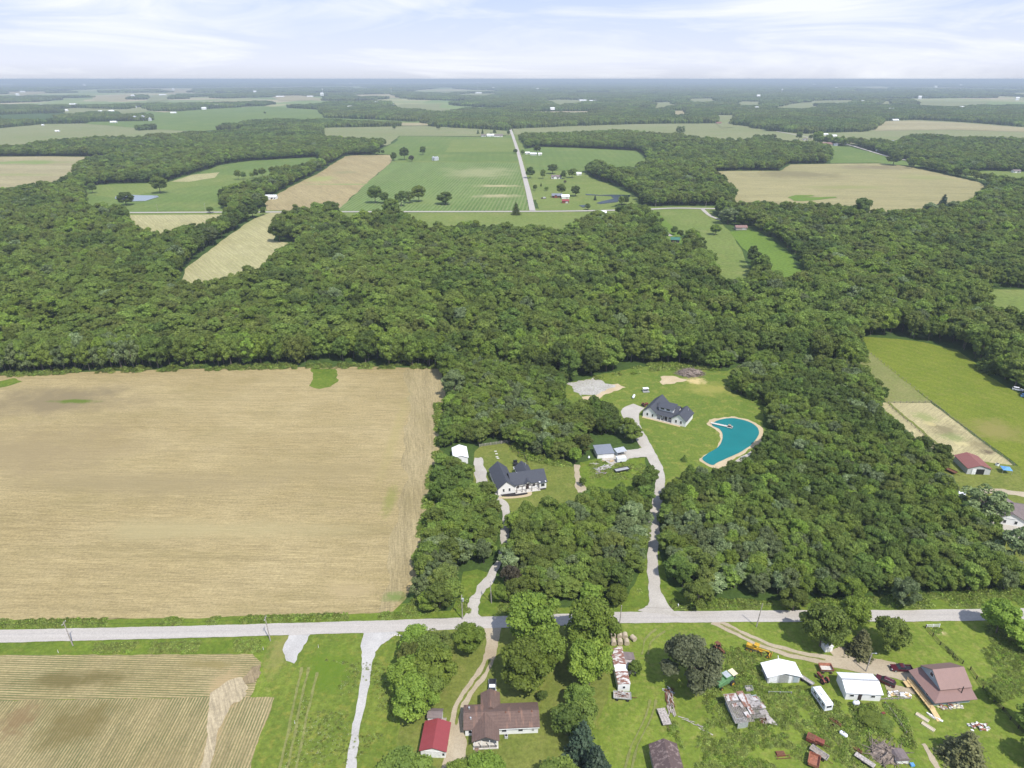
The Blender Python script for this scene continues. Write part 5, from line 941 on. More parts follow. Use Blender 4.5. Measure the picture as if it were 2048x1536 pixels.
def pile(name, px, w_, d_, h_, n, mats, label, cat, seed=1, rz=0.0, long=1.6, thick=.12):
    """a heap of separate boards or scrap of one stock"""
    e = empty(name, G(*px), rz, label, cat); rr_ = random.Random(seed); mbs = [MB() for _ in mats]
    for k in range(n):
        i = k % len(mats); u = rr_.uniform(-1, 1); v = rr_.uniform(-1, 1); z = rr_.uniform(.05, 1) * h_ * (1.1 - .5 * abs(u) - .4 * abs(v))
        mbs[i].box(u * w_ / 2, v * d_ / 2, max(.06, z), rr_.uniform(.4, 1) * long, rr_.uniform(.5, 1.5) * thick * 2, rr_.uniform(.4, 1) * thick, rr_.uniform(-.9, .9) * (1.5 if w_ / d_ < 2 else .4), tilt=rr_.uniform(-.3, .3), tilty=rr_.uniform(-.25, .25))
    for mb, m in zip(mbs, mats): mb.build({'greywood': 'boards', 'wood': 'boards', 'rust': 'scrap', 'steel': 'scrap', 'concrete': 'rubble', 'trim': 'sheet', 'deadwood': 'branches', 'cream': 'sheet', 'blue': 'tarp', 'newwood': 'boards', 'orangepaint': 'scrap', 'galv': 'scrap'}[m], M[m], e)
    return e
pile('scrap_pile', q(1460, 358), 9, 3, .9, 60, ['greywood', 'steel', 'concrete'], 'long heap of grey boards and poles below the workshop', 'scrap pile', 3, R(32), 3.2)
pile('scrap_pile', q(1390, 322), 3, 1.4, .5, 18, ['concrete', 'greywood'], 'small pale rubble pile left of the long board heap', 'scrap pile', 4)
pile('lumber_stack', q(1500, 296), 5, 1.6, .7, 26, ['concrete', 'newwood'], 'low stack of pale lumber in front of the workshop', 'lumber stack', 5, 0, 2.5)
pile('scrap_pile', q(1445, 400), 4, 1.6, .8, 20, ['rust', 'redpaint'] if 0 else ['rust', 'steel'], 'rusty scrap in the grass under the long board heap', 'scrap pile', 6)
def flat_wagon(px, rz, L, W_, label, bed='greywood', side=0.0, name='flat_trailer', sidemat='steel', z=.85, cat='trailer', wheels=4, hitch=True, taper=1.0, load=None):
    e = empty(name, G(*px), rz, label, cat)
    if side: 
        s = MB(); hh_ = side
        for q_ in (-1, 1): s.box(0, q_ * W_ / 2, z + hh_ / 2, L, .07, hh_); s.box(q_ * L / 2, 0, z + hh_ / 2, .07, W_ - .08, hh_)
        s.build('side', M[sidemat], e)
    MB().box(0, 0, z, L, W_, .12).build('deck', M[bed], e); MB().box(0, .4, z - .14, L * .95, .1, .16).box(0, -.4, z - .14, L * .95, .1, .16).build('chassis', M['rust'], e)
    xs_ = (-L * .3, L * .3) if wheels == 4 else (0,)
    for x in xs_:
        for s_ in (-1, 1): MB().cyl((x, s_ * W_ * .45, .38), (x, s_ * (W_ * .45 + .2), .38), .38, .38, 12).build('wheel', M['tyre'], e)
    if hitch: MB().box(L / 2 + .8, 0, .55, 1.7, .1, .1).build('hitch', M['rust'], e)
    if load: MB().box(0, 0, z + .09, L * .9, W_ * .86, .04).build('load', M[load], e)
    return e
flat_wagon(q(1612, 378), R(20), 6.5, 2.3, 'long black flatbed trailer with grey load at the bottom of the gravel pad', 'steel', .35, sidemat='blackpaint')
tank('white_drum', q(1342, 273), 1.3, .45, .6, R(80), 'small white drum at the left of the workshop', cat='drum')
# brush pile
def brush(px, rad, hgt, n, label, seed, mat='deadwood', name='brush_pile'):
    e = empty(name, G(*px), 0, label, 'brush pile'); r_ = random.Random(seed); mb = MB()
    for k in range(n):
        a = r_.uniform(0, 6.28); d_ = rad * math.sqrt(r_.random()); x = d_ * math.cos(a) * 1.35; y = d_ * math.sin(a); z = hgt * (1 - d_ / rad) * r_.uniform(.2, 1.1) + .2; L_ = r_.uniform(1.2, 3.6); b = r_.uniform(0, 6.28); c = r_.uniform(-.3, .8)
        mb.cyl((x, y, max(.05, z - .2)), (x + L_ * math.cos(b), y + L_ * math.sin(b), max(.1, z + c * L_ * .5)), r_.uniform(.05, .2), .03, 4, False)
    blob(mb, 0, 0, hgt * .1, rad * 1.2, rad * .85, hgt * .6, seed, 14, 6, .25)
    mb.build('branches', M[mat], e); return e
brush((1380, 747), 5.6, 3.0, 420, 'big brown brush pile at the edge of the wood above the white farmhouse', 2)
brush((1490, 776), 3.2, 1.2, 90, 'small grey brush pile at the wood edge right of the lawn', 5)
brush((1770, 1508), 3.0, 2.2, 160, 'brown pile of dry brush beside the small grey-roofed hut', 8)
# --- barn by the paddock
h = base_at('paddock_barn', (1932.5, 948.5), (1978.5, 950.2), 'pale metal barn with a maroon roof and a black panel as its open doorway by the sandy paddock', 'barn')
w, r = MB(), MB(); gable(w, r, 0, 9.2, 0, 10.5, 2.9, 1.5, 'y', .35); w.build('wall', M['palewall'], h); r.build('roof', M['maroonroof'], h); MB().box(5.1, -.05, 1.3, 3.2, .1, 2.6).build('doorway', M['blackpaint'], h); MB().box(2.6, -.12, 1.4, 1.6, .1, 2.5).build('door', M['trim'], h)  # doorway: flat black panel on the wall, painting the shade inside the opening
e = empty('blue_canopy', G(2010, 945), R(-15), 'blue pop-up canopy on the grass right of the paddock barn', 'canopy')
MB().add([(-1.8, -1.8, 2.0), (1.8, -1.8, 2.0), (1.8, 1.8, 2.0), (-1.8, 1.8, 2.0), (0, 0, 2.7)], [(0, 1, 4), (1, 2, 4), (2, 3, 4), (3, 0, 4), (3, 2, 1, 0)]).build('fabric', M['blue'], e)
for x in (-1.7, 1.7):
    for y in (-1.7, 1.7): MB().cyl((x, y, 0), (x, y, 2.0), .06).build('leg', M['steel'], e)
e = empty('water_trough', G(1994, 931), 0, 'small white tank at the paddock corner', 'tank'); MB().cyl((0, 0, 0), (0, 0, 1.0), .75, .7, 14).build('shell', M['wpaint'], e); MB().cyl((0, 0, 1.0), (0, 0, 1.03), .6, .6, 14).build('lid', M['tyre'], e)
flat_wagon((1897, 943), R(-62), 6, 2.1, 'rusty brown wagon beside the paddock barn', 'rust', .3, sidemat='rust')
h = base_at('grey_roof_house', (1992, 1047), (2066, 1058), 'house with a brownish-grey roof and white gable at the right edge', 'house')
w, r = MB(), MB(); gable(w, r, 0, 8.5, 0, 12, 3.0, 2.2, 'y', .5); gable(w, r, 7, 24, 3, 12, 3.0, 2.2, 'x', .5, z0=.01); w.build('wall', M['white'], h); r.build('roof', M['greyroof'], h)
for x in (2.4, 6.0): window(h, x, 0, 1.5, 1.0, 1.3)
MB().box(4.2, -.1, 3.1, 3, .1, .4).build('trim', M['trim'], h); door(h, 10, 3.0); window(h, 13, 3, 1.6, 1.6, 1.2)
# --- the maroon-roofed farmhouse
h = base_at('maroon_roof_farmhouse', (1740 + 560 / 4.315, 1180 + 1010 / 4.315), (1740 + 870 / 4.315, 1180 + 980 / 4.315), 'two-storey farmhouse with dusty maroon metal roofs and a raw timber deck', 'house')
w, r = MB(), MB()
w.box(4.9, 4.9, 1.35, 10.2, 9.0, 2.7)
gable(w, r, 1.9, 10.2, 1.9, 9.6, 4.2, 2.6, 'x', .35, z0=2.6)
# wrap-around lower roof: south and west slopes meeting at a hip
r.add([(-1.3, -.9, 2.55), (10.6, -.9, 2.55), (10.6, 2.1, 3.7), (2.2, 2.1, 3.7), (-1.3, 9.9, 2.55), (2.2, 9.9, 3.7), (-1.3, -.9, 2.4), (10.6, -.9, 2.4), (-1.3, 9.9, 2.4), (10.6, 2.1, 2.5), (2.2, 9.9, 2.5)], [(0, 1, 2, 3), (4, 0, 3, 5), (6, 7, 1, 0), (8, 6, 0, 4), (7, 9, 2, 1), (10, 8, 4, 5), (8, 10, 9, 7, 6)])
w.build('wall', M['greywall'], h); rf = r.build('roof', M['farmroof'], h)
MB().cyl((7.2, .9, 3.0), (7.2, .9, 5.4), .12, .12, 8).build('stove_pipe', M['tyre'], rf)
for x in (.9, 3.1, 4.6, 6.2, 7.8, 9.3): window(h, x, .4, 1.6, 1.1, 1.2)
window(h, 1.9, 5.75, 5.2, 1.2, 1.1, 'W'); window(h, -.2, 6.2, 1.5, 1.0, 1.2, 'W'); window(h, -.2, 3.2, 1.5, 1.0, 1.2, 'W')
dk = MB().box(-1.6, 3.6, .75, 1.6, 9.6, .12).box(-2.9, 7.2, .7, 1.6, 2.0, .12).prof([(-1.2, .7), (-1.2, .82), (-4.2, .12), (-4.2, .0)], -2.4, -1.0, ax='x').build('deck', M['newwood'], h)
for y in (-1, 1, 3, 5, 7, 8.4): MB().box(-2.35, y, .9, .1, .1, 1.9).build('post', M['newwood'], h)
MB().box(-2.35, 3.7, 1.75, .08, 9.4, .1).box(-2.35, 3.7, 1.3, .06, 9.4, .08).build('railing', M['newwood'], h)
pile('clutter', (1740 + 690 / 4.315, 1180 + 1010 / 4.315), 6.5, 1.2, .8, 80, ['trim', 'cream', 'orangepaint', 'steel', 'greywood'], 'pale clutter heaped along the front wall of the maroon-roofed farmhouse', 'clutter', 9, R(5), .7, .2)
pile('clutter', (1740 + 250 / 4.315, 1180 + 905 / 4.315), 5.5, 1.6, .9, 50, ['trim', 'greywood', 'newwood'], 'white sheets and lumber heaped between the long white garage and the deck', 'clutter', 10, R(-8), 1.3, .2)
pile('clutter', (1740 + 940 / 4.315, 1180 + 1185 / 4.315), 5.0, 2.0, .8, 60, ['orangepaint', 'trim', 'concrete', 'steel'], 'reddish and white junk heap above the ragged conifer', 'clutter', 11, 0, .8, .18)
for (a, b, lb) in ((450, 1105, 'upper pale planter box in the farmhouse garden'), (500, 1185, 'lower pale planter box in the farmhouse garden')):
    e = empty('planter_box', G(1740 + a / 4.315, 1180 + b / 4.315), R(-52), lb, 'planter'); MB().box(0, .5, .2, 3, .08, .4).box(0, -.5, .2, 3, .08, .4).box(1.5, 0, .2, .08, .9, .4).box(-1.5, 0, .2, .08, .9, .4).build('side', M['cream'], e); MB().box(0, 0, .15, 2.9, .9, .25).build('soil', M['mulch'] if 0 else M['tan'], e)
pile('lumber_stack', (1740 + 560 / 4.315, 1180 + 1105 / 4.315), 2.4, .9, .5, 18, ['greywood', 'trim'], 'short grey stack of boards on the grass below the farmhouse', 'lumber stack', 12, R(-40), 1.8)
# --- long white garage, white open shed, small sheds
h = base_at('long_white_garage', (1430 + 1262 / 4.86, 1220 + 870 / 4.86), (1430 + 1600 / 4.86, 1220 + 888 / 4.86), 'long white garage with a bright white roof beside the maroon cars', 'garage')
w, r = MB(), MB(); gable(w, r, 0, 8.9, 0, 6.3, 2.7, 1.1, 'x', .35); w.build('wall', M['white'], h); r.build('roof', M['whiteroof'], h); MB().box(4.45, 3.15, 3.98, 9.5, .5, .05).build('ridge_cap', M['steel'], h)
for x in (1.5, 6.9): window(h, x, 0, 1.6, 1.1, .7)
door(h, 3.6, 0, .9, 2.0); MB().box(4.6, -.06, 2.05, .8, .12, .3).build('awning', M['trim'], h)
q = lambda x, y: (1430 + x / 4.86, 1220 + y / 4.86)
h = base_at('open_white_shed', q(537, 712), q(815, 706), 'white shed with a bright low-pitched roof and open gable front in the farmyard', 'shed')
w, r = MB(), MB(); gable(w, r, -.9, 7.9, 0, 4.3, 2.5, 1.3, 'y', .45); w.build('wall', M['palewall'], h); r.build('roof', M['whiteroof_y'], h)
MB().prof([(2.2, .1), (4.6, .1), (4.6, 2.9), (3.4, 3.4), (2.2, 2.9)], -.06, -.01).build('doorway', M['steel'], h)
for x in (.5, 5.2): MB().box(x, -.05, 1.3, .8 if x > 1 else 2.2, .08, 2.5).build('panel', M['trim'], h)
MB().box(6.8, -.05, 1.3, 1.3, .06, 2.3).build('panel', M['greywall'], h); MB().cyl((3.5, 4.8, 3.8), (3.4, 5.2, 4.6), .1).build('finial', M['trim'], h)
h = base_at('utility_shed', q(1065, 412), q(1142, 405), 'tiny white shed on the lawn between the road and the farm track', 'shed')
w, r = MB(), MB(); gable(w, r, 0, 2.3, 0, 2.9, 1.9, .4, 'y', .12); w.build('wall', M['white'], h); r.build('roof', M['whiteroof_y'], h); door(h, 1.1, 0, .9, 1.6, 'S', 'palewall', .05)
h = base_at('curved_roof_hut', (1740 + 225 / 4.315, 1180 + 1505 / 4.315), (1740 + 328 / 4.315, 1180 + 1500 / 4.315), 'small white hut with a rounded grey roof at the bottom right of the farmyard', 'hut')
MB().box(1.5, 1.2, .7, 3.0, 2.4, 1.4).build('wall', M['white'], h); MB().prof([(-.2, 1.3), (.3, 1.9), (1.0, 2.2), (2.0, 2.2), (2.7, 1.9), (3.2, 1.3)], -.2, 2.6).build('roof', M['greyroof'], h); MB().box(3.6, -.5, .3, .9, .8, .5).build('blue_tub', M['blue'], h)
# --- long rusty shed (an old mobile home) with lean-to
q = lambda x, y: (1150 + x / 4.571, 1200 + y / 4.571)
h = base_at('rusty_roof_shed', q(390, 836), q(498, 830), 'long narrow white shed with a rust-banded roof left of the grey-green tree', 'shed'); h.rotation_euler.z += R(-2)
MB().box(1.6, 6.2, 1.3, 3.2, 12.4, 2.6).build('wall', M['white'], h)
MB().prof([(-.1, 2.62), (1.6, 2.85), (3.3, 2.62), (3.3, 2.7), (1.6, 2.95), (-.1, 2.7)], -.1, 4.2).prof([(-.1, 2.62), (1.6, 2.85), (3.3, 2.62), (3.3, 2.7), (1.6, 2.95), (-.1, 2.7)], 6.6, 12.5).build('roof', M['rustroof_y'], h)
MB().prof([(-.1, 2.60), (1.6, 2.8), (3.3, 2.60), (3.3, 2.66), (1.6, 2.86), (-.1, 2.66)], 4.2, 6.6).build('roof_patch', M['whiteroof_y'], h); window(h, 1.6, 0, 1.5, .7, .8)
MB().box(4.7, 8.4, 1.0, 2.7, 5.6, 2.0).build('lean_to', M['greywood'], h); MB().prof([(3.25, 2.5), (6.3, 2.0), (6.3, 2.08), (3.25, 2.58)], 8.6, 11.4).build('lean_to_roof', M['greyroof'], h); MB().prof([(3.25, 2.45), (6.5, 1.9), (6.5, 1.98), (3.25, 2.53)], 5.4, 8.5).build('lean_to_roof', M['greywood'], h)
e = flat_wagon(q(430, 895), R(-6), 4.6, 2.2, 'grey trailer heaped with scrap in front of the rusty-roofed shed', 'greywood', .3, sidemat='galv')
pile('scrap_pile', q(420, 888), 3.2, 1.4, 1.3, 40, ['rust', 'galv', 'greywood'], 'tangle of scrap lying on the grey trailer', 'scrap pile', 14, R(-6), 1.6).location.z = .5
e = flat_wagon(q(812, 1085), R(-88) + R(6), 5.0, 2.2, 'flat wooden hay wagon on the mown grass above the brown barn', 'greywood', name='hay_wagon', cat='wagon')
pile('lumber_stack', q(868, 940), 6.5, 1.8, .7, 46, ['wood', 'greywood', 'rust'], 'long brown heap of planks under the grey-green tree', 'lumber stack', 15, R(86), 3.0)
pile('scrap_pile', q(862, 835), 2.2, 1.8, .9, 26, ['rust', 'steel'], 'dark rusty scrap at the top of the plank heap', 'scrap pile', 16)
pile('pole_stack', q(1105, 1150), 8, .6, .25, 10, ['greywood', 'greywood'], 'long grey poles lying in the grass right of the flat hay wagon', 'poles', 17, R(-38), 5.5, .1)
e = empty('brown_barn', G(1337, 1560), R(1.5), 'barn with a brown ribbed metal roof at the bottom edge of the picture', 'barn'); w, r = MB(), MB()
L0 = G(1306, 1490, 3).to_2d(); p0 = Vector((e.location.x, e.location.y)); gable(w, r, -3.1, 3.1, -4, L0.y - p0.y, 3.0, 1.7, 'y', .35); w.build('wall', M['greywood'], e); r.build('roof', M['brownmetal'], e)
# --- the collapsing barn: bare battens and leftover sheets
q = lambda x, y: (1430 + x / 4.86, 1220 + y / 4.86)
h = base_at('ruined_barn', q(190, 1110), q(545, 1070), 'ruined barn with bare roof battens and patches of rusty sheeting', 'barn')
h.scale = (.9, .88, .9)
MB().box(1.6, -1.55, 1.1, 3.0, .1, 2.2).build('front_panel', M['galv'], h)
MB().box(.1, 3.2, 1.2, .15, 7.0, 2.4).box(1.9, 0, 1.1, 3.2, .15, 2.2).box(4.7, 7.0, 1.2, 9.3, .15, 2.4).box(9.5, 4.5, 1.0, .15, 4.6, 2.0).build('wall', M['greywall'], h)
bt = MB(); 
for k in range(26): bt.box(1.9, -1.6 + k * .355, 2.5 + k * .049, 5.6, .12, .05, 0)
for k in range(12): bt.box(-.7 + k * .5, 2.75, 3.0, .09, 9.0, .1, 0, tilt=.137)
for k in range(20): bt.box(7.1, -1.2 + k * .37, 3.0 - (k % 4) * .03, 5.2, .12, .05, R(3), tilty=.10)
bt.build('battens', M['greywood'], h)
sh = MB()
for (x, y, z, a, b, rz, ti, ty) in ((1.2, 6.0, 3.62, 3.4, 2.2, 0, .14, 0), (4.3, 5.0, 3.7, 2.2, 5.0, .1, .13, .1), (4.9, 2.2, 3.2, 1.6, 4.2, .06, .1, .25), (1.6, 3.6, 3.25, 2.4, 1.0, .1, .14, 0), (3.5, .3, 2.9, 1.6, 1.8, .3, .2, .2), (7.6, 5.2, 3.1, 2.6, 1.6, .05, 0, .14), (9.0, 2.9, 2.75, 1.9, 1.8, .1, 0, .2)): sh.box(x, y, z + .1, a, b, .05, rz, tilt=ti, tilty=ty)
sh.build('rusty_sheets', M['rustroof'], h)
s2 = MB()
for (x, y, z, a, b, rz, ti, ty) in ((2.9, 3.2, 3.35, 1.3, 1.7, .5, .2, .1), (6.4, 4.4, 3.25, 1.9, 4.6, .04, .05, .13), (8.6, .6, 2.55, 2.4, 1.4, .1, .1, .15), (7.6, 3.3, 3.1, 2.6, 1.4, .1, 0, .14)): s2.box(x, y, z + .17, a, b, .05, rz, tilt=ti, tilty=ty)
s2.build('grey_sheets', M['oldsheet'], h)
MB().add([(9.2, -1.2, .5), (12.4, -2.2, .1), (11.8, -.8, .2), (9.6, 1.4, 1.6), (9.2, -1.2, .4), (12.4, -2.2, 0), (11.8, -.8, .1), (9.6, 1.4, 1.5)], [(0, 1, 2, 3), (7, 6, 5, 4), (0, 4, 5, 1), (1, 5, 6, 2), (2, 6, 7, 3), (3, 7, 4, 0)]).build('fallen_sheet', M['oldsheet'], h)
pile('scrap_pile', q(490, 1085), 2.6, 1.6, 1.0, 30, ['rust', 'wood'], 'rust-brown debris at the right corner of the ruined barn', 'scrap pile', 19)
e = empty('wire_crate', G(*q(328, 778)), R(4), 'grey wire crate behind the ruined barn', 'crate'); cr = MB()
for x in (-.9, -.3, .3, .9):
    for y in (-.6, .6): cr.box(x, y, .5, .08, .08, 1.0)
for z in (.1, .55, 1.0):
    for y in (-.6, .6): cr.box(0, y, z, 1.8, .06, .06)
    for x in (-.9, .9): cr.box(x, 0, z, .06, 1.2, .06)
cr.build('cage', M['steel'], e); MB().box(0, 0, .3, 1.6, 1.0, .4).build('contents', M['greywood'], e)
# ---------------------------------------------------------------- vehicles and machines
def wheels(e, xs_, hw, r_, w_=.24, mat='steel'):
    for x in xs_:
        for s_ in (-1, 1):
            t = MB().cyl((x, s_ * (hw - w_), r_), (x, s_ * hw, r_), r_, r_, 14).build('wheel', M['tyre'], e); MB().cyl((x, s_ * (hw - .02), r_), (x, s_ * (hw + .02), r_), r_ * .55, r_ * .5, 10).build('rim', M[mat], t)
def cabin(e, prof_, hw, mat, inset=.16, name='cab'):
    """greenhouse of a car: glass body, painted roof"""
    n = len(prof_); mb = MB(); zt = max(z for x, z in prof_); zb = min(z for x, z in prof_)
    f = lambda z: hw - inset * (z - zb) / (zt - zb)
    vs = [(x, -f(z), z) for x, z in prof_] + [(x, f(z), z) for x, z in prof_]
    mb.add(vs, [tuple(range(n)), tuple(range(n, 2 * n))[::-1]] + [((k + 1) % n, k, n + k, n + (k + 1) % n) for k in range(n)]); c = mb.build('glasshouse', M['glass'], e)
    top = [p for p in prof_ if p[1] > zt - .06]; x0, x1 = min(p[0] for p in top), max(p[0] for p in top)
    MB().box((x0 + x1) / 2, 0, zt + .02, x1 - x0 + .06, 2 * (hw - inset) + .04, .06).build('roof', M[mat], c)
def pickup(px, rz, mat, label, bed='liner', L=5.8):
    e = empty('pickup_truck', G(*px), rz, label, 'pickup truck')
    MB().prof([(-2.9, .45), (2.8, .45), (2.9, .75), (2.75, 1.0), (1.3, 1.12), (-.75, 1.15), (-.75, .7), (-2.75, .7), (-2.9, .68)], -.98, .98).box(-1.85, -.93, .92, 2.1, .12, .48).box(-1.85, .93, .92, 2.1, .12, .48).build('body', M[mat], e)
    MB().box(-2.86, 0, .92, .1, 1.74, .46).build('tailgate', M[mat], e)
    cabin(e, [(1.25, 1.1), (.55, 1.72), (-.45, 1.76), (-.78, 1.68), (-.8, 1.1)], .93, mat)
    if bed == 'cover': MB().box(-1.85, 0, 1.17, 2.1, 1.9, .06).build('bed_cover', M['blackpaint'], e)
    else: MB().box(-1.85, 0, .73, 2.0, 1.7, .05).build('bed_liner', M['blackpaint'], e)
    for s_ in (-1, 1): MB().box(2.84, s_ * .72, .85, .12, .35, .2).build('headlight', M['trim'], e); MB().box(-2.92, s_ * .86, .95, .05, .16, .35).build('tail_light', M['redpaint'], e); MB().box(.9, s_ * 1.08, 1.2, .16, .2, .16).build('mirror', M[mat], e)
    wheels(e, (-1.85, 1.85), 1.0, .4); return e
def suv(px, rz, mat, label):
    e = empty('parked_suv', G(*px), rz, label, 'car')
    MB().prof([(-2.45, .4), (2.35, .4), (2.5, .7), (2.4, .95), (1.2, 1.08), (-2.4, 1.12), (-2.5, .8)], -.95, .95).build('body', M[mat], e)
    cabin(e, [(1.15, 1.06), (.4, 1.66), (-2.0, 1.70), (-2.35, 1.1)], .9, mat)
    for y in (-.55, .55): MB().box(-.8, y, 1.76, 2.0, .05, .05).build('roof_rail', M['steel'], e)
    for s_ in (-1, 1): MB().box(2.44, s_ * .68, .8, .12, .35, .18).build('headlight', M['trim'], e); MB().box(-2.47, s_ * .78, 1.0, .06, .2, .3).build('tail_light', M['redpaint'], e)
    wheels(e, (-1.5, 1.5), .97, .38); return e
q1 = lambda x, y: (1740 + x / 4.315, 1180 + y / 4.315)
pickup((984.5, 1381), R(-90), 'wpaint', 'white pickup with a black bed cover nosed up to the ranch house', 'cover')
pickup(q1(265, 690), R(180) - R(3), 'maroon', 'maroon pickup parked on the farm track beside the maroon-roofed farmhouse')
suv(q1(128, 800), R(180) - R(38), 'maroon', 'dark maroon car parked between the long white garage and the maroon pickup')
# camper
q = lambda x, y: (1430 + x / 4.86, 1220 + y / 4.86)
a = G(*q(1060, 1000)).to_2d(); b = G(*q(945, 835)).to_2d(); dd = b - a
e = empty('camper_trailer', (a.x + 1.1, a.y + .3, 0), math.atan2(dd.y, dd.x), 'white travel trailer with roof vents parked in the tall grass', 'camper'); Lc = 6.4
MB().prof([(0, .5), (Lc - .5, .5), (Lc, 1.2), (Lc - .1, 2.2), (Lc - .6, 2.65), (.3, 2.7), (0, 2.4)], -1.1, 1.1).build('body', M['wpaint'], e)
MB().box(Lc / 2, 1.12, 1.25, Lc * .85, .03, .22).box(Lc / 2, -1.12, 1.25, Lc * .85, .03, .22).build('stripe', M['bluegreyroof'], e)
for x in (1.0, 2.6, 4.6):
    for s_ in (-1, 1): MB().box(x, s_ * 1.13, 1.85, .9, .05, .5).build('window', M['glass'], e)
MB().box(-.02, 0, 1.85, .05, 1.4, .6).build('window', M['glass'], e); MB().box(3.2, 0, 2.82, .9, .8, .25).build('air_conditioner', M['trim'], e)
for x in (1.2, 5.2): MB().box(x, .2, 2.74, .5, .5, .12).build('roof_vent', M['palewall'], e)
wheels(e, (2.6, 3.4), 1.1, .36); MB().box(Lc + .6, 0, .5, 1.3, .1, .1).build('hitch', M['steel'], e)
# tractor
def tractor(px, rz, mat, label, cab=False):
    e = empty('tractor', G(*px), rz, label, 'tractor')
    MB().box(.95, 0, 1.15, 1.9, .62, .62).prof([(1.9, .85), (2.0, .85), (2.0, 1.4), (1.9, 1.46)], -.3, .3).build('hood', M[mat], e); MB().box(.2, 0, .8, 3.2, .4, .4).build('chassis', M['rust'], e)
    MB().box(-.7, 0, 1.25, .5, .5, .12).box(-.98, 0, 1.5, .1, .5, .5).build('seat', M['tyre'], e); MB().cyl((.5, 0, 1.4), (.1, 0, 1.75), .03).cyl((.1, 0, 1.75), (.07, 0, 1.79), .22, .22, 12).build('steering_wheel', M['tyre'], e)
    MB().cyl((1.2, .12, 1.4), (1.2, .12, 2.1), .05).build('exhaust', M['rust'], e)
    for s_ in (-1, 1):
        for x, r_, w_, y in ((-.75, .8, .4, .95), (1.6, .42, .2, .75)):
            t = MB().cyl((x, s_ * (y - w_), r_), (x, s_ * y, r_), r_, r_, 16).build('wheel', M['tyre'], e); MB().cyl((x, s_ * (y - .02), r_), (x, s_ * (y + .03), r_), r_ * .5, r_ * .5, 10).build('rim', M[mat], t)
        MB().prof([(-1.5, 1.3), (-1.1, 1.7), (-.4, 1.7), (-.1, 1.35), (-.1, 1.42), (-.4, 1.78), (-1.1, 1.78), (-1.5, 1.38)], s_ * .75 - .2, s_ * .75 + .2).build('fender', M[mat], e)
    if cab: 
        MB().box(-.7, 0, 2.45, 1.3, 1.3, .1).build('canopy', M['rust'], e)
        for x in (-1.25, -.15):
            for y in (-.55, .55): MB().box(x, y, 1.9, .06, .06, 1.1).build('canopy_post', M['rust'], e)
    return e
tractor(q(1040, 690), R(110), 'redpaint', 'old red tractor facing the orange hay wagon')
tractor((1437, 1302), R(-60), 'rust', 'rust-brown tractor with a canopy in the grass right of the big tree', True)
def box_wagon(px, rz, L, W_, label, mat, deep=.9, floor='wood', cat='wagon'):
    e = empty('farm_wagon', G(*px), rz, label, cat); z = .8
    for s_ in (-1, 1):
        MB().add([(-L / 2, s_ * W_ * .38, z), (L / 2, s_ * W_ * .38, z), (L / 2, s_ * W_ / 2, z + deep), (-L / 2, s_ * W_ / 2, z + deep), (-L / 2, s_ * (W_ * .38 - .07), z), (L / 2, s_ * (W_ * .38 - .07), z), (L / 2, s_ * (W_ / 2 - .09), z + deep), (-L / 2, s_ * (W_ / 2 - .09), z + deep)], [(0, 1, 2, 3), (7, 6, 5, 4), (3, 2, 6, 7), (0, 3, 7, 4), (1, 5, 6, 2), (0, 4, 5, 1)]).build('side', M[mat], e)
        MB().box(s_ * L / 2, 0, z + deep / 2, .07, W_ * .86, deep * .96).build('end_panel', M[mat], e)
    MB().box(0, 0, z, L * .98, W_ * .76, .1).build('floor', M[floor], e); MB().box(0, 0, .6, L * .9, .3, .2).build('chassis', M['rust'], e)
    wheels(e, (-L * .32, L * .32), W_ * .48, .36, .2, 'rust'); MB().box(L / 2 + .7, 0, .5, 1.4, .1, .1).build('hitch', M['rust'], e); return e
box_wagon(q(1072, 590), R(-3), 3.4, 2.6, 'orange hay wagon with a pale floor beside the farm track', 'orangepaint', .8, 'concrete')
box_wagon(q(955, 1490), R(60), 3.4, 2.6, 'faded orange wagon with an orange floor at the bottom edge', 'orangepaint', .8, 'orangepaint')
box_wagon(q(1005, 1415), R(-48), 4.2, 1.8, 'narrow grey wooden wagon beside the faded orange wagon', 'greywood', .5, 'wood')
# baler
e = empty('hay_baler', G(*q(965, 1290)), R(-35), 'dark red hay baler in the grass above the faded orange wagon', 'baler')
MB().box(-.9, 0, 1.0, 2.0, 2.0, 1.0).build('pickup_chamber', M['redpaint'], e); MB().box(1.1, .3, 1.0, 2.0, 1.4, .8).build('bale_chamber', M['redpaint'], e); MB().box(-.9, 0, 1.53, 1.5, 1.5, .06).build('hatch', M['rust'], e); MB().cyl((.2, -.9, .9), (.2, -1.1, .9), .55, .55, 14).build('flywheel', M['rust'], e); wheels(e, (0,), 1.15, .42, .22, 'rust'); MB().box(2.7, .3, .6, 1.4, .12, .12).build('hitch', M['rust'], e)
# combine
e = empty('combine_harvester', G(1449, 1366), R(28), 'old green combine harvester with a cream platform left of the ruined barn', 'combine')
MB().prof([(-3.4, 1.1), (1.6, .9), (1.9, 1.2), (1.9, 2.3), (-1.0, 2.5), (-3.4, 1.9)], -1.3, 1.3).build('body', M['green'], e); MB().box(.2, 0, 2.75, 2.0, 2.2, .7).build('grain_tank', M['green'], e); MB().box(.2, 0, 3.12, 1.7, 1.9, .06).build('tank_lining', M['galv'], e)
MB().box(2.3, -.2, 2.2, 1.2, 1.5, 1.5).build('cab', M['glass'], e); MB().box(2.3, -.2, 3.02, 1.7, 2.2, .12).build('cab_roof', M['cream'], e); MB().prof([(1.9, 1.3), (3.6, .5), (3.6, .9), (1.9, 1.9)], -.6, .6).build('feeder', M['green'], e)
MB().box(-2.2, 0, 2.15, 1.8, 1.9, .4).build('engine_deck', M['green'], e)
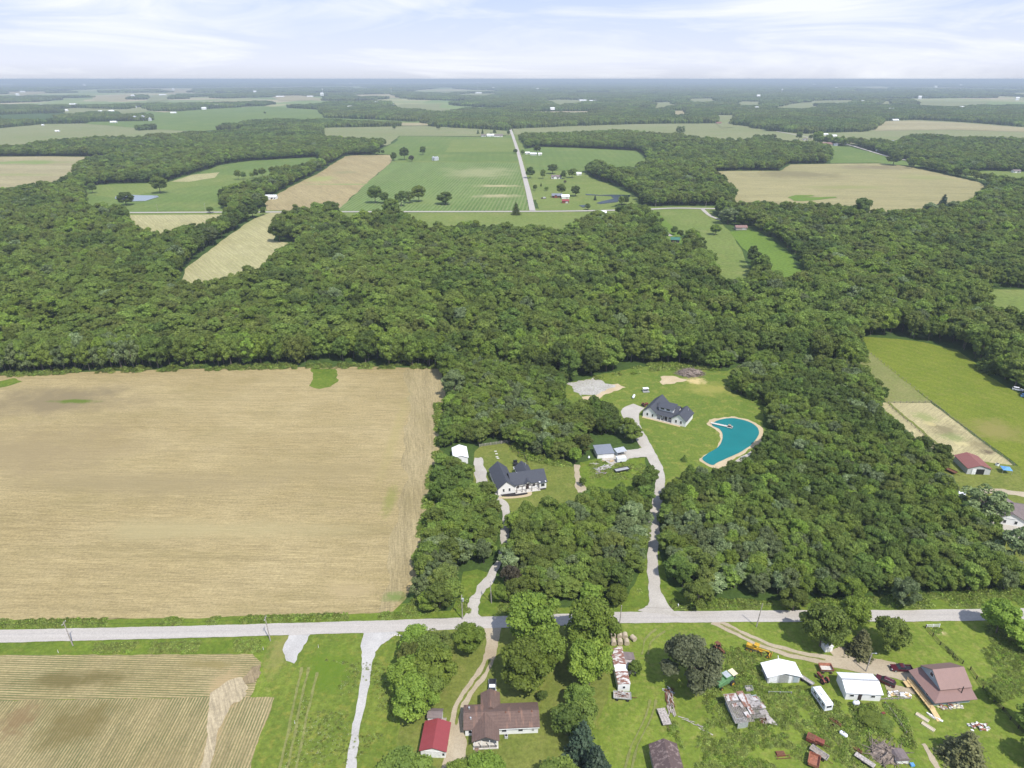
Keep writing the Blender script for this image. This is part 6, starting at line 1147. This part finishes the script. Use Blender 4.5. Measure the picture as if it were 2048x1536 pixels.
for x, r_, w_ in ((1.2, .85, .55), (-2.5, .5, .35)):
    for s_ in (-1, 1):
        t = MB().cyl((x, s_ * 1.35, r_), (x, s_ * (1.35 + w_), r_), r_, r_, 16).build('wheel', M['tyre'], e); MB().cyl((x, s_ * (1.33 + w_), r_), (x, s_ * (1.39 + w_), r_), r_ * .5, r_ * .5, 10).build('rim', M['yellow'], t)
# yellow grader / loader with backhoe
e = empty('motor_grader', G(1514, 1304), R(-30), 'old yellow motor grader standing below the farm track', 'grader')
MB().box(1.2, 0, 1.5, 4.0, .3, .35, tilty=-.08).build('frame', M['yellow'], e); MB().box(-2.0, 0, 1.4, 2.2, 1.1, .9).build('engine_cover', M['yellow'], e); cb = MB()
for x in (-.9, .2):
    for y in (-.5, .5): cb.box(x, y, 1.9, .08, .08, 1.5)
cb.box(-.35, 0, 1.2, 1.2, 1.1, .3).build('cab_frame', M['yellow'], e); MB().box(-.35, 0, 2.68, 1.4, 1.3, .08).build('cab_roof', M['yellow'], e); MB().box(.9, 0, .45, .1, 3.0, .55, R(25)).build('blade', M['rust'], e); MB().cyl((.9, 0, 1.0), (.9, 0, 1.1), .6, .6, 16).build('turntable', M['yellow'], e)
for x, y in ((-2.7, .8), (-1.5, .8), (3.0, .8)):
    for s_ in (-1, 1): t = MB().cyl((x, s_ * y, .5), (x, s_ * (y + .3), .5), .5, .5, 14).build('wheel', M['tyre'], e); MB().cyl((x, s_ * (y + .28), .5), (x, s_ * (y + .33), .5), .26, .26, 10).build('rim', M['yellow'], t)
MB().prof([(3.2, .6), (3.9, .5), (4.0, 1.4), (3.9, 1.4), (3.8, .7), (3.2, .75)], -1.0, 1.0).build('scarifier', M['yellow'], e)
tractor(q1(0, 0), 0, 'redpaint', 'x').location = (0, -500, 0) if 0 else G(1289.5, 812)
COL.objects[-1:] and None
bpy.data.objects['tractor.002']['label'] = 'small dark red tractor parked at the corner of the white farmhouse'; bpy.data.objects['tractor.002'].rotation_euler.z = R(30)
e = flat_wagon(q(890, 705), R(-50), 3.6, 1.1, 'narrow grey trailer loaded with scrap below the white open shed', 'greywood', .2, sidemat='steel'); 
tank('fuel_tank', q(1362, 940), 1.7, .55, 1.5, R(5), 'small white fuel tank on a stand below the long white garage')
tank('water_tank', q(1245, 1220), 2.0, .5, .55, R(-50), 'cream cylindrical tank lying in the grass above the gravel ruts')
for (x, y, lb, L) in ((1165, 1110, 'red and white old hay rake below the camper', 3.2), (1380, 1385, 'rusty plough lying in the grass at the bottom of the farmyard', 2.2)):
    e = empty('farm_implement', G(*q(x, y)), R(-52), lb, 'farm implement'); MB().box(0, 0, .7, L, .14, .14).box(0, .7, .6, L * .8, .1, .1).box(0, .35, .65, .1, .9, .1).box(L * .35, .35, .65, .1, .9, .1).build('frame', M['redpaint'], e)
    tn = MB()
    for k in range(7): tn.cyl((-L * .4 + k * L * .13, .7, .65), (-L * .4 + k * L * .13, 1.0, .1), .03, .02, 4)
    tn.build('tines', M['trim' if y < 1200 else 'rust'], e); wheels(e, (0,), .95, .34, .15, 'redpaint')
e = flat_wagon(q(1450, 1480), R(-48), 4.6, 1.4, 'long grey sled-like flatbed near the bottom of the farmyard', 'greywood', wheels=2)
e = empty('feed_trough', G(*q(635, 1405)), R(3), 'small rusty red trough half sunk in the grass', 'trough'); MB().box(0, 0, .3, 2.0, 1.2, .5).build('shell', M['redpaint'], e); MB().box(0, 0, .57, 1.8, 1.0, .05).build('water', M['rust'], e)
e = empty('cultivator', G(*q(670, 1455)), R(4), 'long rusty cultivator overgrown with weeds', 'farm implement'); MB().box(0, 0, .5, 3.6, .12, .12).box(0, .8, .5, 3.6, .12, .12).box(-1.5, .4, .5, .1, .9, .1).box(1.5, .4, .5, .1, .9, .1).build('frame', M['rust'], e)
for k in range(8): MB().cyl((-1.7 + k * .48, .8, .5), (-1.7 + k * .48, 1.0, 0), .05, .03, 5).build('tine', M['rust'], e)
e = empty('lawn_mower', G(*q(1622, 1020)), R(20), 'tiny red riding mower in the weeds right of the low tangled bushes', 'mower'); MB().box(.3, 0, .5, 1.0, .6, .4).box(-.5, 0, .35, .7, .7, .2).build('body', M['redpaint'], e); MB().box(-.45, 0, .65, .4, .4, .3).build('seat', M['tyre'], e); wheels(e, (-.5, .6), .45, .2, .15)
# hay bales
g = G(1226, 1283); n_ = 0
BL = [(0, 0, 0), (1.9, .1, 0), (3.8, .1, 0), (.2, 2.6, 0), (2.1, 2.7, 0), (3.7, 2.6, 0), (6.0, 1.6, 35), (1.4, -2.6, 90)]
ms = MB().cyl((-.75, 0, .75), (.75, 0, .75), .78, .78, 18); me_ = None
for k, (x, y, a) in enumerate(BL):
    if me_ is None: o = ms.build('hay_bale', M['hay']); me_ = o.data
    else: o = link(bpy.data.objects.new('hay_bale', me_))
    o.location = (g.x + x, g.y + y - 1, 0); o.rotation_euler = (0, 0, R(90 + a)); row = 'upper' if y > 2 else 'lower'
    lb = ['left bale of the near row', 'middle bale of the near row', 'right bale of the near row', 'left bale of the far row', 'middle bale of the far row', 'right bale of the far row', 'loose bale lying askew right of the bale rows', 'loose bale below the bale rows'][k]
    tag(o, 'round grey hay bale, ' + lb, 'hay bale', 'round hay bales by the road')
# ---------------------------------------------------------------- poles, wires, fences
def pole(bx, by, label, lean=(0, 0), H_=9.0, arm=True, light=False, group='utility poles along the road'):
    g = G(bx, by); e = empty('power_pole', g, 0, label, 'utility pole', group); top = (lean[0], lean[1], H_)
    MB().cyl((0, 0, -.2), top, .17, .11, 8).build('pole', M['greywood'], e)
    if arm: MB().box(top[0], top[1], H_ - .5, .12, 1.9, .12).build('crossarm', M['greywood'], e)
    if arm:
        for y in (-.8, .8): MB().cyl((top[0], top[1] + y, H_ - .45), (top[0], top[1] + y, H_ - .2), .06, .05, 6).build('insulator', M['trim'], e)
    if light: MB().box(top[0] + .5, top[1], H_, 1.0, .08, .08).box(top[0] + 1.1, top[1], H_ - .05, .5, .25, .15).build('lamp_head', M['galv'], e)
    return Vector((g.x + top[0], g.y + top[1], H_ - .2))
W1 = [G(-500, 1296) + Vector((0, 0, 8.6))]
W1.append(pole(146, 1291.5, 'power pole standing in the verge before the rows of young crop', (-.4, 0)))
W1.append(pole(541, 1282, 'power pole beside the small gravel patch', (-.3, 0)))
W1.append(pole(925, 1238.5, 'power pole with a grey transformer behind the round roadside tree', (0, 0)))
tr_ = empty('transformer', (W1[-1].x + .35, W1[-1].y - .2, 7.2), 0, 'grey transformer can hanging on the pole behind the round roadside tree', 'transformer'); MB().cyl((0, 0, 0), (0, 0, 1.0), .3, .3, 12).build('can', M['galv'], tr_); MB().cyl((0, 0, 1.0), (0, 0, 1.25), .06, .04, 6).build('bushing', M['trim'], tr_)
W1.append(pole(1238, 1258, 'slim pole on the verge above the hay bales', (.2, 0), arm=False))
W1.append(pole(1512.5, 1254, 'power pole at the edge of the lawn where the farm track leaves the road', (.6, 0), arm=False))
W1.append(G(1850, 1253) + Vector((0, 0, 8.6))); W1.append(G(2500, 1235) + Vector((0, 0, 8.6)))
pole(983, 1206, 'leaning power pole beside the curve of the first gravel drive', (-.3, 0), 8.6)
pole(*q(1465, 600), 'yard light pole behind the long white garage', (.5, .3), 6.5, False, True, None)
def wire(name, P_, label, r_=.022, sag=1.2):
    mb = MB()
    for a, b in zip(P_, P_[1:]):
        pt = [a.lerp(b, k / 8) - Vector((0, 0, sag * 4 * (k / 8) * (1 - k / 8))) for k in range(9)]; mb.path(pt, r_, 4)
    o = mb.build(name, M['tyre']); tag(o, label, 'wire'); return o
wire('power_line', W1, 'thin black wire strung from pole to pole along the near road')
W2 = [pole(x, y, lb, (0, 0), 9.5, True, group='poles along the distant road') for x, y, lb in ((316, 424, 'distant pole in front of the bean field, left one'), (411, 422.5, 'distant pole at the corner of the bean field'), (800, 421, 'distant pole beside the bright roadside tree'), (1311, 415, 'distant pole against the grove left of the lane junction'), (1411, 417, 'distant pole against the dark grove by the beige field'))]
wire('power_line', [G(1200, 416) + Vector((0, 0, 9.2))] + W2[3:] + [G(1560, 421) + Vector((0, 0, 9.2))], 'thin wire crossing in front of the distant grove', .06)
def fence(pts, label, h_=1.2, step=2.6, mat='greywood', rails=(.55, 1.05), name='wooden_fence', pr=.09, rr_=.05):
    C = [G(*p) for p in pts]; e = empty(name, C[0], 0, label, 'fence'); pm = None; rl = MB(); o0 = C[0]
    for a, b in zip(C, C[1:]):
        L = (b - a).length; n = max(1, int(L / step))
        for k in range(n + (b is C[-1])):
            p = a.lerp(b, k / n) - o0
            if pm is None: o = MB().box(0, 0, h_ / 2, pr * 2, pr * 2, h_).build('post', M[mat], e); pm = o.data
            else: o = link(bpy.data.objects.new('post', pm), e)
            o.location = p
        d = (b - a); an = math.atan2(d.y, d.x); m = (a + b) / 2 - o0
        for z in rails: rl.box(m.x, m.y, z, L, rr_, .1 if rr_ > .03 else .03, an)
    rl.build('rails', M[mat], e); return e
fence([(959, 894), (1014, 886), (1017, 889)], 'pale board fence behind the lawn of the charcoal-roofed house', 1.5, 2.4, 'greywood', (.3, .7, 1.1, 1.4))
fence([(1017, 889), (1026, 905), (1048, 913), (1056, 931)], 'dark wire fence right of the small back lawn', 1.4, 2.4, 'darkwood', (.7, 1.3))
fence([(1776, 807), (1862, 805.5)], 'thin rail fence across the top of the sandy paddock', 1.2, 3, 'wood', (.5, 1.1), rr_=.04)
fence([(1862, 805.5), (1915, 846), (1968, 888), (2028, 932)], 'long fence between the sandy paddock and the bright pasture', 1.3, 3.2, 'wood', (.5, 1.1), rr_=.05)
fence([(1736, 704), (1790, 746), (1862, 804)], 'thin fence between the grazed strip and the bright pasture', 1.1, 4, 'wood', (1.0,), rr_=.03)
fence([(1778, 812), (1830, 857), (1903, 915)], 'inner paddock fence along the strip of grass', 1.2, 3.2, 'wood', (.5, 1.1), rr_=.04)
fence([(1851, 1256), (1880, 1290), (1905, 1313), (1925, 1328)], 'overgrown fence from the road to the back of the maroon-roofed farmhouse', 1.3, 2.4, 'darkwood', (.4, .8, 1.2))
fence([(1940, 1340), (1965, 1378), (1990, 1402), (2020, 1440), (2052, 1475)], 'overgrown fence running on below the maroon-roofed farmhouse', 1.3, 2.4, 'darkwood', (.4, .8, 1.2))
fence([(1852, 1255.5), (1878, 1254.5)], 'short white fence at the corner by the road', 1.3, 1.6, 'trim', (.4, .8, 1.2))
fence([(1760, 1400), (1820, 1398)], 'low grey wall-like fence below the white sheet heap', .8, 1.5, 'greywood', (.3, .6))
fence([(1769, 1408), (1790, 1436), (1812, 1468)], 'bean trellis row overgrown with vines in the garden', 1.0, 2.0, 'wood', (.9,), rr_=.04)
fence([(1537, 1388), (1582, 1389)], 'pale pipe rail in the tall grass right of the ruined barn', 1.0, 2.0, 'steel', (.9,), rr_=.05)
# mailbox, markers
for px, lb in (((1356, 1215.5), 'white mailbox by the mouth of the long gravel drive'),):
    e = empty('mailbox', G(*px), 0, lb, 'mailbox'); MB().box(0, 0, .55, .1, .1, 1.1).build('post', M['trim'], e); MB().prof([(-.14, 1.1), (.14, 1.1), (.14, 1.3), (.08, 1.38), (-.08, 1.38), (-.14, 1.3)], -.28, .28).build('box', M['trim'], e)
for k, (px, lb) in enumerate((((637, 1296), 'white marker post on the verge between the two gravel entrances'), ((527, 1300), 'white marker post at the corner of the crop rows'), ((117, 1306), 'white marker post in the far-left verge'), ((590, 1448), 'white marker post in the rough meadow'))):
    e = empty('marker_post', G(*px), 0, lb, 'marker post', 'white utility marker posts'); MB().box(0, 0, .6, .12, .06, 1.2).build('post', M['trim'], e); MB().box(0, -.04, 1.05, .13, .02, .2).build('band', M['orangepaint'], e)
e = empty('rock_row', G(784, 1271), R(-5), 'row of pale stones at the roadside by the white gravel drive', 'stones'); rb = MB()
for k in range(7): blob(rb, k * .75, rnd.uniform(-.3, .3), .1, .3, .25, .25, k, 7, 5, .2)
rb.build('stones', M['concrete'], e)
e = empty('steel_boat', (0, 0, 0), 0) if 0 else None
for k, (px, lb, mt) in enumerate((((1918, 992), 'white van half hidden left of the large silvery tree', 'wpaint'), ((1978, 1062), 'white car parked left of the grey-roofed house', 'wpaint'), ((2035, 781), 'white car under the pasture-edge trees', 'wpaint'), ((2052, 795), 'light blue car at the right edge of the pasture', 'blue'))):
    o = suv(px, R((20, 10, -35, -30)[k]), mt, lb)
# stepping stones behind the house
for k, (x, y) in enumerate(((991, 903), (993, 908), (994, 914), (996, 917))):
    o = MB().box(0, 0, .06, 1.1, .7, .12).build('stepping_stone', M['concrete']); o.location = G(x, y) + Vector((0, 0, .06)); tag(o, ['top', 'second', 'third', 'bottom'][k] + ' pale stone slab in the back lawn of the charcoal-roofed house', 'stone slab', 'stone slabs in the back lawn')
# ---------------------------------------------------------------- far houses, barns and bins
def far_house(px, wpx, label, roof='charcoal', wall='white', depth=None, hgt=3.2, rise=None, rz=0.0, name='farmhouse', cat='house', wing=True):
    g = G(*px); dep = g.y * math.cos(PITCH) + HC * math.sin(PITCH); L = wpx / F * dep; D_ = depth or min(14, max(7, L * .6)); rs = rise or D_ * .25
    e = empty(name, g, rz, label, cat); w, r = MB(), MB(); gable(w, r, -L / 2, L / 2, 0, D_, hgt, rs, 'x', .5, .25)
    if wing and L > 12: gable(w, r, -L * .28, L * .02, -2.5, D_ * .5, hgt, rs * .7, 'y', .4, .25, z0=.02)
    w.build('wall', M[wall], e); r.build('roof', M[roof], e)
    if name in ('farmhouse',):
        for x in (-.38, .18, .38): window(e, x * L, 0, 1.7, 1.6, 1.4, frame=False)
        door(e, L * .08, 0, 1.2, 2.2)
    else: MB().box(L * .2, -.05, 1.5, 3.4, .1, 2.8).build('door', M['palewall'], e)
    return e
fh = far_house
fh((541, 399), 22, 'white-roofed house behind the hedgerow trees', 'whiteroof'); fh((744, 437), 16, 'white farmhouse on the distant road left of the bright tree', 'greyroof'); fh((787, 439), 20, 'long grey-roofed house beside the bright roadside tree', 'greyroof', 'tan')
fh((680, 441), 9, 'small white-roofed shed in the roadside trees', 'whiteroof', name='shed', cat='shed')
fh((1350, 486), 17, 'dark cabin with a green metal roof at the end of the meadow lane', 'greenroof', 'brick', rz=R(-12)); fh((1352, 514), 12, 'white boat-like tarp shelter on the grass below the green-roofed cabin', 'whiteroof', name='shed', cat='shelter', depth=3.5, hgt=1.2, wing=False)
fh((1483, 460), 22, 'low shed with a pinkish-brown roof between the hay meadows', 'farmroof', 'greywood', depth=7, hgt=2.6, name='shed', cat='shed', wing=False)
fh((1113, 358), 20, 'tan house with a brown hip roof beside the straight road', 'greyroof', 'white'); fh((1158, 351), 9, 'small white shed right of the tan house', 'whiteroof', name='shed', cat='shed'); fh((1114, 396), 20, 'house with a blue-grey roof and red walls by the straight road', 'bluegreyroof', 'redpaint'); fh((1131, 398), 15, 'white garage attached right of the red-walled house', 'whiteroof', name='garage', cat='garage', depth=8, wing=False); fh((1131, 407), 13, 'bright red shed below the white garage', 'redroof', 'redpaint', name='shed', cat='shed', depth=6, wing=False)
fh((1204, 431), 17, 'white-roofed house by the distant road beside the small pond', 'whiteroof'); fh((1087, 398), 9, 'low dark log rack in the roadside lawn', 'darkwood', 'darkwood', name='shed', cat='rack', depth=3, hgt=.8, wing=False)
for a in [((1055, 309), 9, 'white house of the white roadside group', 'whiteroof', 'white'), ((1067, 311), 12, 'long white barn of the white roadside group', 'whiteroof', 'palewall', 'barn'), ((1080, 311), 7, 'small white shed of the white roadside group', 'whiteroof', 'white', 'shed'),
 ((967, 273), 10, 'left house of the white farmstead in the fields', 'greyroof', 'white'), ((981, 273), 14, 'middle barn of the white farmstead in the fields', 'whiteroof', 'white', 'barn'), ((997, 274), 17, 'long low barn of the white farmstead in the fields', 'greyroof', 'white', 'barn'),
 ((982, 252), 22, 'long barn with brownish doors near the end of the straight road', 'whiteroof', 'tan', 'barn'), ((1003, 254), 9, 'white house near the end of the straight road', 'whiteroof', 'white'), ((971, 254), 9, 'left white shed near the end of the straight road', 'whiteroof', 'white', 'shed'), ((1001, 247), 5, 'tall white shed behind the white house at the road end', 'whiteroof', 'white', 'shed'),
 ((942, 227), 8, 'far white house in the wood edge beyond the fields', 'whiteroof', 'white'), ((973, 232), 7, 'far white shed in the trees beyond the fields', 'whiteroof', 'white', 'shed'), ((784, 209), 7, 'far white house at the corner of the pale fields', 'whiteroof', 'white'), ((957, 187.6), 12, 'very far long white building on a pale field', 'whiteroof', 'white', 'barn'),
 ((114, 264), 8, 'far white barn left in the pale hay fields', 'whiteroof', 'white', 'barn'), ((226, 246), 12, 'far long white barn before the dark treeline', 'whiteroof', 'white', 'barn'), ((346, 227), 11, 'far white farm building on the green fields', 'whiteroof', 'white', 'barn'), ((200, 226), 8, 'left of two far white farm roofs', 'whiteroof', 'white', 'barn'), ((222, 225), 10, 'right of two far white farm roofs', 'whiteroof', 'white', 'barn'), ((145, 211), 14, 'far pale building group on a bare patch', 'whiteroof', 'tan', 'barn'), ((265, 216), 14, 'far white sheds left of the green fields', 'whiteroof', 'white', 'shed'), ((325, 191), 14, 'very far white buildings on the left', 'whiteroof', 'white', 'barn'), ((620, 194), 12, 'very far white warehouse in the woods', 'whiteroof', 'white', 'barn'), ((560, 194.5), 16, 'very far pale warehouse left of the white one', 'whiteroof', 'tan', 'barn'), ((45, 185), 10, 'very far white roofs at the left edge', 'whiteroof', 'white', 'barn'), ((4, 218), 6, 'far white roof at the left border', 'whiteroof', 'white', 'shed'), ((133, 223), 5, 'far white shed left of the pale hay field', 'whiteroof', 'white', 'shed'), ((40, 250), 5, 'small far house in the left pale field', 'whiteroof', 'white', 'shed'), ((85, 252), 4, 'small white shed at the dark treeline', 'whiteroof', 'white', 'shed'),
 ((1233, 208.5), 12, 'far white building in the woods on the right half', 'whiteroof', 'white', 'barn'), ((1166, 202.5), 14, 'far long white barn on the pale hilltop field', 'whiteroof', 'white', 'barn'), ((1186, 203.5), 14, 'second far long white barn on the pale hilltop field', 'whiteroof', 'white', 'barn'), ((1147, 292), 9, 'low house at the edge of the grove above the green field', 'greyroof', 'tan'), ((1438, 248), 10, 'brown-roofed house at the far field corner', 'maroonroof', 'tan'), ((1461, 248), 7, 'white house at the far field corner', 'greyroof', 'white'), ((1489, 232), 9, 'far white house at the woods edge on the right', 'whiteroof', 'white'), ((1515, 275), 12, 'grey-roofed house left of the far hamlet', 'bluegreyroof', 'white'), ((1530, 275), 6, 'white shed left of the far hamlet', 'whiteroof', 'white', 'shed'), ((1543, 276), 12, 'white house with a tree row beside the far hamlet', 'greyroof', 'white'), ((1611, 281), 8, 'small white house left in the far hamlet', 'greyroof', 'white'), ((1651, 271), 10, 'white shed behind the trees of the far hamlet', 'whiteroof', 'white', 'shed'), ((1668, 274), 11, 'white barn at the back of the far hamlet', 'whiteroof', 'white', 'barn'), ((1656, 291), 24, 'long pink-roofed building in the far hamlet', 'farmroof', 'tan', 'barn'), ((1672, 292), 8, 'blue-grey shed at the end of the pink-roofed building', 'bluegreyroof', 'greywall', 'shed'), ((1704, 287), 15, 'maroon-roofed house beyond the far road', 'maroonroof', 'tan'), ((1737, 291), 18, 'grey-roofed house with white walls beyond the far road', 'greyroof', 'white'), ((1743, 287), 9, 'red-roofed shed beyond the far road', 'redroof', 'redpaint', 'shed'), ((1782, 286), 13, 'blue-grey roof at the edge of the right-hand wood', 'bluegreyroof', 'white'), ((1758, 303), 8, 'white shed before the right-hand wood', 'whiteroof', 'white', 'shed'), ((1772, 303), 8, 'second white shed before the right-hand wood', 'whiteroof', 'white', 'shed'), ((1789, 304), 17, 'brown-roofed house before the right-hand wood', 'maroonroof', 'white'), ((1887, 328), 11, 'white house half hidden in the right-hand wood', 'whiteroof', 'white'), ((1933, 350), 14, 'house with a tan roof at the wood corner by the beige field', 'farmroof', 'tan'), ((2026, 324), 12, 'pink-roofed house among the trees at the right edge', 'farmroof', 'tan'), ((2034, 346), 14, 'grey house at the right edge beyond the road', 'greyroof', 'white'), ((1727, 239), 14, 'far white barn before the woods on the right', 'whiteroof', 'white', 'barn'), ((1748, 240), 10, 'grey far barn beside the white barns', 'bluegreyroof', 'greywall', 'barn'), ((1772, 241), 18, 'largest far white barn on the right', 'whiteroof', 'white', 'barn'), ((1792, 242), 12, 'low far white shed right of the largest barn', 'whiteroof', 'white', 'shed'), ((1817, 236), 34, 'long far white poultry house on the right', 'whiteroof', 'white', 'barn'), ((1719, 202.5), 7, 'very far white roof over the woods on the right', 'whiteroof', 'white', 'barn'), ((1976, 187.5), 10, 'very far white building at the upper right', 'whiteroof', 'white', 'barn'), ((1509, 188.5), 10, 'very far white building right of the middle', 'whiteroof', 'white', 'barn'), ((1259, 174.5), 10, 'very far white streak of a warehouse near the horizon', 'whiteroof', 'white', 'barn')]:
    nm = a[5] if len(a) > 5 else 'farmhouse'; dep_ = G(*a[0]).y
    o = fh(a[0], a[1], a[2], a[3], a[4], name=nm, cat={'farmhouse': 'house'}.get(nm, nm), hgt=3.4 if dep_ < 3500 else 6 if dep_ < 8000 else 12, wing=False, rise=None if dep_ < 3500 else 5)
def bin_(px, r_, h_, label):
    e = empty('grain_bin', G(*px), 0, label, 'grain bin', None); MB().cyl((0, 0, 0), (0, 0, h_), r_, r_, 18, False).build('drum', M['bin'], e); MB().cyl((0, 0, h_), (0, 0, h_ + r_ * .5), r_ * 1.03, .3, 18).build('roof', M['galv'], e); MB().cyl((0, 0, h_ + r_ * .5), (0, 0, h_ + r_ * .5 + .5), .35, .35, 8).build('cap', M['steel'], e); return e
for k, (x, y) in enumerate(((867, 321), (870.5, 321.5), (874.5, 321))): bin_((x, y), 3.2, 6.5, ['left', 'middle', 'right'][k] + ' of the three grey grain bins on the green fields')
for k, (x, y, r_, h_) in enumerate(((271, 242, 9, 15), (279, 242, 7, 12), (287, 242, 8, 17), (293, 241, 6, 15), (300, 242, 7, 10))): bin_((x, y), r_, h_, ['leftmost far grain silo before the dark treeline', 'short silo beside the leftmost far one', 'tallest far grain silo before the dark treeline', 'narrow silo right of the tallest far one', 'last low silo of the far grain group'][k])
for px, hh_, lb in (((1563, 189), 45, 'far white water tower above the woods on the right'), ((955, 180), 60, 'thin far white mast above the middle woods'), ((646, 192), 55, 'thin far mast above the left woods'), ((783, 189), 55, 'far tower with a yellow top above the middle woods')):
    e = empty('water_tower', G(*px), 0, lb, 'tower'); r_ = 9 if 'water' in lb else 4
    MB().cyl((0, 0, 0), (0, 0, hh_), r_ * .5, r_ * .4, 10).build('shaft', M['galv'], e); mb = MB(); blob(mb, 0, 0, hh_ + 3, r_ * 1.1, r_ * 1.1, 7, 1, 14, 8, 0.0); mb.build('tank', M['whiteroof'] if 'yellow' not in lb else M['cream'], e)

# dots of farm roofs over the far plain
rf_ = random.Random(5); proto_ = None
for k in range(34):
    y = 166 + 60 * rf_.random() ** 1.3; x = rf_.uniform(10, 2040); g = G(x, y)
    if proto_ is None:
        mb = MB(); gable(mb, mb, -16, 16, -8, 8, 9, 4, 'x', .5, 1); proto_ = mb.build('distant_barn', M['whiteroof']); o = proto_
    else: o = proto_.copy(); link(o)
    o.location = (g.x, g.y, 8); sc_ = .7 if g.y < 6000 else .9 if g.y < 12000 else 1.6; o.scale = (sc_, sc_, sc_ * 1.2 + (0.8 if g.y > 5000 else 0)); o.rotation_euler.z = rf_.uniform(-.4, .4)
    tag(o, 'tiny white farm building among the woods of the far plain', 'barn', 'tiny white farm buildings on the far plain')
# ---------------------------------------------------------------- air
def haze():
    mb = MB(); x = 100000; y0, y1, z0, z1 = -3500, 100000, -1.5, 152.5
    mb.add([(a, b, c) for c in (z0, z1) for a, b in ((-x, y0), (x, y0), (x, y1), (-x, y1))], [(3, 2, 1, 0), (4, 5, 6, 7), (0, 1, 5, 4), (1, 2, 6, 5), (2, 3, 7, 6), (3, 0, 4, 7)])
    m = bpy.data.materials.new('haze'); m.use_nodes = True; t = m.node_tree; t.nodes.clear()
    v = nd(t, 'ShaderNodeVolumePrincipled', {'Color': (0.58, 0.68, 0.77, 1), 'Density': HAZE, 'Anisotropy': 0.0}); o = nd(t, 'ShaderNodeOutputMaterial'); t.links.new(v.outputs[0], o.inputs['Volume'])
    h = mb.build('haze', m); tag(h, 'thin summer haze over the countryside', kind='stuff')
HAZE = 1.1e-4
haze()
